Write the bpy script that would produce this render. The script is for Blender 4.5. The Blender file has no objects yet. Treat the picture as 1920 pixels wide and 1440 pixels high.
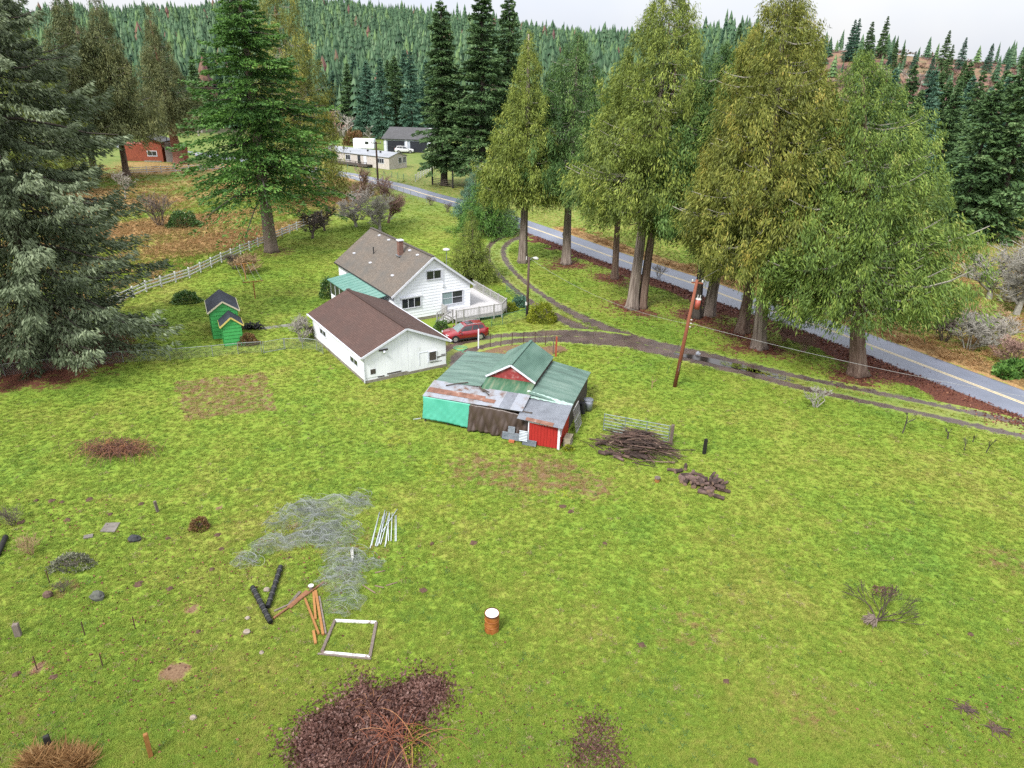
import bpy, math, random
import numpy as np
from mathutils import Vector, Matrix

# ---------------------------------------------------------------- camera, sky, sun, exposure
sc = bpy.context.scene
FPX, CAM_H = 1331.0, 24.0                      # focal length in photo pixels (1920 wide), height of the drone
PITCH, ROLL = math.atan(590 / 1331.0), math.radians(1.5)
FW = np.array([0, math.cos(PITCH), -math.sin(PITCH)])
_U0 = np.array([0, math.sin(PITCH), math.cos(PITCH)]); _R0 = np.array([1.0, 0, 0])
RT = math.cos(ROLL) * _R0 + math.sin(ROLL) * _U0
UP = -math.sin(ROLL) * _R0 + math.cos(ROLL) * _U0
CAM = np.array([0, 0, CAM_H])
cd = bpy.data.cameras.new('camera'); cam = bpy.data.objects.new('camera', cd)
sc.collection.objects.link(cam)
cd.sensor_width = 36; cd.lens = 36 * FPX / 1920; cd.clip_start = 0.5; cd.clip_end = 6000
cam.matrix_world = Matrix(((RT[0], UP[0], -FW[0], 0), (RT[1], UP[1], -FW[1], 0), (RT[2], UP[2], -FW[2], CAM_H), (0, 0, 0, 1)))
sc.camera = cam

SUN_EL, SUN_AZ = math.radians(48), math.radians(215)       # azimuth clockwise from +Y
w = bpy.data.worlds.new('World'); sc.world = w; w.use_nodes = True
nt = w.node_tree; nt.nodes.clear()
o_ = nt.nodes.new('ShaderNodeOutputWorld'); mx = nt.nodes.new('ShaderNodeMixShader')
b1 = nt.nodes.new('ShaderNodeBackground'); b2 = nt.nodes.new('ShaderNodeBackground')
sk = nt.nodes.new('ShaderNodeTexSky'); sk.sky_type = 'NISHITA'; sk.sun_disc = False
sk.sun_elevation = SUN_EL; sk.sun_rotation = SUN_AZ; sk.air_density = 1.2; sk.dust_density = 3.0
tc = nt.nodes.new('ShaderNodeTexCoord'); nz = nt.nodes.new('ShaderNodeTexNoise'); nz.inputs['Scale'].default_value = 2.2; nz.inputs['Detail'].default_value = 5
rp = nt.nodes.new('ShaderNodeValToRGB')
rp.color_ramp.elements[0].position = .35; rp.color_ramp.elements[0].color = (.80, .85, .97, 1)
rp.color_ramp.elements[1].position = .6; rp.color_ramp.elements[1].color = (1.0, .99, .985, 1)
nt.links.new(tc.outputs['Generated'], nz.inputs['Vector']); nt.links.new(nz.outputs['Fac'], rp.inputs['Fac'])
# overcast sky: brighter overhead than at the horizon (1 + 2 sin h) / 3
sx_ = nt.nodes.new('ShaderNodeSeparateXYZ'); nt.links.new(tc.outputs['Generated'], sx_.inputs[0])
mz = nt.nodes.new('ShaderNodeMath'); mz.operation = 'MULTIPLY_ADD'; mz.use_clamp = True; nt.links.new(sx_.outputs['Z'], mz.inputs[0]); mz.inputs[1].default_value = 2 / 3; mz.inputs[2].default_value = 1 / 3
mm = nt.nodes.new('ShaderNodeMath'); mm.operation = 'MAXIMUM'; nt.links.new(mz.outputs[0], mm.inputs[0]); mm.inputs[1].default_value = 1 / 3
ml = nt.nodes.new('ShaderNodeMath'); ml.operation = 'MULTIPLY'; nt.links.new(mm.outputs[0], ml.inputs[0]); ml.inputs[1].default_value = .98; nt.links.new(ml.outputs[0], b2.inputs['Strength'])
nt.links.new(sk.outputs[0], b1.inputs['Color']); b1.inputs['Strength'].default_value = .08
nt.links.new(rp.outputs[0], b2.inputs['Color'])
mx.inputs[0].default_value = .9
nt.links.new(b1.outputs[0], mx.inputs[1]); nt.links.new(b2.outputs[0], mx.inputs[2]); nt.links.new(mx.outputs[0], o_.inputs[0])
sl = bpy.data.lights.new('sun', 'SUN'); sl.energy = 1.9; sl.angle = math.radians(12); sl.color = (1, .965, .91)
sun = bpy.data.objects.new('sun', sl); sc.collection.objects.link(sun)
sd = Vector((math.sin(SUN_AZ) * math.cos(SUN_EL), math.cos(SUN_AZ) * math.cos(SUN_EL), math.sin(SUN_EL)))
sun.rotation_euler = sd.to_track_quat('Z', 'Y').to_euler()
vs = sc.view_settings; vs.view_transform = 'Standard'; vs.look = 'None'; vs.gamma = 1; vs.exposure = 1.5; vs.use_curve_mapping = False
cy = sc.cycles; cy.max_bounces = 5; cy.diffuse_bounces = 3; cy.glossy_bounces = 2; cy.transmission_bounces = 3; cy.transparent_max_bounces = 6
cy.use_denoising = False; cy.denoiser = 'OPENIMAGEDENOISE'; cy.denoising_input_passes = 'RGB_ALBEDO_NORMAL'; cy.denoising_prefilter = 'ACCURATE'; cy.caustics_reflective = False; cy.caustics_refractive = False; cy.volume_bounces = 1; cy.use_adaptive_sampling = True; cy.adaptive_threshold = .015

rng = np.random.default_rng(7); random.seed(11)
COL = sc.collection

def at(px, py, z=0.0):
    "place on the level ground (or at height z) that the photo shows at this pixel"
    d = FW + RT * (px - 960) / FPX + UP * (720 - py) / FPX
    p = CAM + d * ((z - CAM_H) / d[2])
    return Vector((p[0], p[1], z))

def ray(px, py):
    d = FW + RT * (px - 960) / FPX + UP * (720 - py) / FPX
    return d / d[1]

# ---------------------------------------------------------------- mesh helpers
class MB:
    def __init__(s): s.v = []; s.f = []
    def add(s, vs, fs):
        n = len(s.v); s.v += [tuple(map(float, p)) for p in vs]; s.f += [tuple(i + n for i in f) for f in fs]; return s
    def box(s, c, d, rz=0.0):
        x, y, z = (k / 2 for k in d); cs, sn = math.cos(rz), math.sin(rz)
        P = [(sx * x, sy * y, sz * z) for sz in (-1, 1) for sx, sy in ((-1, -1), (1, -1), (1, 1), (-1, 1))]
        P = [(c[0] + p[0] * cs - p[1] * sn, c[1] + p[0] * sn + p[1] * cs, c[2] + p[2]) for p in P]
        return s.add(P, [(3, 2, 1, 0), (4, 5, 6, 7), (0, 1, 5, 4), (1, 2, 6, 5), (2, 3, 7, 6), (3, 0, 4, 7)])
    def bx(s, x0, x1, y0, y1, z0, z1):
        return s.box(((x0 + x1) / 2, (y0 + y1) / 2, (z0 + z1) / 2), (abs(x1 - x0), abs(y1 - y0), abs(z1 - z0)))
    def beam(s, p, q, wd, h, up=(0, 0, 1)):
        p, q = Vector(p), Vector(q); d = (q - p).normalized(); u = Vector(up)
        if abs(d.dot(u)) > .98: u = Vector((0, 1, 0))
        r = d.cross(u).normalized() * (wd / 2); u = r.cross(d).normalized() * (h / 2)
        P = [p - r - u, p + r - u, p + r + u, p - r + u, q - r - u, q + r - u, q + r + u, q - r + u]
        return s.add(P, [(0, 1, 2, 3), (7, 6, 5, 4), (0, 4, 5, 1), (1, 5, 6, 2), (2, 6, 7, 3), (3, 7, 4, 0)])
    def tube(s, pts, rad, n=6, cap=True, jit=0.0, fl=0.0):
        pts = [Vector(p) for p in pts]; m = len(pts)
        if not hasattr(rad, '__len__'): rad = [rad] * m
        P = []; ref = None
        for i, p in enumerate(pts):
            d = (pts[min(i + 1, m - 1)] - pts[max(i - 1, 0)]).normalized()
            if ref is None: ref = Vector((1, 0, 0)) if abs(d.x) < .9 else Vector((0, 1, 0))
            a = (ref - d * ref.dot(d)).normalized(); b = d.cross(a); ref = a
            for k in range(n):
                t = 2 * math.pi * k / n; r = rad[i] * (1 + random.uniform(-jit, jit)) * (1 + fl * math.cos(t * 5 + .5))
                P.append(p + a * (r * math.cos(t)) + b * (r * math.sin(t)))
        fs = [(i * n + k, i * n + (k + 1) % n, (i + 1) * n + (k + 1) % n, (i + 1) * n + k) for i in range(m - 1) for k in range(n)]
        if cap: fs += [tuple(range(n - 1, -1, -1)), tuple((m - 1) * n + k for k in range(n))]
        return s.add(P, fs)
    def slab(s, pts, th):
        pts = [Vector(p) for p in pts]; nrm = (pts[1] - pts[0]).cross(pts[2] - pts[0]).normalized() * th; n = len(pts)
        P = pts + [p - nrm for p in pts]
        return s.add(P, [tuple(range(n)), tuple(range(2 * n - 1, n - 1, -1))] + [(i, n + i, n + (i + 1) % n, (i + 1) % n) for i in range(n)])
    def mesh(s, name):
        me = bpy.data.meshes.new(name); me.from_pydata(s.v, [], s.f); me.update(); return me
    def build(s, name, mat, parent=None, smooth=False, loc=None, rz=0.0):
        return put(name, s.mesh(name), mat, parent, smooth, loc, rz)

def put(name, me, mat=None, parent=None, smooth=False, loc=None, rz=0.0):
    o = bpy.data.objects.new(name, me); COL.objects.link(o)
    if mat is not None and not me.materials: me.materials.append(mat)
    if parent is not None: o.parent = parent
    if loc is not None: o.location = loc
    if rz: o.rotation_euler.z = rz
    if smooth: me.polygons.foreach_set('use_smooth', [True] * len(me.polygons))
    return o

def tag(o, label=None, cat=None, group=None, kind=None):
    if label: o['label'] = label
    if cat: o['category'] = cat
    if group: o['group'] = group
    if kind: o['kind'] = kind
    return o

def thing(name, label, cat, loc=(0, 0, 0), rz=0.0, group=None):
    o = bpy.data.objects.new(name, None); COL.objects.link(o); o.empty_display_size = .3
    o.location = loc; o.rotation_euler.z = rz
    return tag(o, label, cat, group)

def npmesh(name, V, Fq, mat=None, var=None, smooth=False, attr=None):
    "mesh from numpy arrays: V (n,3), Fq (m,k)"
    me = bpy.data.meshes.new(name); V = np.asarray(V, np.float32).reshape(-1, 3); Fq = np.asarray(Fq, np.int32); k = Fq.shape[1]
    me.vertices.add(len(V)); me.vertices.foreach_set('co', V.ravel())
    me.loops.add(Fq.size); me.loops.foreach_set('vertex_index', Fq.ravel())
    me.polygons.add(len(Fq)); me.polygons.foreach_set('loop_start', np.arange(0, Fq.size, k, dtype=np.int32))
    try: me.polygons.foreach_set('loop_total', np.full(len(Fq), k, np.int32))
    except Exception: pass
    if var is not None:
        a = me.attributes.new('var', 'FLOAT', 'FACE'); a.data.foreach_set('value', np.asarray(var, np.float32))
    if attr:
        for an, av in attr.items():
            av = np.asarray(av, np.float32)
            if av.ndim == 1: a = me.attributes.new(an, 'FLOAT', 'POINT'); a.data.foreach_set('value', av)
            else: a = me.attributes.new(an, 'FLOAT_COLOR', 'POINT'); a.data.foreach_set('color', av.ravel())
    me.update(calc_edges=True); me.validate()
    if smooth: me.polygons.foreach_set('use_smooth', [True] * len(me.polygons))
    if mat: me.materials.append(mat)
    return me

def copy_tree(o, parent=None):
    c = o.copy(); COL.objects.link(c); c.parent = parent
    for ch in list(o.children): copy_tree(ch, c)
    return c

# ---------------------------------------------------------------- materials
def _m(name):
    m = bpy.data.materials.new(name); m.use_nodes = True
    N = m.node_tree.nodes; return m, N, m.node_tree.links, N['Principled BSDF']

def ramp(N, L, fac, cols, pos=None):
    r = N.new('ShaderNodeValToRGB'); e = r.color_ramp.elements
    while len(e) < len(cols): e.new(.5)
    for i, c in enumerate(cols):
        e[i].position = pos[i] if pos else .3 + .4 * i / max(1, len(cols) - 1); e[i].color = (*c, 1)
    if fac is not None: L.new(fac, r.inputs['Fac'])
    return r

def noise(N, L, vec, scale, detail=4, rough=.55):
    n = N.new('ShaderNodeTexNoise'); n.inputs['Scale'].default_value = scale; n.inputs['Detail'].default_value = detail; n.inputs['Roughness'].default_value = rough
    if vec is not None: L.new(vec, n.inputs['Vector'])
    return n.outputs['Fac']

def surf(name, cols, scale=3.0, rough=.7, bump=0.0, bscale=None, metal=0.0, stretch=(1, 1, 1), spec=.4, pos=None, detail=5, wave=None, coat=0.0, rnd=0.0, k=.75):
    "noise-coloured principled surface in object space"
    m, N, L, P = _m(name)
    t = N.new('ShaderNodeTexCoord'); mp = N.new('ShaderNodeMapping'); mp.inputs['Scale'].default_value = stretch
    L.new(t.outputs['Object'], mp.inputs['Vector']); v = mp.outputs[0]
    f = noise(N, L, v, scale, detail)
    if rnd:
        oi = N.new('ShaderNodeObjectInfo'); ma = N.new('ShaderNodeMath'); ma.operation = 'MULTIPLY_ADD'
        L.new(oi.outputs['Random'], ma.inputs[0]); ma.inputs[1].default_value = rnd; ma.inputs[2].default_value = -rnd / 2
        ad = N.new('ShaderNodeMath'); ad.operation = 'ADD'; L.new(f, ad.inputs[0]); L.new(ma.outputs[0], ad.inputs[1]); f = ad.outputs[0]
    if len(cols) == 1: cols = [tuple(c * .88 for c in cols[0]), tuple(min(1, c * 1.1) for c in cols[0])]
    cols = [tuple(q * k for q in c) for c in cols]
    L.new(ramp(N, L, f, cols, pos).outputs[0], P.inputs['Base Color'])
    P.inputs['Roughness'].default_value = rough; P.inputs['Metallic'].default_value = metal; P.inputs['Specular IOR Level'].default_value = spec
    if coat: P.inputs['Coat Weight'].default_value = coat; P.inputs['Coat Roughness'].default_value = .05
    h = None
    if wave:
        wv = N.new('ShaderNodeTexWave'); wv.wave_type = 'BANDS'; wv.bands_direction = wave[0]; wv.inputs['Scale'].default_value = wave[1]; wv.inputs['Distortion'].default_value = 0
        L.new(t.outputs['Object'], wv.inputs['Vector']); h = wv.outputs['Fac']; bump = wave[2]
    elif bump: h = noise(N, L, v, bscale or scale * 4, 4)
    if h is not None:
        b = N.new('ShaderNodeBump'); b.inputs['Strength'].default_value = bump; b.inputs['Distance'].default_value = .02 if not wave else .03
        L.new(h, b.inputs['Height']); L.new(b.outputs[0], P.inputs['Normal'])
    return m

def foliage(name, cols, pos=None, trans=.22, rough=.6, spec=.25, k=1.0, rv=.16):
    "leaf colour from the per-spray attribute; thin leaves pass a little light"
    m, N, L, P = _m(name)
    a = N.new('ShaderNodeAttribute'); a.attribute_name = 'var'
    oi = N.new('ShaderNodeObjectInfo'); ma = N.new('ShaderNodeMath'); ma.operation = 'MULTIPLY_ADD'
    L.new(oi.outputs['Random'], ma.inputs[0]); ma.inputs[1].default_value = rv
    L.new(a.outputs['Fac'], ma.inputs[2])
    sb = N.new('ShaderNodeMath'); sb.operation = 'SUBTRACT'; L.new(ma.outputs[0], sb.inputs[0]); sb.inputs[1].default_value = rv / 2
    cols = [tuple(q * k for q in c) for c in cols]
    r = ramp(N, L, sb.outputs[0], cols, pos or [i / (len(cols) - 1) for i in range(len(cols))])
    L.new(r.outputs[0], P.inputs['Base Color']); P.inputs['Roughness'].default_value = rough; P.inputs['Specular IOR Level'].default_value = spec
    tr = N.new('ShaderNodeBsdfTranslucent'); L.new(r.outputs[0], tr.inputs['Color'])
    mxs = N.new('ShaderNodeMixShader'); mxs.inputs[0].default_value = trans
    L.new(P.outputs[0], mxs.inputs[1]); L.new(tr.outputs[0], mxs.inputs[2]); L.new(mxs.outputs[0], N['Material Output'].inputs[0])
    return m

def shingle(name, c1, c2, c3, sx=3.0, sy=7.0, k=.6):
    "asphalt shingle courses on a roof slab whose UV runs in metres"
    c1, c2, c3 = (tuple(q * k for q in c) for c in (c1, c2, c3))
    m, N, L, P = _m(name)
    uv = N.new('ShaderNodeUVMap'); br = N.new('ShaderNodeTexBrick')
    br.inputs['Scale'].default_value = 1; br.inputs['Brick Width'].default_value = 1 / sx; br.inputs['Row Height'].default_value = 1 / sy
    br.inputs['Mortar Size'].default_value = .012; br.inputs['Color1'].default_value = (*c1, 1); br.inputs['Color2'].default_value = (*c2, 1); br.inputs['Mortar'].default_value = (*[k * .55 for k in c1], 1)
    L.new(uv.outputs[0], br.inputs['Vector'])
    f = noise(N, L, uv.outputs[0], .5, 6, .65); f2 = noise(N, L, uv.outputs[0], 14, 3)
    mxn = N.new('ShaderNodeMix'); mxn.data_type = 'RGBA'; L.new(ramp(N, L, f, [(0, 0, 0), (1, 1, 1)], [.42, .72]).outputs[0], mxn.inputs[0])
    L.new(br.outputs['Color'], mxn.inputs[6]); mxn.inputs[7].default_value = (*c3, 1)
    m2 = N.new('ShaderNodeMix'); m2.data_type = 'RGBA'; m2.blend_type = 'MULTIPLY'; m2.inputs[0].default_value = .6
    L.new(mxn.outputs[2], m2.inputs[6]); L.new(ramp(N, L, f2, [(.65, .65, .65), (1.2, 1.2, 1.2)], [.3, .7]).outputs[0], m2.inputs[7])
    L.new(m2.outputs[2], P.inputs['Base Color']); P.inputs['Roughness'].default_value = .85; P.inputs['Specular IOR Level'].default_value = .25
    b = N.new('ShaderNodeBump'); b.inputs['Strength'].default_value = .5; b.inputs['Distance'].default_value = .02; L.new(br.outputs['Fac'], b.inputs['Height']); b.invert = True
    L.new(b.outputs[0], P.inputs['Normal'])
    return m

def uv_slab(name, p0, p1, p2, p3, th, mat, parent):
    "roof slab: p0->p1 along the eave, p3/p2 at the top; UV in metres on the upper face"
    mb = MB().slab([p0, p1, p2, p3], th); o = mb.build(name, mat, parent); me = o.data
    P0, P1, P3 = Vector(p0), Vector(p1), Vector(p3); ux = (P1 - P0).normalized(); uy = (P3 - P0); uy = (uy - ux * uy.dot(ux)).normalized()
    uvl = me.uv_layers.new(name='UVMap')
    for lp in me.loops:
        d = me.vertices[lp.vertex_index].co - P0; uvl.data[lp.index].uv = (d.dot(ux) + 20, d.dot(uy) + 20)
    return o

# --- grass colour shared by the lawn sheet, the drive's verges and the tufts
gg = bpy.data.node_groups.new('grass_colour', 'ShaderNodeTree')
gg.interface.new_socket('Color', in_out='OUTPUT', socket_type='NodeSocketColor')
gg.interface.new_socket('Dry', in_out='OUTPUT', socket_type='NodeSocketFloat')
def _gg():
    N, L = gg.nodes, gg.links
    go = N.new('NodeGroupOutput'); ge = N.new('ShaderNodeNewGeometry'); v = ge.outputs['Position']
    n1 = noise(N, L, v, .11, 4, .6); n2 = noise(N, L, v, .55, 5, .65); n3 = noise(N, L, v, 3.2, 5, .7)
    a = N.new('ShaderNodeMath'); a.operation = 'MULTIPLY_ADD'; L.new(n1, a.inputs[0]); a.inputs[1].default_value = .45
    b = N.new('ShaderNodeMath'); b.operation = 'MULTIPLY_ADD'; L.new(n2, b.inputs[0]); b.inputs[1].default_value = .25
    c = N.new('ShaderNodeMath'); c.operation = 'MULTIPLY'; L.new(n3, c.inputs[0]); c.inputs[1].default_value = .27
    L.new(c.outputs[0], b.inputs[2]); L.new(b.outputs[0], a.inputs[2])
    r = ramp(N, L, a.outputs[0], [(.08, .155, .024), (.122, .208, .027), (.165, .234, .03), (.212, .234, .044), (.255, .222, .092)], [.26, .385, .475, .575, .69])
    L.new(r.outputs[0], go.inputs['Color']); L.new(n3, go.inputs['Dry'])
_gg()
# ---------------------------------------------------------------- the lie of the land
def _ridge():
    # photo skyline (pixel x, pixel y of bare ground at the ridge) and how far off the ridge runs
    T = [(-500, 60, 850), (0, 62, 850), (250, 42, 850), (450, 34, 850), (600, 30, 850), (720, 38, 850), (850, 58, 850), (1000, 82, 820), (1180, 98, 740),
         (1330, 92, 620), (1450, 88, 540), (1600, 92, 500), (1700, 102, 480), (1760, 116, 470), (1900, 126, 460), (2500, 130, 460)]
    az, zz, yy = [], [], []
    for px, py, Y in T:
        d = ray(px, py); az.append(d[0]); zz.append(CAM_H + d[2] * Y); yy.append(Y)
    return np.array(az), np.array(zz), np.array(yy)
RAZ, RZ, RY = _ridge()
def height(x, y):
    x = np.asarray(x, float); y = np.asarray(y, float)
    a = np.clip(x / np.maximum(y, 60), -1.6, 1.6)
    zr = np.interp(a, RAZ, RZ); yr = np.interp(a, RAZ, RY); yb = np.interp(a, [-.8, .15, .45, .8], [285, 270, 215, 205])
    t = np.clip((y - yb) / (yr - yb), 0, 1.6); s = np.where(t < 1, t ** 1.35, 1 - .35 * np.clip(t - 1, 0, 1))
    lump = 2.2 * np.sin(x / 41 + 1.3) * np.sin(y / 57) + 1.1 * np.sin(x / 17 + y / 23)
    return s * zr + np.clip((y - yb) / 120, 0, 1) * lump

def spline(P, step=1.0):
    P = [Vector((p[0], p[1], 0)) for p in P]; P = [P[0] * 2 - P[1]] + P + [P[-1] * 2 - P[-2]]; out = []
    for i in range(1, len(P) - 2):
        n = max(2, int((P[i + 1] - P[i]).length / step))
        for k in range(n):
            t = k / n; a, b, c, d = P[i - 1], P[i], P[i + 1], P[i + 2]
            out.append(.5 * ((2 * b) + (c - a) * t + (2 * a - 5 * b + 4 * c - d) * t * t + (3 * b - 3 * c + d - a) * t ** 3))
    out.append(P[-2]); return np.array([(p.x, p.y) for p in out])

def seg_dist(x, y, line):
    "signed distance to a polyline (positive on its left)"
    best = np.full(x.shape, 1e9); sg = np.ones(x.shape)
    for (ax, ay), (bx_, by_) in zip(line[:-1], line[1:]):
        dx, dy = bx_ - ax, by_ - ay; l2 = dx * dx + dy * dy
        t = np.clip(((x - ax) * dx + (y - ay) * dy) / l2, 0, 1); qx, qy = ax + t * dx, ay + t * dy
        d = np.hypot(x - qx, y - qy); m = d < best; best = np.where(m, d, best)
        sg = np.where(m, np.sign(dx * (y - ay) - dy * (x - ax)), sg)
    return best * sg

ROAD_PX = [(1920, 757), (1639, 650), (1524, 608), (1390, 565), (1300, 532), (1163, 487), (1083, 458), (1007, 431), (941, 408), (862, 382), (796, 364), (749, 350), (679, 334), (646, 327)]
_rp = [at(*p) for p in ROAD_PX]; _e = _rp[0] + (_rp[0] - _rp[1]).normalized() * 60
_rp = [_e] + _rp + [Vector((-62, 190, 0)), Vector((-100, 214, 0)), Vector((-170, 245, 0))]
ROAD = spline(_rp, 2.0); ROAD_C = ROAD[::4]
DRIVE_PX = [(1990, 822), (1800, 780), (1650, 748), (1520, 721), (1400, 692), (1300, 667), (1200, 644), (1120, 618), (1055, 588), (1005, 558), (962, 524), (934, 492), (930, 466), (948, 449), (985, 437)]
DRIVE = spline([at(*p) for p in DRIVE_PX], 1.0)
SPUR_PX = [(1180, 640), (1120, 634), (1060, 630), (1000, 632), (940, 636), (880, 648), (845, 662), (838, 690)]
SPUR = spline([at(*p) for p in SPUR_PX], 1.0)
FENCE_PX = [(570, 426), (500, 456), (416, 492), (356, 521), (275, 547), (140, 610), (0, 680)]
FENCE = np.array([(at(*p).x, at(*p).y) for p in FENCE_PX])
FENCE = np.vstack([[FENCE[0] + (FENCE[0] - FENCE[1]) * 3], FENCE, [FENCE[-1] + (FENCE[-1] - FENCE[-2]) * 3]])

CEDARS = [(980, 492), (1062, 495), (1152, 523), (1185, 578), (1306, 596), (1328, 591), (1390, 623), (1422, 652), (1607, 702)]
CEDAR_XY = [at(*p) for p in CEDARS]
SPRUCE_XY = at(84, 668); FIR_XY = at(510, 472)

def in_poly(x, y, poly):
    c = np.zeros(x.shape, bool); n = len(poly)
    for i in range(n):
        x1, y1 = poly[i][0], poly[i][1]; x2, y2 = poly[(i + 1) % n][0], poly[(i + 1) % n][1]
        c ^= ((y1 > y) != (y2 > y)) & (x < (x2 - x1) * (y - y1) / (y2 - y1 + 1e-9) + x1)
    return c
def zones(x, y):
    "what grows or lies where: rough dry grass, leaf litter, cut-over hill, bare soil, wood floor, far fields"
    rd = seg_dist(x, y, ROAD_C)          # positive = yard side? decided below
    yard = np.sign(seg_dist(np.array([0.0]), np.array([60.0]), ROAD_C))[0]; rd = rd * yard
    fd = seg_dist(x, y, FENCE); ys = np.sign(seg_dist(np.array([-20.0]), np.array([60.0]), FENCE))[0]; fd = fd * ys
    wob = .9 * np.sin(x * 1.3 + y * .7) + .7 * np.sin(x * .45 - y * 1.1) + .5 * np.sin(2.9 * x + 1.7 * y)
    dry = np.zeros(x.shape); lit = np.zeros(x.shape); red = np.zeros(x.shape); dirt = np.zeros(x.shape)
    dry = np.maximum(dry, ((fd < -.3) & (rd > 2) & (y < 190)) * (.51 + .2 * (np.sin(x * .11 + 1) * np.sin(y * .13) + .6 * np.sin(.27 * x - .2 * y + 2))))                            # rough paddock
    dry = np.maximum(dry, (np.abs(fd) < .8) * .4)
    dry = np.maximum(dry, np.clip(1.1 - np.abs(rd + 4.6) / 3.6, 0, 1) * (rd < -2.4) * .85 * (y < 120))      # verge across the road
    dry = np.maximum(dry, ((rd < -2.4) & (x > 30) & (y < 130)) * .5)
    dry = np.maximum(dry, ((rd < -2.4) & (y < 200)) * .42)
    lit = np.maximum(lit, ((rd > 2.2) & (rd < 5.3 + .6 * wob) & (y < 126)) * .97)                # leaves along the kerbless road edge
    for c in CEDAR_XY[1:]:
        d = np.hypot(x - c.x, y - c.y); lit = np.maximum(lit, np.clip(.8 - d / 9 + .08 * wob, 0, .62))
    for c, r in ((SPRUCE_XY, 10), (FIR_XY, 4)):
        d = np.hypot(x - c.x, y - c.y); lit = np.maximum(lit, np.clip(1.25 - d / r + .05 * wob, 0, .66 if r > 5 else .5))
    b0, b1, b2, b3 = at(322, 716), at(500, 697), at(520, 770), at(345, 790)
    dirt = np.maximum(dirt, in_poly(x, y, [b0, b1, b2, b3]) * .53)                               # old garden bed
    for px, py, rx, k in ((1010, 890, 9, .55), (900, 880, 7, .51), (1100, 910, 6, .52), (700, 1020, 4, .44), (1300, 1180, 6, .42), (1500, 1330, 5, .42), (560, 985, 3.5, .42), (640, 1010, 2.2, .35), (1880, 1050, 5, .46), (60, 1000, 5, .38), (120, 1090, 2, .4), (60, 790, 5, .38), (1640, 980, 4, .38), (1760, 900, 4, .36)):
        c = at(px, py); d = np.hypot(x - c.x, (y - c.y) * 1.2); dirt = np.maximum(dirt, np.clip(k * 1.25 * (1 - d / rx) + .012 * wob, 0, k))
    for px, py, rx, k in ((332, 1258, .95, .9), (362, 1142, .6, .8), (70, 1253, .55, .85), (1040, 655, 1.6, .8), (885, 668, 1.2, .6), (410, 950, .5, .8), (620, 690, .4, .7), (950, 660, 3.2, .62), (1000, 660, 2.6, .7), (125, 1105, 1.0, .5), (45, 1370, 1.2, .4)):
        c = at(px, py); d = np.hypot(x - c.x, y - c.y); dirt = np.maximum(dirt, np.clip(1.6 * (1 - d / rx) + .12 * wob, 0, k))
    a = x / np.maximum(y, 60)
    red = np.clip((y - 215) / 30, 0, 1) * np.clip((a - .22) / .12, 0, 1)
    wood = np.clip((y - 262) / 14, 0, 1) * np.clip(1 - (a - .2) / .16, 0, 1)
    far = np.clip((y - 100) / 50, 0, 1) * (1 - wood)
    return rd, dry, lit, red, dirt, wood, far
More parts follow.
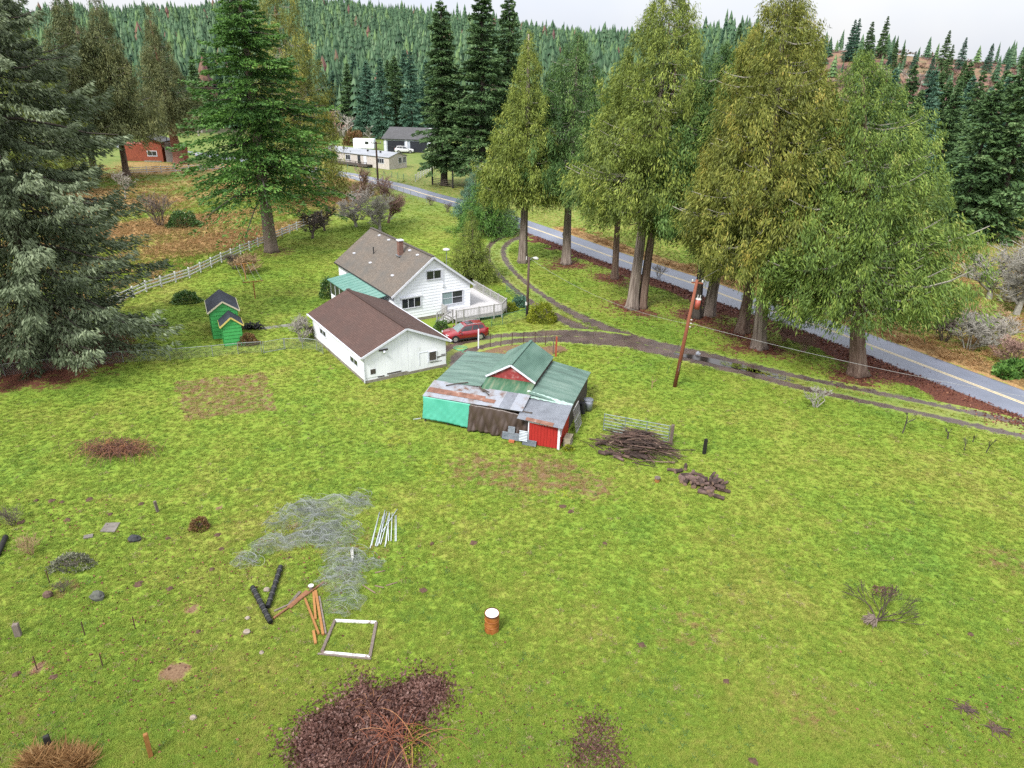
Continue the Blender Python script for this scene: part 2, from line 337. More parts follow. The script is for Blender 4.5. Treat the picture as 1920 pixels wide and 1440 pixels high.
def lawn_sheet():
    X = np.concatenate([-np.geomspace(1600, 75, 26), np.arange(-70, 60.1, .5), np.geomspace(64, 1400, 26)])
    Y = np.concatenate([np.arange(-40, 14, 6), np.arange(14, 118, .5), np.arange(118, 300, 2.5), np.arange(300, 1000, 11), np.geomspace(1010, 4000, 14)])
    gx, gy = np.meshgrid(X, Y); x, y = gx.ravel(), gy.ravel(); z = height(x, y)
    n, m = len(X), len(Y); i = np.arange(n * m).reshape(m, n)
    Fq = np.stack([i[:-1, :-1], i[:-1, 1:], i[1:, 1:], i[1:, :-1]], -1).reshape(-1, 4)
    rd, dry, lit, red, dirt, wood, far = zones(x, y)
    zone = np.stack([dry, lit, red, np.maximum(wood, 0)], -1)
    me = npmesh('ground', np.stack([x, y, z], -1), Fq, attr=dict(zone=zone, dirt=dirt, far=far), smooth=True)
    m, N, L, P = _m('ground_cover')
    g = N.new('ShaderNodeGroup'); g.node_tree = gg
    ge = N.new('ShaderNodeNewGeometry'); v = ge.outputs['Position']
    za = N.new('ShaderNodeAttribute'); za.attribute_name = 'zone'; sp = N.new('ShaderNodeSeparateColor'); L.new(za.outputs['Color'], sp.inputs[0])
    da = N.new('ShaderNodeAttribute'); da.attribute_name = 'dirt'
    fa = N.new('ShaderNodeAttribute'); fa.attribute_name = 'far'
    nA = noise(N, L, v, .35, 6, .7); nB = noise(N, L, v, 1.6, 6, .7); nC = noise(N, L, v, 7, 4, .7)
    def mask(sock, nz_, w0=.62):
        "patchy threshold: the higher the weight the more of the ground is covered"
        s = N.new('ShaderNodeMath'); s.operation = 'ADD'; L.new(sock, s.inputs[0]); L.new(nz_, s.inputs[1])
        r = N.new('ShaderNodeMapRange'); r.interpolation_type = 'SMOOTHSTEP'; r.inputs[1].default_value = 1 - .10; r.inputs[2].default_value = 1 + .12; L.new(s.outputs[0], r.inputs[0])
        return r.outputs[0]
    def mix(fac, a_, b_):
        k = N.new('ShaderNodeMix'); k.data_type = 'RGBA'; L.new(fac, k.inputs[0]); L.new(a_, k.inputs[6]); L.new(b_, k.inputs[7]); return k.outputs[2]
    c = g.outputs['Color']
    fr = ramp(N, L, nA, [(.085, .13, .03), (.125, .165, .04), (.165, .165, .06)], [.35, .52, .7])
    c = mix(fa.outputs['Fac'], c, fr.outputs[0])
    dr = ramp(N, L, nC, [(.17, .095, .035), (.30, .18, .075), (.38, .27, .135)], [.32, .5, .68])
    c = mix(mask(sp.outputs[0], nB), c, dr.outputs[0])
    so = ramp(N, L, nC, [(.09, .05, .03), (.16, .10, .06), (.22, .15, .09)], [.3, .5, .7])
    c = mix(mask(da.outputs['Fac'], nB), c, so.outputs[0])
    li = ramp(N, L, nC, [(.045, .018, .014), (.10, .036, .024), (.17, .075, .04)], [.32, .5, .68])
    c = mix(mask(sp.outputs[1], nB), c, li.outputs[0])
    nR = noise(N, L, v, .045, 6, .7)
    rd_ = ramp(N, L, nR, [(.07, .04, .04), (.125, .068, .058), (.2, .13, .08), (.095, .1, .05)], [.36, .47, .57, .68])
    c = mix(sp.outputs[2], c, rd_.outputs[0])
    wd_ = ramp(N, L, nA, [(.035, .045, .022), (.07, .06, .04)], [.4, .6])
    c = mix(za.outputs['Alpha'], c, wd_.outputs[0])
    L.new(c, P.inputs['Base Color']); P.inputs['Roughness'].default_value = .9; P.inputs['Specular IOR Level'].default_value = .15
    bm = N.new('ShaderNodeBump'); bm.inputs['Strength'].default_value = .7; bm.inputs['Distance'].default_value = .08
    nh = noise(N, L, v, 9, 5, .75); L.new(nh, bm.inputs['Height']); L.new(bm.outputs[0], P.inputs['Normal'])
    o = put('ground', me, m); tag(o, 'mown lawn and rough grass running out to the hills', kind='structure')
    return rd
GROUND_RD = lawn_sheet()

def ribbon(name, line, half, z, mat, label, cols=9, attr_fn=None, taper=None):
    line = np.asarray(line); t = np.gradient(line, axis=0); t /= np.linalg.norm(t, axis=1)[:, None]; nrm = np.stack([-t[:, 1], t[:, 0]], -1)
    u = np.linspace(-1, 1, cols); hw = half if hasattr(half, '__len__') else np.full(len(line), half)
    P = line[:, None, :] + nrm[:, None, :] * (u[None, :, None] * np.asarray(hw)[:, None, None])
    n = len(line); V = np.concatenate([P, np.full((n, cols, 1), z)], -1).reshape(-1, 3)
    i = np.arange(n * cols).reshape(n, cols); Fq = np.stack([i[:-1, :-1], i[:-1, 1:], i[1:, 1:], i[1:, :-1]], -1).reshape(-1, 4)
    attr = dict(u=np.tile(u, n), w=np.repeat(hw, cols))
    if attr_fn is not None: attr['trk'] = np.repeat(attr_fn(line), cols)
    me = npmesh(name, V, Fq[:, ::-1] if False else Fq, mat, attr=attr)
    o = put(name, me, mat); tag(o, label, kind='structure'); return o

def asphalt():
    m, N, L, P = _m('asphalt'); ge = N.new('ShaderNodeNewGeometry'); v = ge.outputs['Position']
    f = noise(N, L, v, .25, 6, .6); f2 = noise(N, L, v, 40, 3)
    r = ramp(N, L, f, [(.11, .125, .165), (.155, .17, .22)], [.35, .65])
    k = N.new('ShaderNodeMix'); k.data_type = 'RGBA'; k.blend_type = 'MULTIPLY'; k.inputs[0].default_value = .5; L.new(r.outputs[0], k.inputs[6]); L.new(ramp(N, L, f2, [(.7, .7, .7), (1.2, 1.2, 1.2)], [.3, .7]).outputs[0], k.inputs[7])
    ua = N.new('ShaderNodeAttribute'); ua.attribute_name = 'u'; ab = N.new('ShaderNodeMath'); ab.operation = 'ABSOLUTE'; L.new(ua.outputs['Fac'], ab.inputs[0])
    ad = N.new('ShaderNodeMath'); ad.operation = 'MULTIPLY_ADD'; L.new(noise(N, L, v, 1.2, 6, .7), ad.inputs[0]); ad.inputs[1].default_value = .22; L.new(ab.outputs[0], ad.inputs[2])
    mr = N.new('ShaderNodeMapRange'); mr.inputs[1].default_value = 1.02; mr.inputs[2].default_value = 1.12; L.new(ad.outputs[0], mr.inputs[0])
    k2 = N.new('ShaderNodeMix'); k2.data_type = 'RGBA'; L.new(mr.outputs[0], k2.inputs[0]); L.new(k.outputs[2], k2.inputs[6]); k2.inputs[7].default_value = (.09, .055, .04, 1)
    L.new(k2.outputs[2], P.inputs['Base Color']); P.inputs['Roughness'].default_value = .42; P.inputs['Specular IOR Level'].default_value = .5
    b = N.new('ShaderNodeBump'); b.inputs['Strength'].default_value = .25; b.inputs['Distance'].default_value = .01; L.new(f2, b.inputs['Height']); L.new(b.outputs[0], P.inputs['Normal'])
    return m
ROAD_OBJ = ribbon('road', ROAD, 2.85, .012, asphalt(), 'wet grey two-lane country road')
ymat = surf('road_paint', [(.66, .52, .26), (.8, .68, .42)], 6, .6)
for off in (-.13, .13):
    t = np.gradient(ROAD, axis=0); t /= np.linalg.norm(t, axis=1)[:, None]; nr = np.stack([-t[:, 1], t[:, 0]], -1)
    o = ribbon('centre_line', ROAD + nr * off, .075, .018, ymat, None, cols=2); o.parent = ROAD_OBJ
    if 'kind' in o: del o['kind']

def gravel_mat():
    m, N, L, P = _m('gravel_drive'); ge = N.new('ShaderNodeNewGeometry'); v = ge.outputs['Position']
    n1 = noise(N, L, v, .5, 6, .65); n2 = noise(N, L, v, 12, 5, .75); n3 = noise(N, L, v, 1.5, 6, .7)
    gr = ramp(N, L, n2, [(.04, .027, .022), (.085, .06, .048), (.15, .12, .105)], [.32, .5, .68])
    wet = ramp(N, L, n1, [(.55, .5, .5), (1.1, 1.05, 1.05)], [.38, .6])
    k = N.new('ShaderNodeMix'); k.data_type = 'RGBA'; k.blend_type = 'MULTIPLY'; k.inputs[0].default_value = 1; L.new(gr.outputs[0], k.inputs[6]); L.new(wet.outputs[0], k.inputs[7])
    g = N.new('ShaderNodeGroup'); g.node_tree = gg
    ua = N.new('ShaderNodeAttribute'); ua.attribute_name = 'u'; ta = N.new('ShaderNodeAttribute'); ta.attribute_name = 'trk'
    ab = N.new('ShaderNodeMath'); ab.operation = 'ABSOLUTE'; L.new(ua.outputs['Fac'], ab.inputs[0])
    def M2(op, a, b, c=None):
        q = N.new('ShaderNodeMath'); q.operation = op
        for i_, s_ in enumerate((a, b, c)):
            if s_ is None: continue
            if isinstance(s_, (int, float)): q.inputs[i_].default_value = s_
            else: L.new(s_, q.inputs[i_])
        return q.outputs[0]
    nn = M2('MULTIPLY_ADD', n3, 1.1, -.55)
    edge = M2('ADD', ab.outputs[0], nn)                       # > .82 grass
    me_ = N.new('ShaderNodeMapRange'); me_.inputs[1].default_value = .74; me_.inputs[2].default_value = .86; L.new(edge, me_.inputs[0])
    mid = M2('SUBTRACT', M2('MULTIPLY', ta.outputs['Fac'], .42), M2('ADD', ab.outputs[0], M2('MULTIPLY', nn, .55)))
    mm = N.new('ShaderNodeMapRange'); mm.inputs[1].default_value = -.02; mm.inputs[2].default_value = .08; L.new(mid, mm.inputs[0])
    fac = M2('MAXIMUM', me_.outputs[0], M2('MULTIPLY', mm.outputs[0], .85))
    k2 = N.new('ShaderNodeMix'); k2.data_type = 'RGBA'; L.new(fac, k2.inputs[0]); L.new(k.outputs[2], k2.inputs[6]); L.new(g.outputs['Color'], k2.inputs[7])
    L.new(k2.outputs[2], P.inputs['Base Color'])
    rr = N.new('ShaderNodeMapRange'); rr.inputs[3].default_value = .4; rr.inputs[4].default_value = .9; L.new(fac, rr.inputs[0]); L.new(rr.outputs[0], P.inputs['Roughness'])
    b = N.new('ShaderNodeBump'); b.inputs['Strength'].default_value = .6; b.inputs['Distance'].default_value = .04; L.new(n2, b.inputs['Height']); L.new(b.outputs[0], P.inputs['Normal'])
    return m
GRAV = gravel_mat()
def par(ctrl, line):
    "control-point index along the line, for widths that change along the way"
    c = np.array([(at(*p).x, at(*p).y) for p in ctrl]); i = [int(np.argmin(np.hypot(*(line - q).T))) for q in c]
    return np.interp(np.arange(len(line)), i, np.arange(len(ctrl)))
_p = par(DRIVE_PX, DRIVE); _i = np.arange(len(DRIVE_PX))
half = np.interp(_p, _i, [2.4, 2.2, 2.1, 2.1, 2.1, 2.2, 2.2, 2.5, 2.2, 2.0, 1.9, 1.9, 1.9, 2.1, 2.3])
ribbon('driveway', DRIVE, half, .006, GRAV, 'two-track gravel drive curving from the road past the yard', cols=13, attr_fn=lambda l: np.interp(_p, _i, [.9, 1, 1, .9, .35, .1, 0, 0, .5, 1, 1.1, 1.1, 1, .8, .3]))
_q = par(SPUR_PX, SPUR); _j = np.arange(len(SPUR_PX))
ribbon('driveway', SPUR, np.interp(_q, _j, [2.0, 2.4, 2.3, 1.9, 1.8, 1.9, 2.0, 1.8]), .010, GRAV, 'gravel parking spur running to the white garage', cols=11, attr_fn=lambda l: np.interp(_q, _j, [0, 0, 0, .2, .6, .8, .5, .2]))
# puddle on the wet stretch
pm, pN, pL, pP = _m('puddle_water'); pP.inputs['Base Color'].default_value = (.02, .016, .014, 1); pP.inputs['Roughness'].default_value = .12; pP.inputs['Specular IOR Level'].default_value = .5
def blob_disc(name, c, rx, ry, z, mat, seed=0, n=36, rz=0):
    r = random.Random(seed); ph = [r.uniform(0, 6.28) for _ in range(4)]; P = [(0, 0, 0)]
    for k in range(n):
        t = 2 * math.pi * k / n; q = 1 + .16 * math.sin(2 * t + ph[0]) + .12 * math.sin(3 * t + ph[1]) + .08 * math.sin(5 * t + ph[2]) + .05 * math.sin(9 * t + ph[3]); P.append((rx * q * math.cos(t), ry * q * math.sin(t), 0))
    mb = MB().add(P, [(0, 1 + k, 1 + (k + 1) % n) for k in range(n)]); return mb.build(name, mat, None, loc=(c.x, c.y, z), rz=rz)
pd = at(1352, 681); tag(blob_disc('puddle', pd, 3.6, .8, .016, pm, 3, rz=math.radians(-32)), 'dark muddy puddle lying in the drive ruts', kind='structure')
pd = at(1440, 702); tag(blob_disc('puddle', pd, 2.4, .5, .016, pm, 5, rz=math.radians(-30)), 'thin puddle further along the drive ruts', kind='structure')
# concrete garden path
cm = surf('path_concrete', [(.16, .155, .15), (.26, .25, .24)], 3, .8, .3, 20)
a_, b_ = at(488, 616), at(566, 607); tag(MB().beam((a_.x, a_.y, .004), (b_.x, b_.y, .004), .8, .02).build('path', cm), 'narrow grey concrete path between burn pile and garage', kind='structure')

# ---------------------------------------------------------------- instancing for uncountable cover
def scatter(name, pts, protos, rots, scales, label, tint=None, wts=None):
    "one object of cover: points that carry prototype meshes"
    me = bpy.data.meshes.new(name); me.vertices.add(len(pts)); me.vertices.foreach_set('co', np.asarray(pts, np.float32).ravel())
    a = me.attributes.new('rot', 'FLOAT_VECTOR', 'POINT'); a.data.foreach_set('vector', np.asarray(rots, np.float32).ravel())
    a = me.attributes.new('scl', 'FLOAT_VECTOR', 'POINT'); a.data.foreach_set('vector', np.asarray(scales, np.float32).ravel())
    a = me.attributes.new('idx', 'INT', 'POINT'); a.data.foreach_set('value', rng.choice(len(protos), len(pts), p=wts).astype(np.int32))
    if tint is not None: a = me.attributes.new('tint', 'FLOAT', 'POINT'); a.data.foreach_set('value', np.asarray(tint, np.float32))
    o = bpy.data.objects.new(name, me); COL.objects.link(o)
    ng = bpy.data.node_groups.new(name + '_nodes', 'GeometryNodeTree'); ng.is_modifier = True
    ng.interface.new_socket('Geometry', in_out='INPUT', socket_type='NodeSocketGeometry'); ng.interface.new_socket('Geometry', in_out='OUTPUT', socket_type='NodeSocketGeometry')
    N, L = ng.nodes, ng.links; gi = N.new('NodeGroupInput'); go = N.new('NodeGroupOutput'); ip = N.new('GeometryNodeInstanceOnPoints'); ji = N.new('GeometryNodeGeometryToInstance')
    for pme in protos[::-1]:
        po = bpy.data.objects.new(pme.name, pme); oi = N.new('GeometryNodeObjectInfo'); oi.inputs[0].default_value = po; L.new(oi.outputs['Geometry'], ji.inputs[0])
    L.new(gi.outputs[0], ip.inputs['Points']); L.new(ji.outputs[0], ip.inputs['Instance']); ip.inputs['Pick Instance'].default_value = True
    for an, dt, sk_ in (('rot', 'FLOAT_VECTOR', 'Rotation'), ('scl', 'FLOAT_VECTOR', 'Scale'), ('idx', 'INT', 'Instance Index')):
        na = N.new('GeometryNodeInputNamedAttribute'); na.data_type = dt; na.inputs['Name'].default_value = an; L.new(na.outputs['Attribute'], ip.inputs[sk_])
    L.new(ip.outputs[0], go.inputs[0])
    md = o.modifiers.new('cover', 'NODES'); md.node_group = ng
    return tag(o, label, None, None, 'stuff')

def grass_tuft(seed, nb=13, h=.10, spread=.13):
    r = np.random.default_rng(seed); V = []; Fq = []
    for i in range(nb):
        a = r.uniform(0, 6.28); b = r.uniform(0, spread); bx_, by_ = b * math.cos(a), b * math.sin(a); l = h * r.uniform(.6, 1.3); a2 = r.uniform(0, 6.28); ln = l * r.uniform(.3, 1.1); wd = r.uniform(.010, .02); a3 = a2 + 1.57
        V += [(bx_ - wd * math.cos(a3), by_ - wd * math.sin(a3), 0), (bx_ + wd * math.cos(a3), by_ + wd * math.sin(a3), 0), (bx_ + ln * math.cos(a2), by_ + ln * math.sin(a2), l)]; Fq.append((3 * i, 3 * i + 1, 3 * i + 2))
    return npmesh('grass_tuft', V, Fq, GRASS_M)
def grass_mat():
    m, N, L, P = _m('grass_blades'); g = N.new('ShaderNodeGroup'); g.node_tree = gg
    oi = N.new('ShaderNodeObjectInfo'); r = ramp(N, L, oi.outputs['Random'], [(.7, .74, .6), (1.0, 1.0, .95), (1.2, 1.14, 1.2), (1.35, 1.12, 1.5)], [0, .45, .85, 1])
    k = N.new('ShaderNodeMix'); k.data_type = 'RGBA'; k.blend_type = 'MULTIPLY'; k.inputs[0].default_value = 1; L.new(g.outputs['Color'], k.inputs[6]); L.new(r.outputs[0], k.inputs[7])
    ta = N.new('ShaderNodeAttribute'); ta.attribute_type = 'INSTANCER'; ta.attribute_name = 'tint'; ge = N.new('ShaderNodeNewGeometry')
    sm = N.new('ShaderNodeMath'); sm.operation = 'ADD'; L.new(ta.outputs['Fac'], sm.inputs[0]); L.new(noise(N, L, ge.outputs['Position'], 1.6, 6, .7), sm.inputs[1])
    mr = N.new('ShaderNodeMapRange'); mr.interpolation_type = 'SMOOTHSTEP'; mr.inputs[1].default_value = .88; mr.inputs[2].default_value = 1.15; L.new(sm.outputs[0], mr.inputs[0])
    kt = N.new('ShaderNodeMix'); kt.data_type = 'RGBA'; L.new(mr.outputs[0], kt.inputs[0]); L.new(k.outputs[2], kt.inputs[6]); kt.inputs[7].default_value = (.25, .165, .07, 1); k = kt
    L.new(k.outputs[2], P.inputs['Base Color']); P.inputs['Roughness'].default_value = .7; P.inputs['Specular IOR Level'].default_value = .2
    tr = N.new('ShaderNodeBsdfTranslucent'); L.new(k.outputs[2], tr.inputs['Color']); mxs = N.new('ShaderNodeMixShader'); mxs.inputs[0].default_value = .3
    L.new(P.outputs[0], mxs.inputs[1]); L.new(tr.outputs[0], mxs.inputs[2]); L.new(mxs.outputs[0], N['Material Output'].inputs[0]); return m
GRASS_M = grass_mat()
# ---------------------------------------------------------------- foliage
BARK = surf('bark_redbrown', [(.06, .035, .026), (.13, .085, .065), (.2, .15, .12)], 1.1, .9, .9, 3, stretch=(6, 6, .35), k=1.0)
BARK_PALE = surf('bark_pale', [(.06, .042, .034), (.17, .135, .115), (.30, .255, .22)], 1.1, .9, .9, 3, stretch=(6, 6, .35), k=1.0)
BARK_RED = surf('bark_red', [(.13, .05, .035), (.22, .10, .07), (.3, .16, .12)], 2.2, .9, .8, 6, stretch=(6, 6, .7), k=1.0)
BARK_DARK = surf('bark_dark', [(.03, .026, .022), (.075, .06, .05)], 3, .9, .8, 8, stretch=(5, 5, .8), k=1.0)
BARK_FIR = surf('bark_fir', [(.10, .075, .06), (.19, .15, .125)], 3, .9, .9, 7, stretch=(4, 4, 1), k=1.0)
TWIG_GREY = surf('twig_grey', [(.22, .2, .175), (.36, .335, .295)], 8, .9, k=1.0)
TWIG_RED = surf('twig_red', [(.15, .085, .07), (.26, .17, .135)], 8, .9, k=1.0)
TWIG_DARK = surf('twig_dark', [(.07, .053, .044), (.14, .115, .097)], 8, .9, k=1.0)
TWIG_LICHEN = surf('twig_lichen', [(.17, .16, .14), (.31, .30, .26)], 8, .9, k=1.0)
TWIG_TAN = surf('twig_tan', [(.20, .13, .07), (.34, .23, .13)], 8, .9, k=1.0)
CEDAR_OLIVE = foliage('cedar_olive', [(.034, .05, .012), (.076, .1, .018), (.122, .15, .027), (.18, .18, .042)], [0, .45, .8, 1], trans=.12, k=1.85)
CEDAR_GREEN = foliage('cedar_green', [(.03, .056, .014), (.068, .108, .02), (.12, .165, .03), (.18, .185, .05)], [0, .45, .8, 1], trans=.12, k=1.5)
CEDAR_DARK = foliage('cedar_dark_green', [(.02, .045, .014), (.045, .088, .022), (.08, .135, .032), (.12, .16, .05)], [0, .45, .8, 1], trans=.12, k=1.5)
CEDAR_RUST = foliage('cedar_rust', [(.038, .046, .012), (.08, .094, .018), (.13, .135, .025), (.19, .15, .034)], [0, .4, .75, 1], trans=.12, k=1.65)
CEDAR_DULL = foliage('cedar_dull', [(.035, .045, .018), (.068, .08, .03), (.115, .12, .045)], [0, .5, 1], trans=.12, k=1.5)
SPRUCE_M = foliage('spruce_needles', [(.028, .038, .02), (.062, .08, .044), (.115, .138, .085), (.19, .215, .15)], [0, .42, .78, 1], trans=.12, k=1.9)
FIR_M = foliage('fir_needles', [(.018, .048, .012), (.042, .095, .018), (.075, .15, .026), (.12, .2, .05)], [0, .45, .8, 1], trans=.15, k=1.6)
FIR_DARK = foliage('fir_dark', [(.020, .040, .016), (.042, .078, .028), (.078, .122, .048), (.14, .18, .09)], [0, .5, .85, 1], trans=.12, k=1.9)
FIR_BLUE = foliage('fir_blue', [(.022, .052, .034), (.045, .095, .062), (.08, .15, .10), (.13, .2, .14)], [0, .45, .8, 1], trans=.15, k=1.6)
FOREST_M = foliage('forest_needles', [(.018, .044, .022), (.037, .08, .038), (.066, .12, .06), (.105, .16, .085)], [0, .45, .8, 1], trans=.12, k=1.25, rv=.55)
RHODO = foliage('rhododendron_leaves', [(.02, .05, .014), (.045, .09, .022), (.09, .15, .04)], trans=.1, rough=.4, spec=.5, k=1.6)
YELLOWGREEN = foliage('yellow_green_leaves', [(.08, .11, .01), (.17, .2, .016), (.3, .31, .03)], trans=.25, k=1.2)
LEAFBROWN = foliage('bronze_leaves', [(.046, .021, .017), (.092, .044, .034), (.155, .084, .068), (.24, .145, .12)], [0, .4, .75, 1], trans=.1, rough=.5, k=1.0)
DEADGRASS = foliage('dead_grass', [(.17, .085, .035), (.32, .185, .075), (.44, .3, .15)], trans=.3, k=1.0)
GREYLEAF = foliage('grey_green_leaves', [(.05, .05, .035), (.12, .125, .085), (.27, .28, .2)], trans=.1, k=1.0)
REDTWIGLEAF = foliage('rust_twigs', [(.09, .045, .02), (.16, .09, .04), (.12, .12, .03)], trans=.2, k=1.1)

CUTBRUSH = foliage('cutover_brush', [(.05, .03, .036), (.11, .05, .055), (.16, .09, .06), (.10, .10, .045), (.05, .08, .04)], [0, .3, .55, .8, 1], trans=.1)

def sprays(r, B, D, Ln, Wd, fold=.12):
    "lozenge-shaped flat sprays rooted at B, pointing along D"
    n = len(B); D = D / np.linalg.norm(D, axis=1)[:, None]; rv = r.normal(size=(n, 3)); S = np.cross(D, rv); S /= np.linalg.norm(S, axis=1)[:, None] + 1e-9; Nn = np.cross(S, D)
    m = B + D * (Ln * .42)[:, None]; off = S * (Wd / 2)[:, None]; dn = Nn * (Wd * fold)[:, None]
    V = np.stack([B, m + off - dn, B + D * Ln[:, None], m - off - dn], 1).reshape(-1, 3)
    return V, np.arange(4 * n, dtype=np.int32).reshape(n, 4)

STY = dict(   # rise, droop, upturned tip, spray length, width, hang, side spread
    cedar=dict(rise=.22, droop=.62, tip=.20, sl=.62, sw=.30, hang=.75, side=.30, under=.25),
    spruce=dict(rise=.18, droop=.50, tip=.26, sl=.60, sw=.17, hang=1.1, side=.16, under=.85),
    fir=dict(rise=.20, droop=.42, tip=.10, sl=.55, sw=.24, hang=.45, side=.30, under=.30))
def crown(name, mat, seed, H, R, z0, nb, ns, style='cedar', shape=.8, belly=.25, lump=.22, size=1.0, top=1):
    r = np.random.default_rng(seed); S = STY[style]
    t = np.sort(r.beta(1.0, 1.12, nb)); z = z0 + t * (H - z0); az = np.arange(nb) * 2.39996 + r.normal(0, .35, nb)
    ph = r.uniform(0, 6.28, 6)
    prof = np.minimum(1, (1 - belly) + t * belly / .22) * (1 - t) ** shape + .02
    lp = 1 + lump * (.5 * np.sin(az * 2 + ph[0] + t * 7) + .5 * np.sin(az * 3 + ph[1] - t * 17) + .4 * np.sin(t * 40 + ph[2] + az))
    Lb = R * prof * lp * r.uniform(.72, 1.08, nb) + .15
    bv = r.normal(.42, .14, nb); RI = (S['rise'] + r.normal(0, .13, nb))[:, None]; DR = (S['droop'] * r.uniform(.65, 1.35, nb))[:, None]; z = z + r.normal(0, .3, nb)
    u = r.beta(1.7, .95, (nb, ns)); side = r.uniform(-1, 1, (nb, ns))
    LB = Lb[:, None]; A = az[:, None] + side * 0
    rad = LB * u; zz = z[:, None] + LB * (RI * u - DR * u ** 2 * (.6 + .4 * (1 - t[:, None])) + S['tip'] * u ** 5)
    lat = side * S['side'] * LB * (1 - u * .75) * (.4 + u) + r.normal(0, .06, (nb, ns)) * size
    ca, sa = np.cos(az)[:, None], np.sin(az)[:, None]
    drop = -np.abs(r.normal(0, 1, (nb, ns))) * S['under'] * (.35 + .25 * LB / max(R, 1)) * size
    B = np.stack([ca * rad - sa * lat, sa * rad + ca * lat, zz + drop - np.abs(lat) * .25], -1)
    D = np.stack([ca * (.55 + u) - sa * np.sign(side) * .7, sa * (.55 + u) + ca * np.sign(side) * .7, -S['hang'] * (1 - .35 * u) + 0 * u], -1) + r.normal(0, .33, (nb, ns, 3))
    Ln = S['sl'] * size * r.uniform(.6, 1.35, (nb, ns)) * np.clip(.45 + LB / R, .5, 1); Wd = S['sw'] * size * r.uniform(.6, 1.4, (nb, ns)) * np.clip(.5 + LB / R, .55, 1)
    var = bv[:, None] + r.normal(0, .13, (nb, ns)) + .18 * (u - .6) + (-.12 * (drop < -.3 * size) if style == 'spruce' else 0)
    V, Fq = sprays(r, B.reshape(-1, 3), D.reshape(-1, 3), Ln.ravel(), Wd.ravel())
    # leader sprays at the tip
    k = 60 * top; tt = r.uniform(0, 1, k); q = r.uniform(0, 6.28, k); Bt = np.stack([.05 * np.cos(q), .05 * np.sin(q), H * (.955 + .055 * tt)], -1)
    Dt = np.stack([np.cos(q), np.sin(q), r.uniform(-.1, .9, k)], -1); V2, F2 = sprays(r, Bt, Dt, (.85 * (1.1 - tt)) * .6 * size + .1, np.full(k, .13 * size))
    V = np.vstack([V, V2]); F2 = F2 + len(Fq) * 4; Fq = np.vstack([Fq, F2]); var = np.concatenate([var.ravel(), np.full(k, .45)])
    me = npmesh(name, V, Fq, mat, np.clip(var, 0, 1))
    limb = MB(); pick = r.choice(nb, min(nb, 90), replace=False)
    for i in pick:
        pts = []; 
        for uu in np.linspace(0, .92, 5):
            pts.append((math.cos(az[i]) * Lb[i] * uu, math.sin(az[i]) * Lb[i] * uu, z[i] + Lb[i] * (RI[i, 0] * uu - DR[i, 0] * uu ** 2 * (.6 + .4 * (1 - t[i])) + S['tip'] * uu ** 5) + .04))
        r0 = .03 + .012 * Lb[i]; limb.tube(pts, [r0, r0 * .8, r0 * .6, r0 * .42, r0 * .2], 4, cap=False)
    return me, limb.mesh('limbs')

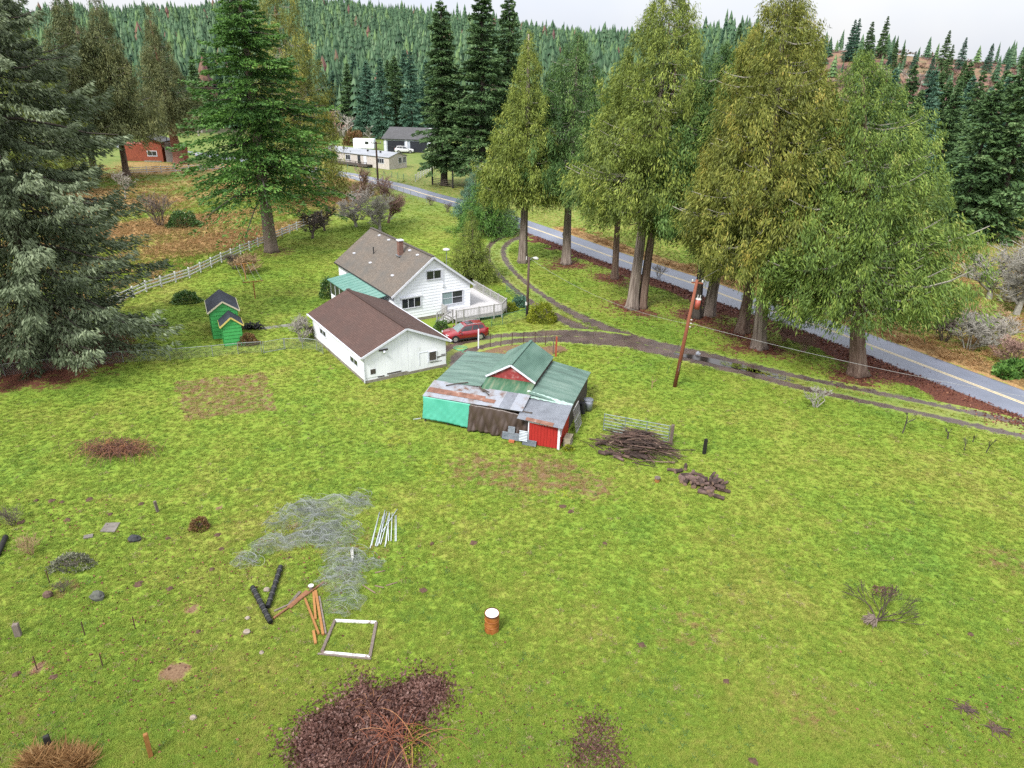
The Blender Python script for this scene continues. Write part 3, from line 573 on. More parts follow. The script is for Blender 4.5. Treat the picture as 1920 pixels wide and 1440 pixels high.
def cedar_crown(name, mat, seed, H, R, z0, nc=900, ns=26, shape=.9, belly=.2, lump=.16, size=1.0, wisp=.5):
    "cedar: hanging sprays gathered in clumps through an uneven cone, no tiers"
    r = np.random.default_rng(seed); tg = np.linspace(0, 1, 400); pf = np.minimum(1, (1 - belly) + tg * belly / .16) * (1 - tg) ** shape
    cdf = np.cumsum(pf + .10); cdf /= cdf[-1]; t = np.interp(r.uniform(0, 1, nc), cdf, tg); prof = np.interp(t, tg, pf) + .015
    az = r.uniform(0, 6.28, nc); ph = r.uniform(0, 6.28, 6)
    lp = 1 + lump * (.6 * np.sin(az * 2 + ph[0] + t * 5) + .5 * np.sin(az * 3 + ph[1] - t * 13) + .5 * np.sin(az * 5 + t * 23 + ph[2]) + .4 * np.sin(t * 31 + ph[3]))
    inner = r.uniform(0, 1, nc) < .30; fr = np.where(inner, r.uniform(.12, .75, nc), r.uniform(.76, 1.10, nc)); cr_ = np.sin(az * 7 + t * 33 + ph[4]) * np.sin(t * (H - z0) * 1.7 + az * 4 + ph[5]) + .7 * np.sin(az * 12 - t * (H - z0) * 2.3) * np.sin(az * 5 + t * (H - z0) * 1.1)
    rad = R * prof * lp * fr * (1 + .17 * cr_) + .12
    z = z0 + t * (H - z0) - .10 * rad + r.normal(0, .25, nc) * size
    C_ = np.stack([rad * np.cos(az), rad * np.sin(az), z], -1); cv = np.clip(.44 + .10 * cr_ + r.normal(0, .14, nc), .05, .95)
    out = np.stack([np.cos(az), np.sin(az), 0 * az], -1); sh = (np.clip(.55 + .6 * prof, .5, 1.05) * r.uniform(.65, 1.35, nc))[:, None] * size; cd_ = r.normal(0, .38, (nc, 1, 3))
    off = r.normal(0, 1, (nc, ns, 3)) * np.array([.34, .34, .52]) * sh[:, :, None]
    B = C_[:, None, :] + off; upr = np.clip((t - .9) / .1, 0, 1)[:, None, None] * wisp
    D = out[:, None, :] * r.uniform(.15, .9, (nc, ns, 1)) + np.array([0, 0, -1.0]) * r.uniform(.5, 1.5, (nc, ns, 1)) * (1 - 1.5 * upr) + cd_ + r.normal(0, .30, (nc, ns, 3))
    Ln = (.42 * r.uniform(.5, 1.5, (nc, ns)) * sh).ravel(); Wd = (.09 * r.uniform(.6, 1.6, (nc, ns)) * sh).ravel()
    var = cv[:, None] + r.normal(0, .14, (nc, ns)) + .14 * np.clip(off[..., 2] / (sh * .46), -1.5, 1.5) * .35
    V, Fq = sprays(r, B.reshape(-1, 3), D.reshape(-1, 3), Ln, Wd); k = 70; tt = r.uniform(0, 1, k); q = r.uniform(0, 6.28, k)
    V2, F2 = sprays(r, np.stack([.06 * np.cos(q), .06 * np.sin(q), H * (.96 + .045 * tt)], -1), np.stack([np.cos(q), np.sin(q), r.uniform(-.2, 1, k)], -1), .5 * (1.15 - tt) * size, np.full(k, .12 * size))
    me = npmesh(name, np.vstack([V, V2]), np.vstack([Fq, F2 + 4 * len(Fq)]), mat, np.clip(np.concatenate([var.ravel(), np.full(k, .4)]), 0, 1))
    limb = MB()
    for i in r.choice(np.where(~inner)[0], 120, replace=False):
        a, L_ = az[i], rad[i]; zz = z[i]; pts = [(math.cos(a) * L_ * u, math.sin(a) * L_ * u, zz + .05 * L_ + L_ * (.25 * (u - 1) * 0 - .30 * u * (1 - u) * 1.6 + .1)) for u in (.0, .35, .65, .85, 1.02)]
        r0 = .02 + .010 * L_; limb.tube(pts, [r0, r0 * .85, r0 * .7, r0 * .5, r0 * .25], 4, cap=False)
    return me, limb.mesh('limbs')

def trunk_mesh(H, r0, seed, flare=1.0, bend=.25, n=20, fl=.13, top=.93):
    rr = random.Random(seed); random.seed(seed); ph = rr.uniform(0, 6.28); pts = []; rad = []
    for k in range(13):
        t = (k / 12) ** 1.7 * top; z = t * H; pts.append((bend * math.sin(t * 5 + ph) * t, bend * math.cos(t * 4 + ph) * t, z - .12 if k == 0 else z))
        rad.append(r0 * ((1 - t) ** .8 * .80 + .05 + flare * .42 * math.exp(-z / .35) + flare * .16 * math.exp(-z / 1.6)))
    return MB().tube(pts, rad, n, True, .05, fl).mesh('trunk')

def tree(name, label, loc, crown_limb, trunk_me, bark, lean=(0, 0), rz=0.0, scale=(1, 1, 1), cat='tree', group=None, limbmat=None, cmat=None):
    o = thing(name, label, cat, loc, 0, group); o.scale = scale
    o.rotation_euler = (math.radians(-lean[1]), math.radians(lean[0]), rz)
    cm_, lm_ = crown_limb
    c = put('crown', cm_, None, o)
    if cmat is not None: c.material_slots[0].link = 'OBJECT'; c.material_slots[0].material = cmat
    put('trunk', trunk_me, bark, o, smooth=True)
    if lm_ is not None: put('limbs', lm_, limbmat or (BARK_DARK if 'cedar' not in name else TWIG_GREY), o)['kind'] = 'stuff'
    return o

# --- the tall cedars along the road, each with its own look
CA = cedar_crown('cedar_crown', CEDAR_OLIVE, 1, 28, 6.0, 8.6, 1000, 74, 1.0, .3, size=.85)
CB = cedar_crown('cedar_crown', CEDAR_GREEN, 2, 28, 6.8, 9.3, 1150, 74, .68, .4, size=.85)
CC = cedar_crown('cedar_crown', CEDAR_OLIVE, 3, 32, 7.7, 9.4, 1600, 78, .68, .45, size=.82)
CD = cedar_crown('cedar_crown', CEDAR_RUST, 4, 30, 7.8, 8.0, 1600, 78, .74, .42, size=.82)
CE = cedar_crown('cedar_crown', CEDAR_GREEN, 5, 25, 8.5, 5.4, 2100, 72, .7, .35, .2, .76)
T1 = trunk_mesh(28, .55, 1, .8); T2 = trunk_mesh(30, .66, 2, .85); T3 = trunk_mesh(26, .72, 3, .95); T4 = trunk_mesh(28, .5, 4, .7)
X = CEDAR_XY
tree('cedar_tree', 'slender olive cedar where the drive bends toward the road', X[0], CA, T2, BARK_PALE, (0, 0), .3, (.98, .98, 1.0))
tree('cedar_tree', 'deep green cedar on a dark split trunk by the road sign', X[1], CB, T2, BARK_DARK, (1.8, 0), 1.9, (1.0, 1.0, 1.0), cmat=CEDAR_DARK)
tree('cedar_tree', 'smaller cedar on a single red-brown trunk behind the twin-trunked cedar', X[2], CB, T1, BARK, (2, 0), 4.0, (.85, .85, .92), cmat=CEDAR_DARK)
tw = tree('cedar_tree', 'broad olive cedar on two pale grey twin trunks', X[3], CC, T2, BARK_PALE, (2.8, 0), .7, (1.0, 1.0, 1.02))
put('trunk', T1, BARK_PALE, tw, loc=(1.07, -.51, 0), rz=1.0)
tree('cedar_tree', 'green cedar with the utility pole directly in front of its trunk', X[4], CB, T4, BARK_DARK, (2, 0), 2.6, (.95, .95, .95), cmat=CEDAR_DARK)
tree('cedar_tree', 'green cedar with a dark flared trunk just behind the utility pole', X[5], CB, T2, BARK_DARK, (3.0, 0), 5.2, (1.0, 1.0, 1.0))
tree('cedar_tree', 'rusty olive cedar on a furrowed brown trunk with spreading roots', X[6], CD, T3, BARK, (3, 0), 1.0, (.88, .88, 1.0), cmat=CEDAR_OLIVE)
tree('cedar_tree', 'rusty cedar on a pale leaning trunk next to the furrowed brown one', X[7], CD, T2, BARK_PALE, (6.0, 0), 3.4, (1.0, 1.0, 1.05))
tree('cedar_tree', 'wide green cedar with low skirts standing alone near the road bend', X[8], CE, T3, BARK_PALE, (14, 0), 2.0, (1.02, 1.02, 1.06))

# --- the big spruce, the fir and what stands with them
SP = crown('spruce_crown', SPRUCE_M, 11, 34, 11.6, 1.6, 360, 340, 'spruce', .66, .1, .22, size=.78)
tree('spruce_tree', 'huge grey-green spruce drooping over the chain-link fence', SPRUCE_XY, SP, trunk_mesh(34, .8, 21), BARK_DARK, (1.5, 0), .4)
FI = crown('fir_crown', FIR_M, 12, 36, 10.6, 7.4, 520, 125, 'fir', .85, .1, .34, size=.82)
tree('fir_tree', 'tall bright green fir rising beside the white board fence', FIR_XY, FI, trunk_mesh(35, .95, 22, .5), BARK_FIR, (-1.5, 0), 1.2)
CF = cedar_crown('cedar_crown', CEDAR_RUST, 13, 38, 9.6, 3, 1150, 60, .74, .15, .16, 1.15)
tree('cedar_tree', 'huge rusty cedar towering behind the bright green fir', at(562, 372), CF, T3, BARK, (1.2, 0), 2.0, (1.0, 1.0, 1.05))
CG = cedar_crown('cedar_crown', CEDAR_DULL, 14, 35, 7.4, 9, 900, 60, 1.0, .2, .18, 1.3)
tree('cedar_tree', 'dull brown-green cedar on a tall red trunk by the red cabin', at(336, 307), CG, trunk_mesh(35, 1.35, 24, 1.1), BARK_RED, (-2.5, 0), .2, (.92, .92, 1.0))
tree('cedar_tree', 'dull cedar nearest the red-trunked one, behind the spruce', at(238, 330), CG, T3, BARK_RED, (-3, 0), 2.2, (1.05, 1.05, 1.04))
tree('cedar_tree', 'dull cedar with a forked feathery top behind the spruce', at(180, 335), CG, T3, BARK_RED, (-.5, 0), 4.1, (1.1, 1.1, 1.06))
tree('cedar_tree', 'olive cedar half hidden behind the spruce top', at(95, 352), CF, T3, BARK, (-1, 0), 1.1, (.9, .9, .95), cmat=CEDAR_OLIVE)
tree('cedar_tree', 'dark olive cedar behind the spruce at the fence end', at(10, 370), CF, T3, BARK, (-1, 0), 3.0, (1, 1, .95), cmat=CEDAR_OLIVE)
FD = crown('fir_crown', FIR_DARK, 15, 37, 5.6, 4, 340, 115, 'fir', .55, .15, .3, size=1.15)
FE = crown('fir_crown', FIR_DARK, 16, 39, 7.6, 4, 380, 115, 'fir', .7, .1, .3, size=1.15)
TF = trunk_mesh(38, .9, 25, .5)
tree('fir_tree', 'tall narrow dark fir by the ranch gate', at(833, 348), FD, TF, BARK_DARK, (-.3, 0), .5, (.95, .95, 1.0), group='dark firs beyond the road')
tree('fir_tree', 'broad dark fir between the narrow fir and the slender cedar', at(903, 352), FE, TF, BARK_DARK, (0, 0), 2.1, (1.1, 1.1, 1.0), group='dark firs beyond the road')
tree('fir_tree', 'dark fir showing its thin spire behind the slender cedar', at(948, 345), FE, TF, BARK_DARK, (0, 0), 4.4, (.85, .85, .98), group='dark firs beyond the road')
YC = cedar_crown('young_conifer_crown', CEDAR_OLIVE, 17, 8.6, 3.1, .2, 520, 46, .95, .1, .18, .55)
TS = trunk_mesh(8, .18, 26, .6)
tree('young_conifer', 'small yellow-green conifer standing beside the white house deck', at(884, 528), YC, TS, BARK, (0, 0), 0, (1, 1, 1))
tree('young_conifer', 'dark green young conifer behind the yellow-green one', at(908, 440), YC, TS, BARK, (0, 0), 2.0, (1.5, 1.5, 1.2), cmat=FIR_M)
tree('young_conifer', 'bluish young conifer under the broad dark fir', at(893, 405), YC, TS, BARK, (0, 0), 4.0, (1.3, 1.3, 1.0), cmat=FIR_BLUE)
tree('young_conifer', 'low dark green conifer at the foot of the slender cedar', at(932, 432), YC, TS, BARK, (0, 0), 1.0, (1.3, 1.3, .8), cmat=FIR_DARK)

# --- conifers round the far homes and behind the roadside row
MC = crown('conifer_crown', FIR_BLUE, 18, 24, 4.8, 1.5, 190, 62, 'fir', .85, .1, .25, size=1.3)
MD = crown('conifer_crown', FIR_BLUE, 19, 22, 5.4, 1.0, 190, 62, 'fir', .95, .05, .25, size=1.3)
MC, MD = (MC[0], None), (MD[0], None)
TM = trunk_mesh(23, .4, 27, .5)
def far_conifers(spots, label, group, mats):
    for i, (px, Y, hs) in enumerate(spots):
        d = ray(px, 200); x = d[0] * Y; z = float(height(x, Y))
        tree('conifer_tree', label, (x, Y, z - .2), MC if i % 2 else MD, TM, BARK_DARK, (0, 0), i * 1.7, (hs * (.9 + .25 * ((i * 7) % 5) / 5),) * 2 + (hs,), group=group, cmat=mats[i % len(mats)])
far_conifers([(628, 300, .95), (655, 290, 1.0), (690, 282, 1.15), (716, 268, 1.1), (742, 278, 1.25), (772, 266, 1.2), (800, 275, 1.2), (605, 310, 1.0), (585, 292, .9), (668, 312, 1.1), (730, 305, 1.15), (760, 312, 1.2)],
             'blue-green conifer in the stand behind the grey workshop', 'conifers behind the grey workshop', [FIR_BLUE, FIR_DARK, FIR_BLUE])
far_conifers([(420, 300, 1.0), (372, 290, 1.05), (348, 320, 1.0), (395, 325, 1.1), (318, 300, .95), (445, 330, 1.0), (262, 330, 1.1), (215, 320, 1.1), (128, 310, 1.1), (60, 300, 1.2), (10, 310, 1.2), (30, 280, 1.1)],
             'blue-green conifer at the wood edge behind the red cabin', 'conifers behind the red cabin', [FIR_BLUE, FIR_DARK])
far_conifers([(1650, 150, .85), (1690, 165, .92), (1725, 158, .8), (1632, 175, .9), (1862, 120, 1.1), (1900, 128, 1.2), (1880, 140, 1.15), (1930, 118, 1.2), (1840, 150, 1.0), (1755, 185, .8), (1600, 190, .9), (1560, 180, .85), (1665, 190, 1.2), (1700, 200, 1.15), (1722, 180, 1.0), (1745, 175, .95), (1640, 200, 1.2), (1620, 185, 1.1), (1850, 170, 1.05), (1872, 175, 1.1), (1910, 165, 1.2), (1940, 150, 1.2), (1770, 200, 1.1), (1790, 190, 1.0), (1812, 205, 1.15), (1828, 195, 1.1), (1752, 212, 1.2), (1738, 198, 1.1), (1800, 222, 1.3)],
             'dark green conifer beyond the road behind the roadside cedars', 'conifers behind the roadside cedars', [FIR_BLUE, FIR_DARK, FIR_DARK])
far_conifers([(1120, 330, .8), (1075, 320, .9), (1038, 330, .8), (1020, 300, .7), (980, 310, .9), (1345, 300, .9), (1300, 320, .8)],
             'conifer on the low rise behind the cedar row', 'conifers on the low rise', [FIR_BLUE, FIR_DARK])
# skyline trees on the cut-over hill
sk_spots = [(1495, 455, .72), (1512, 470, .6), (1375, 500, .8), (1388, 505, .7), (1407, 510, .75), (1348, 520, .8), (1425, 500, .6), (1600, 470, .62), (1618, 465, .66), (1634, 475, .62), (1650, 470, .62), (1664, 465, .58), (1680, 470, .55), (1590, 480, .6), (1765, 430, .8), (1756, 440, .5), (1780, 435, .45), (1800, 440, .6), (1818, 430, .5), (1712, 455, .3), (1690, 450, .42), (1860, 420, .45), (1868, 425, .42), (1893, 430, .3)]
for i, (px, Y, hs) in enumerate(sk_spots):
    hs *= .95 + .75 * ((i * 37) % 11) / 10; Y -= 9 * ((i * 5) % 7); px += 5 * math.sin(i * 4.1)
    d = ray(px, 110); x = d[0] * Y; z = float(height(x, Y))
    tree('conifer_tree', 'conifer standing on the skyline of the cut-over red hill', (x, Y, z - .3), MC if i % 3 else MD, TM, BARK_DARK, (0, 0), i * 2.1, (hs * .9, hs * .9, hs), group='skyline conifers on the red hill', cmat=[FIR_DARK, FIR_BLUE][i % 2])

# --- the planted forest on the far hillside
def tier_tree(seed, n=7, k=9, w_=.22):
    r = np.random.default_rng(seed); V = []; Fq = []
    for i in range(n):
        t = i / n; z1 = .08 + .9 * (t + 1.35 / n) ** .95 if i < n - 1 else 1.02; zb = .06 + .88 * t; R0 = w_ * (1 - t) ** .85 + .012; b = len(V); V.append((0, 0, min(z1, 1.02)))
        for j in range(2 * k):
            a = math.pi * j / k + r.uniform(-.15, .15) + i; rr = R0 * (r.uniform(.85, 1.2) if j % 2 else r.uniform(.42, .6)); V.append((rr * math.cos(a), rr * math.sin(a), zb + (r.uniform(-.035, .01) if j % 2 else .03)))
        for j in range(2 * k): Fq.append((b, b + 1 + j, b + 1 + (j + 1) % (2 * k)))
    return V, Fq
def forest():
    protos = []
    for sd, mt, n_, w_ in ((1, FOREST_M, 7, .22), (2, FOREST_M, 9, .17), (3, FIR_DARK, 6, .26), (4, FOREST_M, 8, .2), (5, FOREST_M, 6, .28), (6, CUTBRUSH, 5, .3)):
        V, Fq = tier_tree(sd, n_, 9, w_); protos.append(npmesh('hill_conifer', V, Fq, mt, np.random.default_rng(sd).normal(.5, .22, len(Fq)).clip(0, 1)))
    r = np.random.default_rng(5); n = 52000; y = 288 + 640 * r.beta(1.15, 1.0, n); a = r.uniform(-.95, .66, n); x = a * y
    g = np.floor(np.stack([x, y], -1) / 3.7).astype(int); _, idx = np.unique(g, axis=0, return_index=True); x, y = x[idx], y[idx]; a = x / y
    nearr = np.clip(1 - (np.interp(a, RAZ, RY) - y) / 70, 0, 1) * (y < np.interp(a, RAZ, RY) + 12); keep = r.uniform(0, 1, len(x)) < np.where(a < .3, np.interp(a, [-.95, .12, .2, .3], [1, 1, .8, .3]), 0.012 + .2 * nearr * (np.sin(a * 31) * .5 + .55)); x, y = x[keep], y[keep]
    z = height(x, y) - .3; h = r.normal(16.0, 4.0, len(x)) * (1 + .15 * np.sin(x / 33) * np.sin(y / 47)) * np.interp(y, [280, 600, 930], [1.15, 1.0, .95]) * np.where(a[keep] > .3, .62, 1); wd = h * r.uniform(.75, 1.25, len(x))
    scatter('hillside_forest', np.stack([x, y, z], -1), protos, np.stack([r.normal(0, .03, len(x)), r.normal(0, .03, len(x)), r.uniform(0, 6.28, len(x))], -1), np.stack([wd, wd, h], -1), 'planted blue-green conifer forest covering the far hillside', None, [.25, .22, .14, .22, .15, .02])
    print('forest', len(x))
    br = [npmesh('hill_brush_clump', *_puff(i), CUTBRUSH, np.random.default_rng(i).uniform(0, 1, 40)) for i in range(4)]
    n = 9000; y = r.uniform(215, 500, n); a = r.uniform(.2, .95, n); x = a * y; k = r.uniform(0, 1, n) < np.clip((a - .2) / .15, 0, 1) * np.clip(.32 + .6 * np.sin(x / 19) * np.sin(y / 23) + .3 * np.sin(x / 7 + y / 11), .04, .9); x, y = x[k], y[k]; n = len(x)
    s = r.gamma(3, .38, n) + .5; scatter('hill_brush', np.stack([x, y, height(x, y) - .1], -1), br, np.stack([0 * x, 0 * x, r.uniform(0, 6.28, n)], -1), np.stack([s, s, s * r.uniform(.5, .9, n)], -1), 'low purple-brown brush covering the cut-over hill')
def _puff(seed):
    r = np.random.default_rng(seed); n = 40; d = r.normal(size=(n, 3)); d /= np.linalg.norm(d, axis=1)[:, None]; d[:, 2] = np.abs(d[:, 2]); return sprays(r, d * r.uniform(.3, .8, (n, 1)), d + r.normal(0, .5, (n, 3)), r.uniform(.3, .7, n), r.uniform(.12, .3, n))
forest()

# --- leafless trees and shrubs
def bare_mesh(seed, H, spread=.8, levels=5, kids=(3, 4), r0=.14, up=.3, fork=.12, twist=.35, n0=1, nmin=3, rmin=.012):
    r = random.Random(seed); mt, mw = MB(), MB()
    def grow(p, d, l, rad, lv):
        q = p; pts = [p]; dd = d
        for _ in range(3):
            dd = (dd + Vector((r.uniform(-1, 1), r.uniform(-1, 1), r.uniform(-.6, .9) * up + up * .25)) * twist * .5).normalized(); q = q + dd * (l / 3); pts.append(q)
        (mt if lv >= levels - 1 else mw).tube(pts, [rad, rad * .88, rad * .76, rad * .62], max(nmin, 7 - 2 * (levels - lv)) if lv > 1 else 3, cap=False)
        if lv <= 0: return
        for k in range(r.randint(*kids)):
            i = r.choice((1, 2, 3, 3)); az = r.uniform(0, 6.28); s = Vector((math.cos(az), math.sin(az), r.uniform(-.25, .55)))
            nd = (dd * (1 - spread * .6) + s * spread * .75).normalized(); grow(pts[i], nd, l * r.uniform(.55, .82), max(rad * .6, rmin), lv - 1)
    for k in range(n0):
        a = 6.28 * k / n0 + r.uniform(-.4, .4); base = Vector((.12 * math.cos(a) * (n0 > 1), .12 * math.sin(a) * (n0 > 1), -.05)); d0 = Vector((math.cos(a) * .45 * (n0 > 1), math.sin(a) * .45 * (n0 > 1), 1)).normalized()
        grow(base, d0, H * (fork if n0 == 1 else .34), r0 if n0 == 1 else r0 * .6, levels)
    return mt.mesh('stems'), mw.mesh('twigs')
def bare(name, label, loc, me, mat, sc_=1.0, rz=0.0, cat='tree', group=None, lean=0):
    o = thing(name, label, cat, loc, 0, group); o.scale = (sc_,) * 3 if not hasattr(sc_, '__len__') else sc_; o.rotation_euler = (0, math.radians(lean), rz)
    for nm, m_, mt_ in (('trunk' if cat == 'tree' else 'stems', me[0], mat), ('crown' if cat == 'tree' else 'twigs', me[1], mat)):
        if not m_.materials: m_.materials.append(mat)
        q = put(nm, m_, None, o); q.material_slots[0].link = 'OBJECT'; q.material_slots[0].material = mt_
        q['kind'] = 'stuff'
    return o
BA = bare_mesh(1, 5.0, .9, 5, (4, 5), .15, .2, .28, rmin=.011); BB = bare_mesh(2, 5.5, .75, 5, (4, 5), .13, .7, .28, rmin=.011)
BC = bare_mesh(3, 9, .7, 5, (3, 4), .2, .5, .30, rmin=.03); BS = bare_mesh(4, 3, .7, 3, (3, 4), .05, .5, .3, n0=9); BL = bare_mesh(6, 2.2, .8, 4, (3, 4), .05, .3, .3, n0=7)
bare('apple_tree', 'gnarled leafless apple tree near the end of the board fence', at(586, 447), BA, TWIG_DARK, 1.45, 0)
bare('apple_tree', 'dark leafless tree just behind the gnarled apple tree', at(609, 433), BA, TWIG_DARK, 1.3, 2.0)
bare('bare_tree', 'wide leafless tree with grey lichen behind the white house roof', at(712, 434), BA, TWIG_GREY, 1.9, 1.0)
bare('bare_tree', 'reddish leafless tree with upright twigs behind the house', at(728, 418), BB, TWIG_RED, 1.9, .6)
bare('bare_tree', 'lichen-grey leafless tree between fir and house', at(668, 425), BA, TWIG_GREY, 1.8, 3.0)
bare('bare_tree', 'twiggy reddish tree at the paddock edge by the road', at(672, 395), BB, TWIG_RED, 1.9, 2.2)
bare('bare_tree', 'leafless grey tree behind the spruce in the paddock', at(236, 372), BC, TWIG_GREY, .8, .8)
bare('bare_shrub', 'tall leafless shrub beside the round rhododendron', at(302, 424), BS, TWIG_DARK, 2.3, 0, 'shrub')
bare('bare_shrub', 'arching tan twig shrub against the board fence by the clothesline', at(464, 512), BL, TWIG_TAN, (2.0, 2.0, 1.5), 0, 'shrub')
bare('bare_shrub', 'second twiggy shrub pressed to the board fence', at(440, 505), BL, TWIG_DARK, 1.3, 2, 'shrub')
bare('bare_tree', 'small leafless tree beside the white garage back corner', at(566, 640), BL, TWIG_GREY, (1.1, 1.1, 1.6), 0)
bare('bare_shrub', 'low brown weeds at the end of the concrete path', at(583, 632), BL, TWIG_DARK, .7, 1, 'shrub')
for i, (px, py, s_, mt, lb) in enumerate([(1905, 590, 1.15, TWIG_LICHEN, 'pale lichened tree leaning in the field across the road'), (1855, 560, 1.05, TWIG_LICHEN, 'grey lichened tree right behind the lone green cedar'), (1945, 560, 1.2, TWIG_RED, 'reddish leafless tree in the field across the road')]):
    bare('bare_tree', lb, at(px, py), BA, mt, s_ * 2.1, i * 1.9)
bare('bare_shrub', 'large pale lichen-covered thicket across the road', at(1815, 655), BL, TWIG_LICHEN, 2.4, 0, 'shrub')
bare('bare_shrub', 'second pale thicket beyond the road verge', at(1860, 650), BL, TWIG_GREY, 2.2, 1.4, 'shrub')
bare('bare_shrub', 'brown thorny shrub on the far road verge', at(1770, 640), BL, TWIG_DARK, 1.8, 2.4, 'shrub')
bare('bare_shrub', 'purple-brown brambles on the far verge near the thickets', at(1890, 680), BL, TWIG_RED, 1.6, 3.4, 'shrub')
bare('bare_shrub', 'orange-brown shrub behind the pale thickets', at(1840, 625), BL, TWIG_TAN, 2.0, 4.4, 'shrub')
bare('bare_shrub', 'thin leafless shrub between the rusty cedars and the lone cedar', at(1470, 640), BS, TWIG_RED, 1.0, 0, 'shrub')
bare('bare_shrub', 'reddish leafless shrub in the fallen leaves by the lone cedar', at(1505, 660), BS, TWIG_RED, .9, 2, 'shrub')
bare('bare_shrub', 'grey leafless shrub at the road edge by the twin-trunked cedar', at(1235, 520), BS, TWIG_GREY, .8, 1, 'shrub')
bare('bare_shrub', 'small dark sapling between road and orchard grass', at(808, 385), BS, TWIG_DARK, .8, 1, 'shrub')
bare('bare_shrub', 'second dark sapling in the grass by the road', at(839, 398), BS, TWIG_DARK, .8, 3, 'shrub')
BF = bare_mesh(13, 9, .7, 4, (3, 4), .3, .6, .30, rmin=.085)
# far leafless trees: a stand near the workshop and on the cut hill
far_b = [(640, 262, 1.3, TWIG_GREY), (627, 268, 1.5, TWIG_RED), (650, 285, 1.5, TWIG_GREY), (690, 256, .9, TWIG_LICHEN), (615, 300, 1.5, TWIG_GREY), (655, 330, 1.6, TWIG_RED), (380, 300, 1.6, TWIG_LICHEN), (372, 275, 1.4, TWIG_GREY), (365, 262, 1.2, TWIG_GREY), (395, 330, 1.6, TWIG_RED), (120, 330, 1.8, TWIG_RED)]
for i, (px, Y, s_, mt) in enumerate(far_b):
    d = ray(px, 200); x = d[0] * Y; bare('bare_tree', 'leafless tree at the foot of the forested hill', (x, Y, float(height(x, Y)) - .2), BF, mt, s_, i * 1.3, group='leafless trees below the forest')
far_h = [(1000, 470, 1.7), (1015, 500, 1.8), (1035, 480, 1.6), (1045, 420, 1.5), (1055, 455, 1.6), (1068, 430, 1.5), (1150, 400, 1.4), (1165, 380, 1.5), (1178, 420, 1.5), (1190, 390, 1.3), (1205, 430, 1.5), (1385, 430, 1.6), (1395, 440, 1.6), (1410, 430, 1.5), (1605, 380, 1.2), (1625, 400, 1.2), (1640, 390, 1.3), (1660, 385, 1.2), (1690, 380, 1.1), (1710, 395, 1.2), (1735, 380, 1.2), (1750, 400, 1.1), (1830, 360, 1.1), (1845, 380, 1.0), (1880, 370, 1.3), (1640, 220, 1.3), (1900, 330, .9), (1725, 360, .8)]
for i, (px, Y, s_) in enumerate(far_h):
    d = ray(px, 120); x = d[0] * Y; bare('bare_tree', 'leafless tree scattered over the cut-over hill', (x, Y, float(height(x, Y)) - .2), BF, [TWIG_RED, TWIG_GREY, TWIG_GREY][i % 3], s_, i * 1.1, group='leafless trees on the red hill')

def leafy(name, label, loc, rx, ry, rz_, n, mat, seed, ls=.16, cat='shrub', group=None, lumpy=.2):
    "evergreen shrub: leaves through the volume of an uneven mound"
    r = np.random.default_rng(seed); d = r.normal(size=(n, 3)); d /= np.linalg.norm(d, axis=1)[:, None]; d[:, 2] = np.abs(d[:, 2]) * 1.1 - .12
    a = np.arctan2(d[:, 1], d[:, 0]); k = 1 + lumpy * (np.sin(a * 3 + seed) * .5 + np.sin(a * 5 + d[:, 2] * 6) * .4 + np.sin(d[:, 2] * 9 + a * 2) * .4); rr = r.uniform(.62, 1.0, n) ** .6 * k
    B = d * rr[:, None] * np.array([rx, ry, rz_]); B[:, 2] = np.maximum(B[:, 2], .02) ; D = d + r.normal(0, .5, (n, 3)); D[:, 2] += .15
    V, Fq = sprays(r, B, D, ls * r.uniform(.7, 1.4, n), ls * .55 * r.uniform(.7, 1.3, n)); cl = .45 + .16 * np.sin(a * 4 + d[:, 2] * 5 + seed) + r.normal(0, .17, n)
    o = thing(name, label, cat, loc, 0, group); put('leaves', npmesh('leaves', V, Fq, mat, np.clip(cl, 0, 1)), None, o)
    st = MB()
    for i in range(9):
        q = 6.28 * i / 9; st.tube([(0, 0, 0), (.4 * rx * math.cos(q), .4 * ry * math.sin(q), .45 * rz_), (.7 * rx * math.cos(q), .7 * ry * math.sin(q), .7 * rz_)], [.04, .03, .015], 4, cap=False)
    st.build('stems', TWIG_DARK, o); return o
leafy('rhododendron', 'round dark green rhododendron in the rough paddock', at(344, 424), 2.5, 2.2, 2.3, 4200, RHODO, 1, .24)
leafy('rhododendron', 'low rounded green shrub near the green sheds', at(350, 566), 1.5, 1.2, 1.2, 2600, RHODO, 2, .18)
leafy('evergreen_shrub', 'dark evergreen shrub at the porch corner of the white house', at(618, 556), 1.0, 1.0, 2.2, 2400, RHODO, 3, .18)
leafy('evergreen_shrub', 'bright yellow-green shrub at the foot of the lamp post', at(1016, 601), 1.55, 1.4, 1.9, 3600, YELLOWGREEN, 4, .17)
leafy('evergreen_shrub', 'dark round shrub between the deck steps and the red car', at(828, 618), .75, .7, .95, 1500, RHODO, 5, .14)
leafy('evergreen_shrub', 'spiky blue-green plant inside the garden fence by the lamp post', at(974, 573), .8, .8, .9, 1200, FIR_BLUE, 6, .25)
leafy('evergreen_shrub', 'light green shrub at the chamfered corner of the deck', at(956, 582), .8, .7, .9, 1200, YELLOWGREEN, 7, .15)
leafy('evergreen_shrub', 'dull bronze shrub against the small green shed', at(466, 645), .9, .7, 1.0, 1500, REDTWIGLEAF, 8, .16)
leafy('evergreen_shrub', 'grey-green leafy shrub lying low among the molehills', at(135, 1060), 1.1, .75, .5, 1500, GREYLEAF, 9, .11)
leafy('evergreen_shrub', 'small round brown-green twiggy bush alone in the lawn', at(375, 990), .5, .5, .65, 900, REDTWIGLEAF, 10, .12)
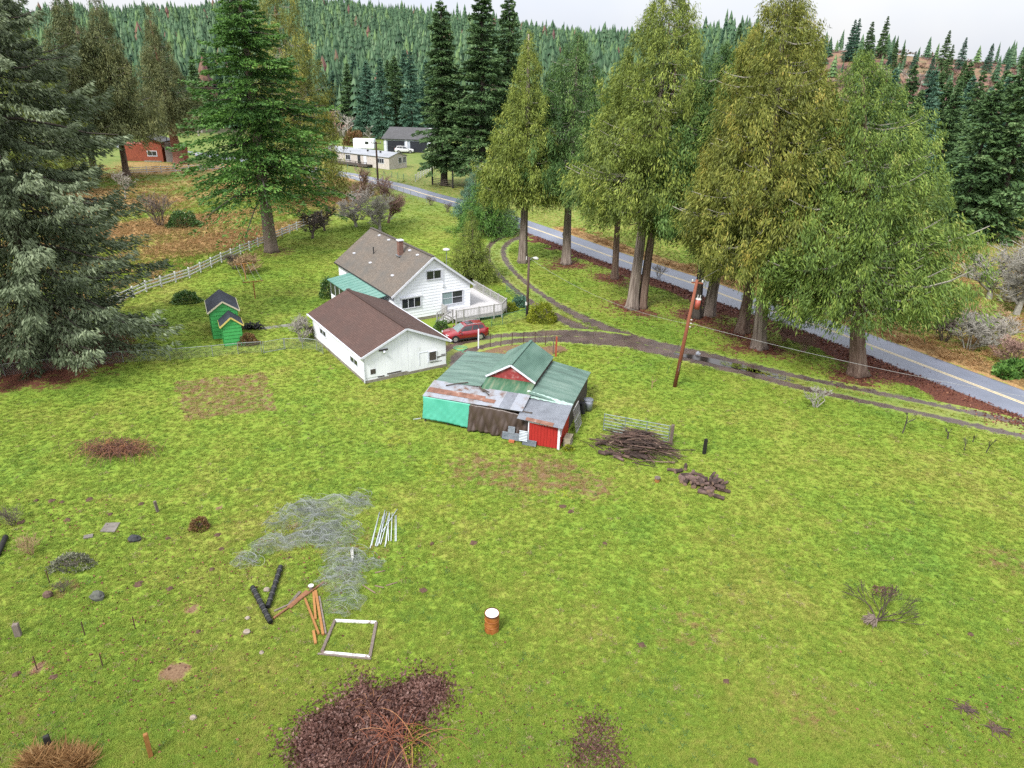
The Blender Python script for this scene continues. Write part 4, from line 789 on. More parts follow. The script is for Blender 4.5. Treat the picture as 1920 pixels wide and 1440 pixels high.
leafy('evergreen_shrub', 'rusty orange bush near the white trailer', at(664, 272), 3.4, 3.0, 4.2, 1500, REDTWIGLEAF, 12, .7)
leafy('evergreen_shrub', 'broad evergreen shrub on the verge far across the road', at(1905, 700), 1.5, 1.3, 1.2, 1500, FIR_M, 13, .3)
leafy('evergreen_shrub', 'fern-like green clump on the verge across the road', at(1885, 705), .9, .8, .7, 700, FIR_M, 14, .35)
leafy('evergreen_shrub', 'small green weed clump by the red shed corner', at(1066, 843), .35, .3, .3, 350, YELLOWGREEN, 15, .12, cat='weed')
# ---------------------------------------------------------------- buildings
WHITE = surf('white_paint', [(.74, .77, .84), (.82, .85, .9)], .8, .6, k=1.0)
WHITE_OLD = surf('weathered_white_paint', [(.44, .42, .40), (.70, .72, .77), (.77, .79, .84)], 1.1, .7, stretch=(1, 1, .4), pos=[.24, .34, .55], detail=5, k=1.0)
TRIM = surf('white_trim', [(.52, .54, .60), (.62, .64, .70)], 4, .5, k=1.0)
CONC = surf('concrete_foot', [(.19, .17, .14), (.36, .33, .28)], 2.5, .9, .6, 12)
GLASS = surf('window_glass', [(.012, .014, .018), (.04, .045, .055)], 1.5, .08, spec=.8)
CURTAIN = surf('curtained_glass', [(.20, .30, .31), (.36, .46, .46)], 3, .3, stretch=(6, 6, .3))
ROOF_G = shingle('grey_brown_shingles', (.125, .105, .088), (.165, .138, .115), (.10, .095, .088), k=1.0)
ROOF_B = shingle('brown_shingles', (.115, .068, .058), (.145, .088, .075), (.10, .066, .058), 3.0, 5.5, k=.68)
ROOF_N = shingle('slate_blue_roofing', (.045, .055, .075), (.06, .07, .095), (.035, .04, .055), 1.5, 1.5)
GREEN_METAL = surf('green_painted_metal', [(.065, .13, .105), (.11, .20, .16), (.165, .265, .22)], .9, .5, .0, stretch=(1, .35, 1), wave=('X', 3.3, .35), detail=8, pos=[.3, .5, .72])
GREEN_METAL2 = surf('faded_green_metal', [(.075, .125, .105), (.12, .205, .17), (.195, .28, .24)], 1.3, .5, .0, stretch=(.3, 1.6, 1), wave=('Y', 3.3, .4), detail=8, pos=[.3, .5, .72])
GREEN_MOSS = surf('mossy_green_metal', [(.03, .10, .045), (.06, .15, .085), (.17, .21, .13)], 1.6, .6, .0, stretch=(2.4, .4, 1), wave=('X', 3.3, .4), detail=8, pos=[.3, .5, .7])
PORCHG = surf('pale_green_porch_metal', [(.11, .26, .22), (.17, .33, .28)], 1.2, .4)
SILVER = surf('galvanised_sheet', [(.26, .28, .325), (.38, .41, .47)], 1.6, .35, metal=.55, wave=('X', 4.2, .5))
SILVER_RUST = surf('rusting_sheet', [(.36, .385, .44), (.31, .31, .33), (.17, .08, .05)], 1.5, .5, metal=.25, wave=('X', 4.2, .4), pos=[.46, .58, .70], detail=9)
RUST = surf('rusty_sheet', [(.16, .075, .05), (.27, .13, .09), (.4, .34, .32)], 1.6, .7, pos=[.35, .55, .72], wave=('X', 4.2, .4), detail=8)
BARNRED = surf('barn_red', [(.33, .018, .016), (.50, .028, .024)], 2.0, .6, stretch=(8, 8, .6), bump=.3, bscale=9)
BARNRED_OLD = surf('flaking_barn_red', [(.24, .035, .035), (.34, .05, .05), (.42, .27, .26)], 3.2, .75, pos=[.3, .55, .70], detail=9)
TARP = surf('turquoise_tarp', [(.07, .40, .28), (.12, .52, .39)], .8, .45)
TARP_B = surf('brown_tarp', [(.062, .042, .034), (.09, .064, .053)], .8, .38)
OLDWOOD = surf('weathered_boards', [(.05, .042, .036), (.12, .10, .085)], 3, .9, .5, 12, stretch=(1, 1, 4))
SHEDGREEN = surf('bright_green_paint', [(.045, .34, .08), (.065, .42, .11)], 2.5, .6, .2, 12)
YTRIM = surf('yellow_trim', [(.62, .50, .12), (.74, .62, .22)], 4, .5); CREAM = surf('cream_trim', [(.6, .54, .38), (.72, .66, .5)], 4, .5)
DECK = surf('weathered_deck_wood', [(.46, .45, .46), (.6, .59, .6)], 3, .8, .3, 14, stretch=(1, 5, 1)); RAIL = surf('grey_railing', [(.38, .37, .37), (.5, .49, .49)], 5, .75)
BRICK = shingle('chimney_brick', (.26, .12, .09), (.34, .18, .14), (.2, .14, .12), 4.5, 13, k=.8)
DARK = surf('dark_metal', [(.02, .02, .022), (.04, .04, .045)], 5, .5)
TAN = surf('pale_siding', [(.54, .49, .45), (.66, .61, .57)], 1.5, .7, wave=('Z', 8, .3)); GREYROOF = surf('grey_metal_roof', [(.24, .26, .29), (.34, .36, .40)], 1.0, .45, stretch=(1, .3, 1))
GREYSHINGLE = shingle('grey_shingles', (.13, .13, .14), (.17, .17, .18), (.11, .11, .115)); PALEBLUE = surf('pale_blue_siding', [(.42, .47, .54), (.52, .57, .64)], 1.5, .7, wave=('Z', 6, .3))
CABIN = surf('red_cabin_boards', [(.22, .05, .025), (.36, .09, .045)], 2.5, .7, wave=('Z', 7, .4))

def window(parent, o, u, w_, h_, cols=2, rows=1, fr=.07, nrm=None, mats=None, curtain=()):
    "framed window on a wall: o lower corner, u direction along the wall; panes are sub-parts"
    o, u = Vector(o), Vector(u).normalized(); z = Vector((0, 0, 1)); n = Vector(nrm) if nrm else Vector((u.y, -u.x, 0)).normalized()
    mb = MB(); R_ = lambda a, b, c, d, t0, t1: [o + u * a + z * c + n * t0, o + u * b + z * c + n * t0, o + u * b + z * d + n * t0, o + u * a + z * d + n * t0]
    def bar(a, b, c, d, t=.06):
        P = [o + u * p + z * q + n * k for k in (-.02, t) for p, q in ((a, c), (b, c), (b, d), (a, d))]
        mb.add(P, [(3, 2, 1, 0), (4, 5, 6, 7), (0, 1, 5, 4), (1, 2, 6, 5), (2, 3, 7, 6), (3, 0, 4, 7)])
    bar(-fr, w_ + fr, -fr, 0, .075); bar(-fr, w_ + fr, h_, h_ + fr, .075); bar(-fr, 0, 0, h_); bar(w_, w_ + fr, 0, h_)
    for i in range(1, cols): bar(w_ * i / cols - .025, w_ * i / cols + .025, 0, h_, .045)
    for j in range(1, rows): bar(0, w_, h_ * j / rows - .02, h_ * j / rows + .02, .04)
    f = mb.build('window', TRIM, parent)
    for i in range(cols):
        for j in range(rows):
            a, b, c, d = w_ * i / cols, w_ * (i + 1) / cols, h_ * j / rows, h_ * (j + 1) / rows
            P = [o + u * p + z * q + n * .015 for p, q in ((a, c), (b, c), (b, d), (a, d))]
            MB().slab(P, .012).build('pane', CURTAIN if (i, j) in curtain else GLASS, f)
    return f

def gable_poly(hw, zb, ze, zr, ys=0.0): return [(-hw, ys, zb), (hw, ys, zb), (hw, ys, ze), (0, ys, zr), (-hw, ys, ze)]

def house():
    h = thing('farmhouse', 'white clapboard farmhouse with brick chimney and steep grey-brown roof', 'house', (-8.202, 70.443, 0), 2.162 - math.pi / 2)
    W, Lh, He, Hr = 4.79, 15.9, 3.03, 6.57; k = (Hr - He) / W; hw = 4.40; t0, t1 = .35, Lh - .35; rz = lambda s: Hr - k * abs(s) - .16
    wl = MB(); P = gable_poly(hw, .0, rz(hw), rz(0)); n = 5
    V = [(p[0], t0, p[2]) for p in P] + [(p[0], t1, p[2]) for p in P]
    wl.add(V, [(0, 1, 2, 3, 4), (9, 8, 7, 6, 5)] + [(i, 5 + i, 5 + (i + 1) % 5, (i + 1) % 5) for i in (0, 1, 4)])
    wall = wl.build('wall', WHITE, h)
    MB().bx(-hw - .02, hw + .02, t0 - .02, t1 + .02, 0, .32).build('foundation', CONC, h)
    z = .32
    while z < rz(0) - .15:                                    # lapped clapboards, clipped to the gable
        zt = z + .31; sb = hw if z <= rz(hw) else max(.05, (Hr - .16 - z) / k); st = hw if zt <= rz(hw) else max(0.02, (Hr - .16 - zt) / k)
        y0, y1 = t0 - .036, t0 - .012
        MB().add([(-sb, y0, z), (sb, y0, z), (st, y1, zt), (-st, y1, zt), (-sb, t0, z), (sb, t0, z), (st, t0, zt), (-st, t0, zt)], [(0, 1, 2, 3), (0, 4, 5, 1), (1, 5, 6, 2), (3, 7, 4, 0), (2, 6, 7, 3)]).build('clapboard', WHITE, wall)
        if z < rz(hw) - .3: MB().add([(-hw - .05, t0, z), (-hw - .012, t0, zt), (-hw - .012, t1, zt), (-hw - .05, t1, z), (-hw, t0, z), (-hw, t1, z)], [(0, 1, 2, 3), (0, 3, 5, 4)]).build('clapboard', WHITE, wall)
        z += .31
    rf = uv_slab('roof', (-W, Lh, He), (-W, 0, He), (0, 0, Hr), (0, Lh, Hr), .14, ROOF_G, h)
    uv_slab('roof', (W, 0, He), (W, Lh, He), (0.0, Lh, Hr), (0.0, 0, Hr), .14, ROOF_G, h)
    MB().beam((0, -.02, Hr + .02), (0, Lh + .02, Hr + .02), .34, .05).build('ridge_cap', ROOF_G, rf)
    for s in (-1, 1):
        MB().beam((s * (W + .01), -.03, He - .10), (s * .02, -.03, Hr - .10), .05, .2).build('bargeboard', TRIM, h)
        MB().beam((s * (W + .03), -.02, He - .08), (s * (W + .03), Lh, He - .08), .07, .12).build('gutter', TRIM if s > 0 else DARK, h)
    # chimney, pipe, vents
    zc = Hr - k * 1.14; ch = MB().bx(-1.4, -.9, 5.2, 5.7, zc - .6, zc + 1.5).build('chimney', BRICK, rf); me = ch.data; uvl = me.uv_layers.new(name='UVMap')
    for p_ in me.polygons:
        for li in p_.loop_indices:
            co = me.vertices[me.loops[li].vertex_index].co; uvl.data[li].uv = ((co.x if abs(p_.normal.y) > .5 else co.y) + 9, co.z + 9)
    MB().bx(-1.46, -.84, 5.14, 5.76, zc + 1.5, zc + 1.6).build('chimney_cap', TRIM, rf)
    MB().bx(-1.56, -.72, 5.02, 5.88, zc - .12, zc - .02).build('flashing', SILVER, rf)
    zp = Hr - k * 2.21; MB().tube([(-2.21, 10.18, zp - .1), (-2.21, 10.18, zp + .75)], .07, 8).build('vent_pipe', DARK, rf)
    for s, t in ((-3.11, 13.73), (-3.15, 9.0), (-3.18, 3.17), (-.4, 12.6), (-.4, 10.0), (-.45, 4.6), (-.52, 2.64)):
        zv = Hr - k * abs(s); MB().box((s, t, zv + .05), (.28, .28, .12)).build('roof_vent', TRIM, rf)
    # windows
    y = t0 - .05
    window(h, (-.70, y, 4.2), (1, 0, 0), 1.6, .84); window(h, (-3.55, y, 1.55), (1, 0, 0), 2.05, .98, 3)
    window(h, (1.02, y, 1.25), (1, 0, 0), 2.4, 1.3, 2, 2, curtain=((0, 0), (0, 1)))
    MB().bx(-3.75, -1.3, y - .1, y, 2.6, 2.72).build('window_hood', TRIM, h)
    window(h, (-hw - .05, 13.0, 1.2), (0, -1, 0), .9, 1.2, 1, 2); window(h, (hw + .05, 3.0, 1.1), (0, 1, 0), 1.6, 1.2, 2); window(h, (hw + .05, 9.0, 1.1), (0, 1, 0), 1.6, 1.2, 2)
    MB().bx(hw, hw + .07, 6.2, 7.15, .62, 2.7).build('door', TRIM, h)
    # glazed porch under a pale green metal roof
    pr = uv_slab('porch_roof', (-7.45, 11.1, 2.5), (-7.45, 1.2, 2.5), (-4.5, 1.2, 2.95), (-4.5, 11.1, 2.95), .07, PORCHG, h)
    for q in range(1, 12): MB().beam((-7.45, 1.2 + q * .83, 2.515), (-4.9, 1.2 + q * .83, 2.90), .03, .03).build('roof_seam', PORCHG, pr)
    MB().bx(-7.2, -4.42, 1.5, 10.8, 0, .95).build('porch_wall', WHITE, h)
    for t in np.linspace(1.55, 10.75, 8): MB().bx(-7.2, -7.1, t - .05, t + .05, .95, 2.46).build('porch_post', TRIM, h)
    for s in (-7.15, -6.2, -5.3): MB().bx(s - .05, s + .05, 10.7, 10.8, .95, 2.5).build('porch_post', TRIM, h)
    MB().bx(-7.18, -7.12, 1.6, 10.7, .95, 2.44).build('porch_glass', GLASS, h)
    # deck with railings and steps
    dk = MB(); poly = [(.9, -2.9), (6.3, -3.05), (7.6, -1.9), (8.2, 6.2), (4.42, 6.2), (4.42, .28), (.9, .28)]
    deck = MB().slab([(*p, .60) for p in poly], .06).build('deck', DECK, h)
    for i in range(28):                                      # deck boards run away from the house front
        x0 = .93 + i * .26; 
        if x0 > 7.9: break
        yb = -2.88 - .02 * (x0 - .9) if x0 < 6.2 else -3.05 + (x0 - 6.2) * .95; yt = .26 if x0 < 4.2 else 6.1
        MB().bx(x0, x0 + .235, yb, yt, .602, .622).build('deck_board', DECK, deck)
    edge = [(1.75, -2.92), (6.3, -3.05), (7.6, -1.9), (8.2, 6.2)]; edge0 = [(.9, -2.9)] + edge
    for a, b in zip(edge0[:-1], edge0[1:]): MB().beam((*a, .47), (*b, .47), .05, .24).build('fascia', RAIL, deck)
    for a, b in zip(edge0[:-1], edge0[1:]):
        A, B = Vector((*a, 0)), Vector((*b, 0)); ln = (B - A).length; d = (B - A) / ln; rm = MB()
        for zz, hh in ((.72, .07), (1.52, .08)): rm.beam(A + Vector((0, 0, zz)), B + Vector((0, 0, zz)), .07, hh)
        for q in range(int(ln / .17)):
            p = A + d * (.1 + q * .17); rm.box((p.x, p.y, 1.12), (.045, .045, .76), math.atan2(d.y, d.x))
        r_ = rm.build('railing', RAIL, deck); r_['kind'] = 'stuff'
        for q in range(int(ln / 1.8) + 1):
            p = A + d * min(ln, q * 1.8); MB().box((p.x, p.y, .82), (.11, .11, 1.64)).build('railing_post', RAIL, deck)
    A, B = Vector((.9, -2.9, 0)), Vector((.9, -2.2, 0)); st = MB()
    for i in range(4): MB().bx(.9 - .3 * (i + 1), .9 - .3 * i, -2.15, -.95, .60 - .15 * (i + 1) - .05, .60 - .15 * (i + 1)).build('step', DECK, deck)
    for t in (-2.2, -.92):
        MB().beam((.9, t, .5), (-.35, t, -.02), .05, .2).build('stringer', RAIL, deck)
        MB().beam((.9, t, 1.5), (-.25, t, .95), .06, .07).build('stair_rail', RAIL, deck); MB().box((-.25, t, .46), (.09, .09, .95)).build('railing_post', RAIL, deck); MB().box((.9, t, .8), (.1, .1, 1.5)).build('railing_post', RAIL, deck)
        sm = MB()
        for q in range(6): f = q / 6 + .08; sm.box((.9 - 1.15 * f, t, .98 - .55 * f), (.04, .04, .85))
        sm.build('railing', RAIL, deck)['kind'] = 'stuff'
    MB().bx(.9, .96, -.9, .26, .65, 1.45).build('railing', RAIL, deck)
    for p in edge0 + [(3.6, -2.95), (7.9, 2)]: MB().box((*p, .2), (.1, .1, .5)).build('deck_pier', OLDWOOD, deck)
    # wall lantern at the gable
    MB().box((1.15, t0 - .09, 3.35), (.18, .12, .3)).build('meter_box', TRIM, h); MB().tube([(1.15, t0 - .08, 3.5), (1.15, t0 - .08, 5.1)], .025, 5).build('conduit', TRIM, h)
house()

def garage():
    g = thing('garage', 'long white garage with brown shingle roof and peeling board walls', 'garage', (-8.782, 55.306, 0), 2.165 - math.pi / 2)
    W, Lg, He, Hr = 4.11, 13.05, 2.45, 4.27; k = (Hr - He) / W; hw = 3.76; t0, t1 = .3, Lg - .3; rz = lambda s: Hr - k * abs(s) - .14
    P = gable_poly(hw, 0, rz(hw), rz(0)); V = [(p[0], t0, p[2]) for p in P] + [(p[0], t1, p[2]) for p in P]
    wall = MB().add(V, [(0, 1, 2, 3, 4), (9, 8, 7, 6, 5)] + [(i, 5 + i, 5 + (i + 1) % 5, (i + 1) % 5) for i in (0, 1, 4)]).build('wall', WHITE_OLD, g)
    s = -hw
    while s < hw - .05:                                        # vertical boards with open joints
        e = min(s + .30, hw); zb = .30 if s < 0.0 else .18
        if s < -2.7: zb = .45
        sm_ = (s + e) / 2; mb = MB(); y0 = t0 - random.uniform(.025, .029)
        ta, tb = rz(s), rz(e - .02)
        Q = [(s, y0, zb), (e - .004, y0, zb), (e - .004, y0, tb), (s, y0, ta)]
        if s < 0 < e: Q = [(s, y0, zb), (e - .02, y0, zb), (e - .02, y0, tb), (0, y0, rz(0)), (s, y0, ta)]
        mb.slab(Q, .03).build('board', WHITE_OLD, wall); s = e
    t = t0
    while t < t1 - .05:
        e = min(t + .61, t1); MB().slab([(-hw - .025, e - .012, .22), (-hw - .025, t, .22), (-hw - .025, t, rz(hw)), (-hw - .025, e - .012, rz(hw))], .028).build('board', WHITE_OLD, wall); t = e
    MB().bx(-hw - .05, hw + .04, t0 - .05, t1 + .04, 0, .24).build('foundation', CONC, g)
    r1 = uv_slab('roof', (-W, Lg, He), (-W, 0, He), (0, 0, Hr), (0, Lg, Hr), .10, ROOF_B, g); uv_slab('roof', (W, 0, He), (W, Lg, He), (0, Lg, Hr), (0, 0, Hr), .10, ROOF_B, g)
    MB().beam((0, -.02, Hr + .015), (0, Lg + .02, Hr + .015), .32, .045).build('ridge_cap', ROOF_B, r1)
    for s in (-1, 1): MB().beam((s * (W + .01), -.03, He - .08), (s * .02, -.03, Hr - .08), .045, .17).build('bargeboard', TRIM, g)
    gt = MB().beam((-W - .06, -.02, He - .07), (-W - .06, Lg, He - .07), .11, .1).build('gutter', TRIM, g); MB().tube([(-W - .04, .1, He - .1), (-hw - .1, .22, He - .4), (-hw - .1, .22, .1)], .045, 6).build('downpipe', TRIM, gt)
    MB().beam((W + .06, -.02, He - .07), (W + .06, Lg, He - .07), .11, .1).build('gutter', TRIM, g)
    y = t0 - .035
    window(g, (2.1, y, .84), (1, 0, 0), .66, .8, 1, 1, .05)
    MB().bx(2.1, 2.76, y - .05, y - .03, .86, 1.6).build('window_board', OLDWOOD, g)
    dm = MB(); [dm.bx(*q) for q in ((1.15, 1.19, y - .015, y + .01, .58, 1.72), (1.99, 2.03, y - .015, y + .01, .58, 1.72), (1.15, 2.03, y - .015, y + .01, 1.72, 1.76))]; dm.build('door', TRIM, g)
    for s0, s1, z0, z1 in ((-3.3, -2.85, .72, 1.15), (2.85, 3.7, 1.02, 1.09), (2.82, 3.1, .93, .985), (3.25, 3.7, 1.15, 1.21), (-2.7, -2.1, .32, .42), (-1.85, -.55, .40, .52), (2.2, 3.3, .62, .66)):
        MB().bx(s0, s1, y - .012, y + .005, z0, z1).build('bare_patch', OLDWOOD, wall)
    MB().bx(-1.7, 0, y - .02, y, .05, .36).build('bare_patch', CONC, wall)
    lb = MB().bx(-2.45, -1.7, y - .1, y, 2.62, 2.74).build('light_bracket', OLDWOOD, g); MB().tube([(-2.05, y - .05, 2.6), (-2.05, y - .22, 2.45)], [.09, .12], 8).build('lamp', TRIM, lb)
    window(g, (-hw - .03, 10.7, 1.2), (0, -1, 0), 1.5, .5, 2, 1, .05); window(g, (-hw - .03, 3.3, 1.0), (0, -1, 0), 1.6, .5, 2, 1, .05)
garage()

def shed():
    s_ = thing('barn_shed', 'patched red shed with green metal roofs and a raised centre gable', 'shed', (-5.715, 48.855, 0), 1.276 - math.pi / 2)
    s1, s2, s3, tb = 3.56, 7.33, 10.48, 6.76; m = (s1 + s2) / 2
    # walls
    wl = MB(); wl.bx(.1, s1, .1, tb - .1, 0, 2.36); wl.build('wall', OLDWOOD, s_)
    MB().bx(s1 + .01, s2 - .01, 1.5, tb - .12, 0, 2.86).build('wall', OLDWOOD, s_)
    MB().bx(s2, s3 - .2, .1, tb - .1, 0, 1.98).build('wall', OLDWOOD, s_)
    MB().add([(s1 + .05, 1.45, 2.62), (s2 - .05, 1.45, 2.62), (s2 - .05, 1.45, 2.86), (m, 1.45, 3.97), (s1 + .05, 1.45, 2.86), (s1 + .05, 1.55, 2.62), (s2 - .05, 1.55, 2.62), (s2 - .05, 1.55, 2.86), (m, 1.55, 3.97), (s1 + .05, 1.55, 2.86)], [(0, 1, 2, 3, 4), (9, 8, 7, 6, 5), (0, 5, 6, 1)]).build('gable_board', BARNRED_OLD, s_)
    # roofs
    L1 = uv_slab('roof', (-.08, tb, 2.40), (-.08, 0, 2.40), (s1 + .02, -.02, 2.60), (s1 + .02, tb, 2.60), .05, GREEN_METAL2, s_)
    uv_slab('roof', (s3, 0, 2.04), (s3, tb, 2.04), (s2 + .02, tb, 2.56), (s2 + .02, 0, 2.56), .05, GREEN_METAL2, s_)
    uv_slab('roof', (s1 + .03, -.1, 2.43), (s2 + .01, -.1, 2.43), (s2 + .01, 1.46, 2.80), (s1 + .03, 1.46, 2.80), .05, GREEN_MOSS, s_)
    ov = 1.28
    ga = uv_slab('roof', (s1 - .05, tb, 2.91), (s1 - .05, ov, 2.91), (m, ov, 4.07), (m, tb, 4.07), .05, GREEN_METAL, s_); uv_slab('roof', (s2 + .05, ov, 2.91), (s2 + .05, tb, 2.91), (m, tb, 4.07), (m, ov, 4.07), .05, GREEN_METAL, s_)
    MB().beam((m, ov - .02, 4.085), (m, tb + .02, 4.085), .22, .035).build('ridge_cap', GREEN_METAL, ga)
    for a in (s1 - .05, s2 + .05): MB().beam((a, ov - .02, 2.85), (m, ov - .02, 4.0), .05, .13).build('bargeboard', TRIM, s_)
    # rusty patchwork lean-to roof: each sheet on its own
    xs = [-.12, 1.35, 2.85, 4.3, 5.6, 6.55, 7.35]; mats = [SILVER_RUST, SILVER_RUST, SILVER_RUST, SILVER_RUST, SILVER, SILVER_RUST]
    for i in range(6):
        dz = .012 * (i % 2); uv_slab('roof_sheet', (xs[i] - .06, -2.12, 2.10 + dz), (xs[i + 1] + .06, -2.12, 2.10 + dz), (xs[i + 1] + .06, .08 if i < 3 else -.02, 2.46 + dz), (xs[i] - .06, .08 if i < 3 else -.02, 2.46 + dz), .012, mats[i], s_)
    uv_slab('roof_sheet', (-.1, -1.55, 2.222), (4.35, -1.62, 2.215), (4.35, -1.05, 2.315), (-.1, -.95, 2.325), .012, RUST, s_); uv_slab('roof_sheet', (4.3, -1.7, 2.205), (5.2, -1.72, 2.20), (5.2, -1.3, 2.28), (4.3, -1.3, 2.28), .012, RUST, s_)
    # red lean-to at the corner
    uv_slab('roof_sheet', (7.28, -2.95, 1.95), (10.62, -3.25, 1.86), (10.55, .1, 2.17), (7.12, .25, 2.26), .02, SILVER, s_)
    uv_slab('roof_sheet', (7.9, -2.98, 1.962), (9.9, -3.22, 1.90), (9.9, -2.75, 1.945), (7.9, -2.62, 2.0), .008, RUST, s_)
    x = 8.15
    while x < 10.3:
        e = min(x + .22, 10.32); MB().bx(x, e - .012, -2.82, -2.78, .05, 1.72).build('board', BARNRED, s_); x = e
    y = -2.78
    while y < -.1:
        e = min(y + .22, -.05); MB().bx(10.31, 10.35, y, e - .012, .05, 1.74).build('board', BARNRED, s_); y = e
    MB().bx(8.2, 10.28, -2.76, -.1, 0, 1.66).build('wall', OLDWOOD, s_)
    MB().bx(10.22, 10.38, -2.88, -2.76, 0, 1.75).build('corner_post', TRIM, s_); MB().beam((8.1, -2.86, 1.80), (10.4, -2.98, 1.78), .04, .1).build('fascia', TRIM, s_); MB().bx(8.08, 8.16, -2.86, -2.74, 0, 1.75).build('corner_post', TRIM, s_)
    MB().beam((10.4, -2.8, 1.0), (10.4, -2.2, 1.7), .04, .09).build('brace', TRIM, s_)
    for xx in (-.05, 1.75, 3.52, 5.8, 8.05): MB().bx(xx - .06, xx + .06, -2.06, -1.94, 0, 2.1).build('post', OLDWOOD, s_)
    MB().beam((-.1, -2.0, 2.04), (8.1, -2.0, 2.04), .08, .1).build('eave_beam', OLDWOOD, s_)
    # ridge flashing of white tarp along the joint
    cl = MB(); n = 22
    for i in range(n + 1):
        q = i / n; xx = 7.05 + 3.5 * q; zt = 2.28 - .20 * q + .05; wv = .05 * math.sin(i * 1.9)
        cl.v += [(xx, .42 - .42 * q * .3 + wv, 2.56 - .5 * q + .05 + .02 * math.sin(i * 2.7)), (xx, .12 - .3 * q * .3 - wv, zt + .04), (xx, -.12 + wv, zt - .01)]
    for i in range(n): cl.f += [(3 * i, 3 * i + 1, 3 * i + 4, 3 * i + 3), (3 * i + 1, 3 * i + 2, 3 * i + 5, 3 * i + 4)]
    o = cl.build('joint_tarp', surf('white_green_tarp', [(.28, .46, .39), (.5, .6, .56)], 3, .5), s_, True)
    # hanging tarps
    def tarp(name, mat, x0, x1, ztop, zbot, amp, y0=-2.14, nx=46, nz=18, seed=1, sag=0.0, fold=False):
        r = np.random.default_rng(seed); V = []
        for j in range(nz + 1):
            for i in range(nx + 1):
                u, v = i / nx, j / nz; x = x0 + (x1 - x0) * u; zt, zb = ztop(u), zbot(u); z = zt + (zb - zt) * v
                f = amp * v * (math.sin(u * 31 + 4 * v) + .6 * math.sin(u * 57 + seed - 7 * v) + .7 * math.sin((u * 1.3 + v) * 14)) * .5 + sag * math.sin(v * 3.14) * .2; f = amp * v ** .7 * (.55 * abs(math.sin(u * 17 - v * 2.4)) + .3 * abs(math.sin(u * 33 + v * 3.1 + 1)) + .25 * abs(math.sin(u * 9 + v * 4))) if fold else f; V.append((x + .03 * math.sin(v * 5 + u * 9), y0 - abs(f) - .10 * v, z))
        Fq = [(j * (nx + 1) + i, j * (nx + 1) + i + 1, (j + 1) * (nx + 1) + i + 1, (j + 1) * (nx + 1) + i) for j in range(nz) for i in range(nx)]
        o = put(name, npmesh(name, V, np.array(Fq)[:, ::-1], mat, smooth=True), None, s_); md = o.modifiers.new('thick', 'SOLIDIFY'); md.thickness = .012; return o
    tarp('tarp', TARP, -.14, 3.52, lambda u: 2.07 - .02 * u, lambda u: .30 - .16 * u + .12 * math.sin(u * 3.1) * .6, .05, seed=2)
    tarp('tarp', TARP_B, 3.45, 8.12, lambda u: 2.04 - .10 * u - .38 * max(0, u - .55), lambda u: .03 + .1 * abs(math.sin(u * 7)), .34, y0=-2.12, nx=120, nz=20, seed=3, fold=True)
    tarp('tarp', TARP_B, 6.0, 8.1, lambda u: .9 - .4 * math.sin(u * 3.14), lambda u: .05, .16, y0=-2.32, seed=5, fold=True)
    # debris on the lean-to roof
    for a, b, r0 in (((1.0, -.5, 2.42), (2.5, .2, 2.62), .045), ((3.4, .05, 2.52), (4.0, -.55, 2.42), .06), ((3.8, -.3, 2.46), (4.5, -.85, 2.38), .05), ((3.6, -.2, 2.48), (4.4, -.5, 2.42), .04)):
        q = MB().tube([a, ((a[0] + b[0]) / 2, (a[1] + b[1]) / 2, (a[2] + b[2]) / 2 + .03), b], r0, 6).build('fallen_branch', BARK_DARK); q.matrix_world = s_.matrix_basis @ q.matrix_basis; tag(q, 'dead branch lying on the rusty lean-to roof', 'branch', 'branches on the shed roof')
    # things leaning on it
    fm = s_.matrix_basis
    def lean(name, mb, mat, label, cat, group=None):
        o = mb.build(name, mat); o.matrix_world = fm; return tag(o, label, cat, group)
    def corr(x0, x1, z0, z1, y0, y1, n=16):
        V = []; 
        for j, (yy, zz) in enumerate(((y0, z0), (y1, z1))):
            for i in range(n * 2 + 1): x = x0 + (x1 - x0) * i / (n * 2); V.append((x, yy - (.03 if i % 2 else 0), zz))
        k = n * 2 + 1; mb = MB().add(V, [(i, i + 1, k + i + 1, k + i) for i in range(n * 2)]); return mb
    def corr_h(x0, x1, z0, z1, y0, y1, n=7):
        V = []
        for i in range(n * 2 + 1):
            q = i / (n * 2); z = z0 + (z1 - z0) * q; y = y0 + (y1 - y0) * q - (.04 if i % 2 else 0); V += [(x0, y, z), (x1, y, z)]
        return MB().add(V, [(2 * i, 2 * i + 1, 2 * i + 3, 2 * i + 2) for i in range(n * 2)])
    sheet = surf('grey_corrugated', [(.12, .145, .17), (.25, .28, .31)], 2, .45, metal=.4)
    for (x0, x1, z0, z1, y0, y1, lb) in ((6.15, 7.6, .05, .55, -2.72, -2.55, 'long corrugated sheet lying against the brown tarp foot'), (6.55, 7.05, .5, 1.0, -2.60, -2.48, 'small square corrugated sheet above the long one'), (7.5, 8.1, .25, 1.05, -3.0, -2.92, 'upright corrugated sheet at the edge of the red boards'), (7.75, 8.75, .02, .40, -3.05, -2.9, 'corrugated offcut standing in front of the red boards')):
        o = lean('corrugated_sheet', corr_h(x0, x1, z0, z1, y0, y1), sheet, lb, 'metal sheet', 'corrugated sheets by the shed'); md = o.modifiers.new('thick', 'SOLIDIFY'); md.thickness = .01
    lean('brick_block', MB().box((6.95, -2.95, .08), (.4, .22, .16)), surf('orange_brick', [(.5, .15, .06)], 4, .8), 'orange brick block at the foot of the brown tarp', 'brick')
    # metal rack panel leaning on the side wall
    rk = thing('rack_panel', 'metal slatted panel leaning against the shed side wall', 'panel', (0, 0, 0)); rk.matrix_world = fm
    for q in range(7): MB().beam((10.95, .0 + q * .28, 0), (10.6, .05 + q * .28, 1.75), .04, .04).build('slat', RAIL, rk)
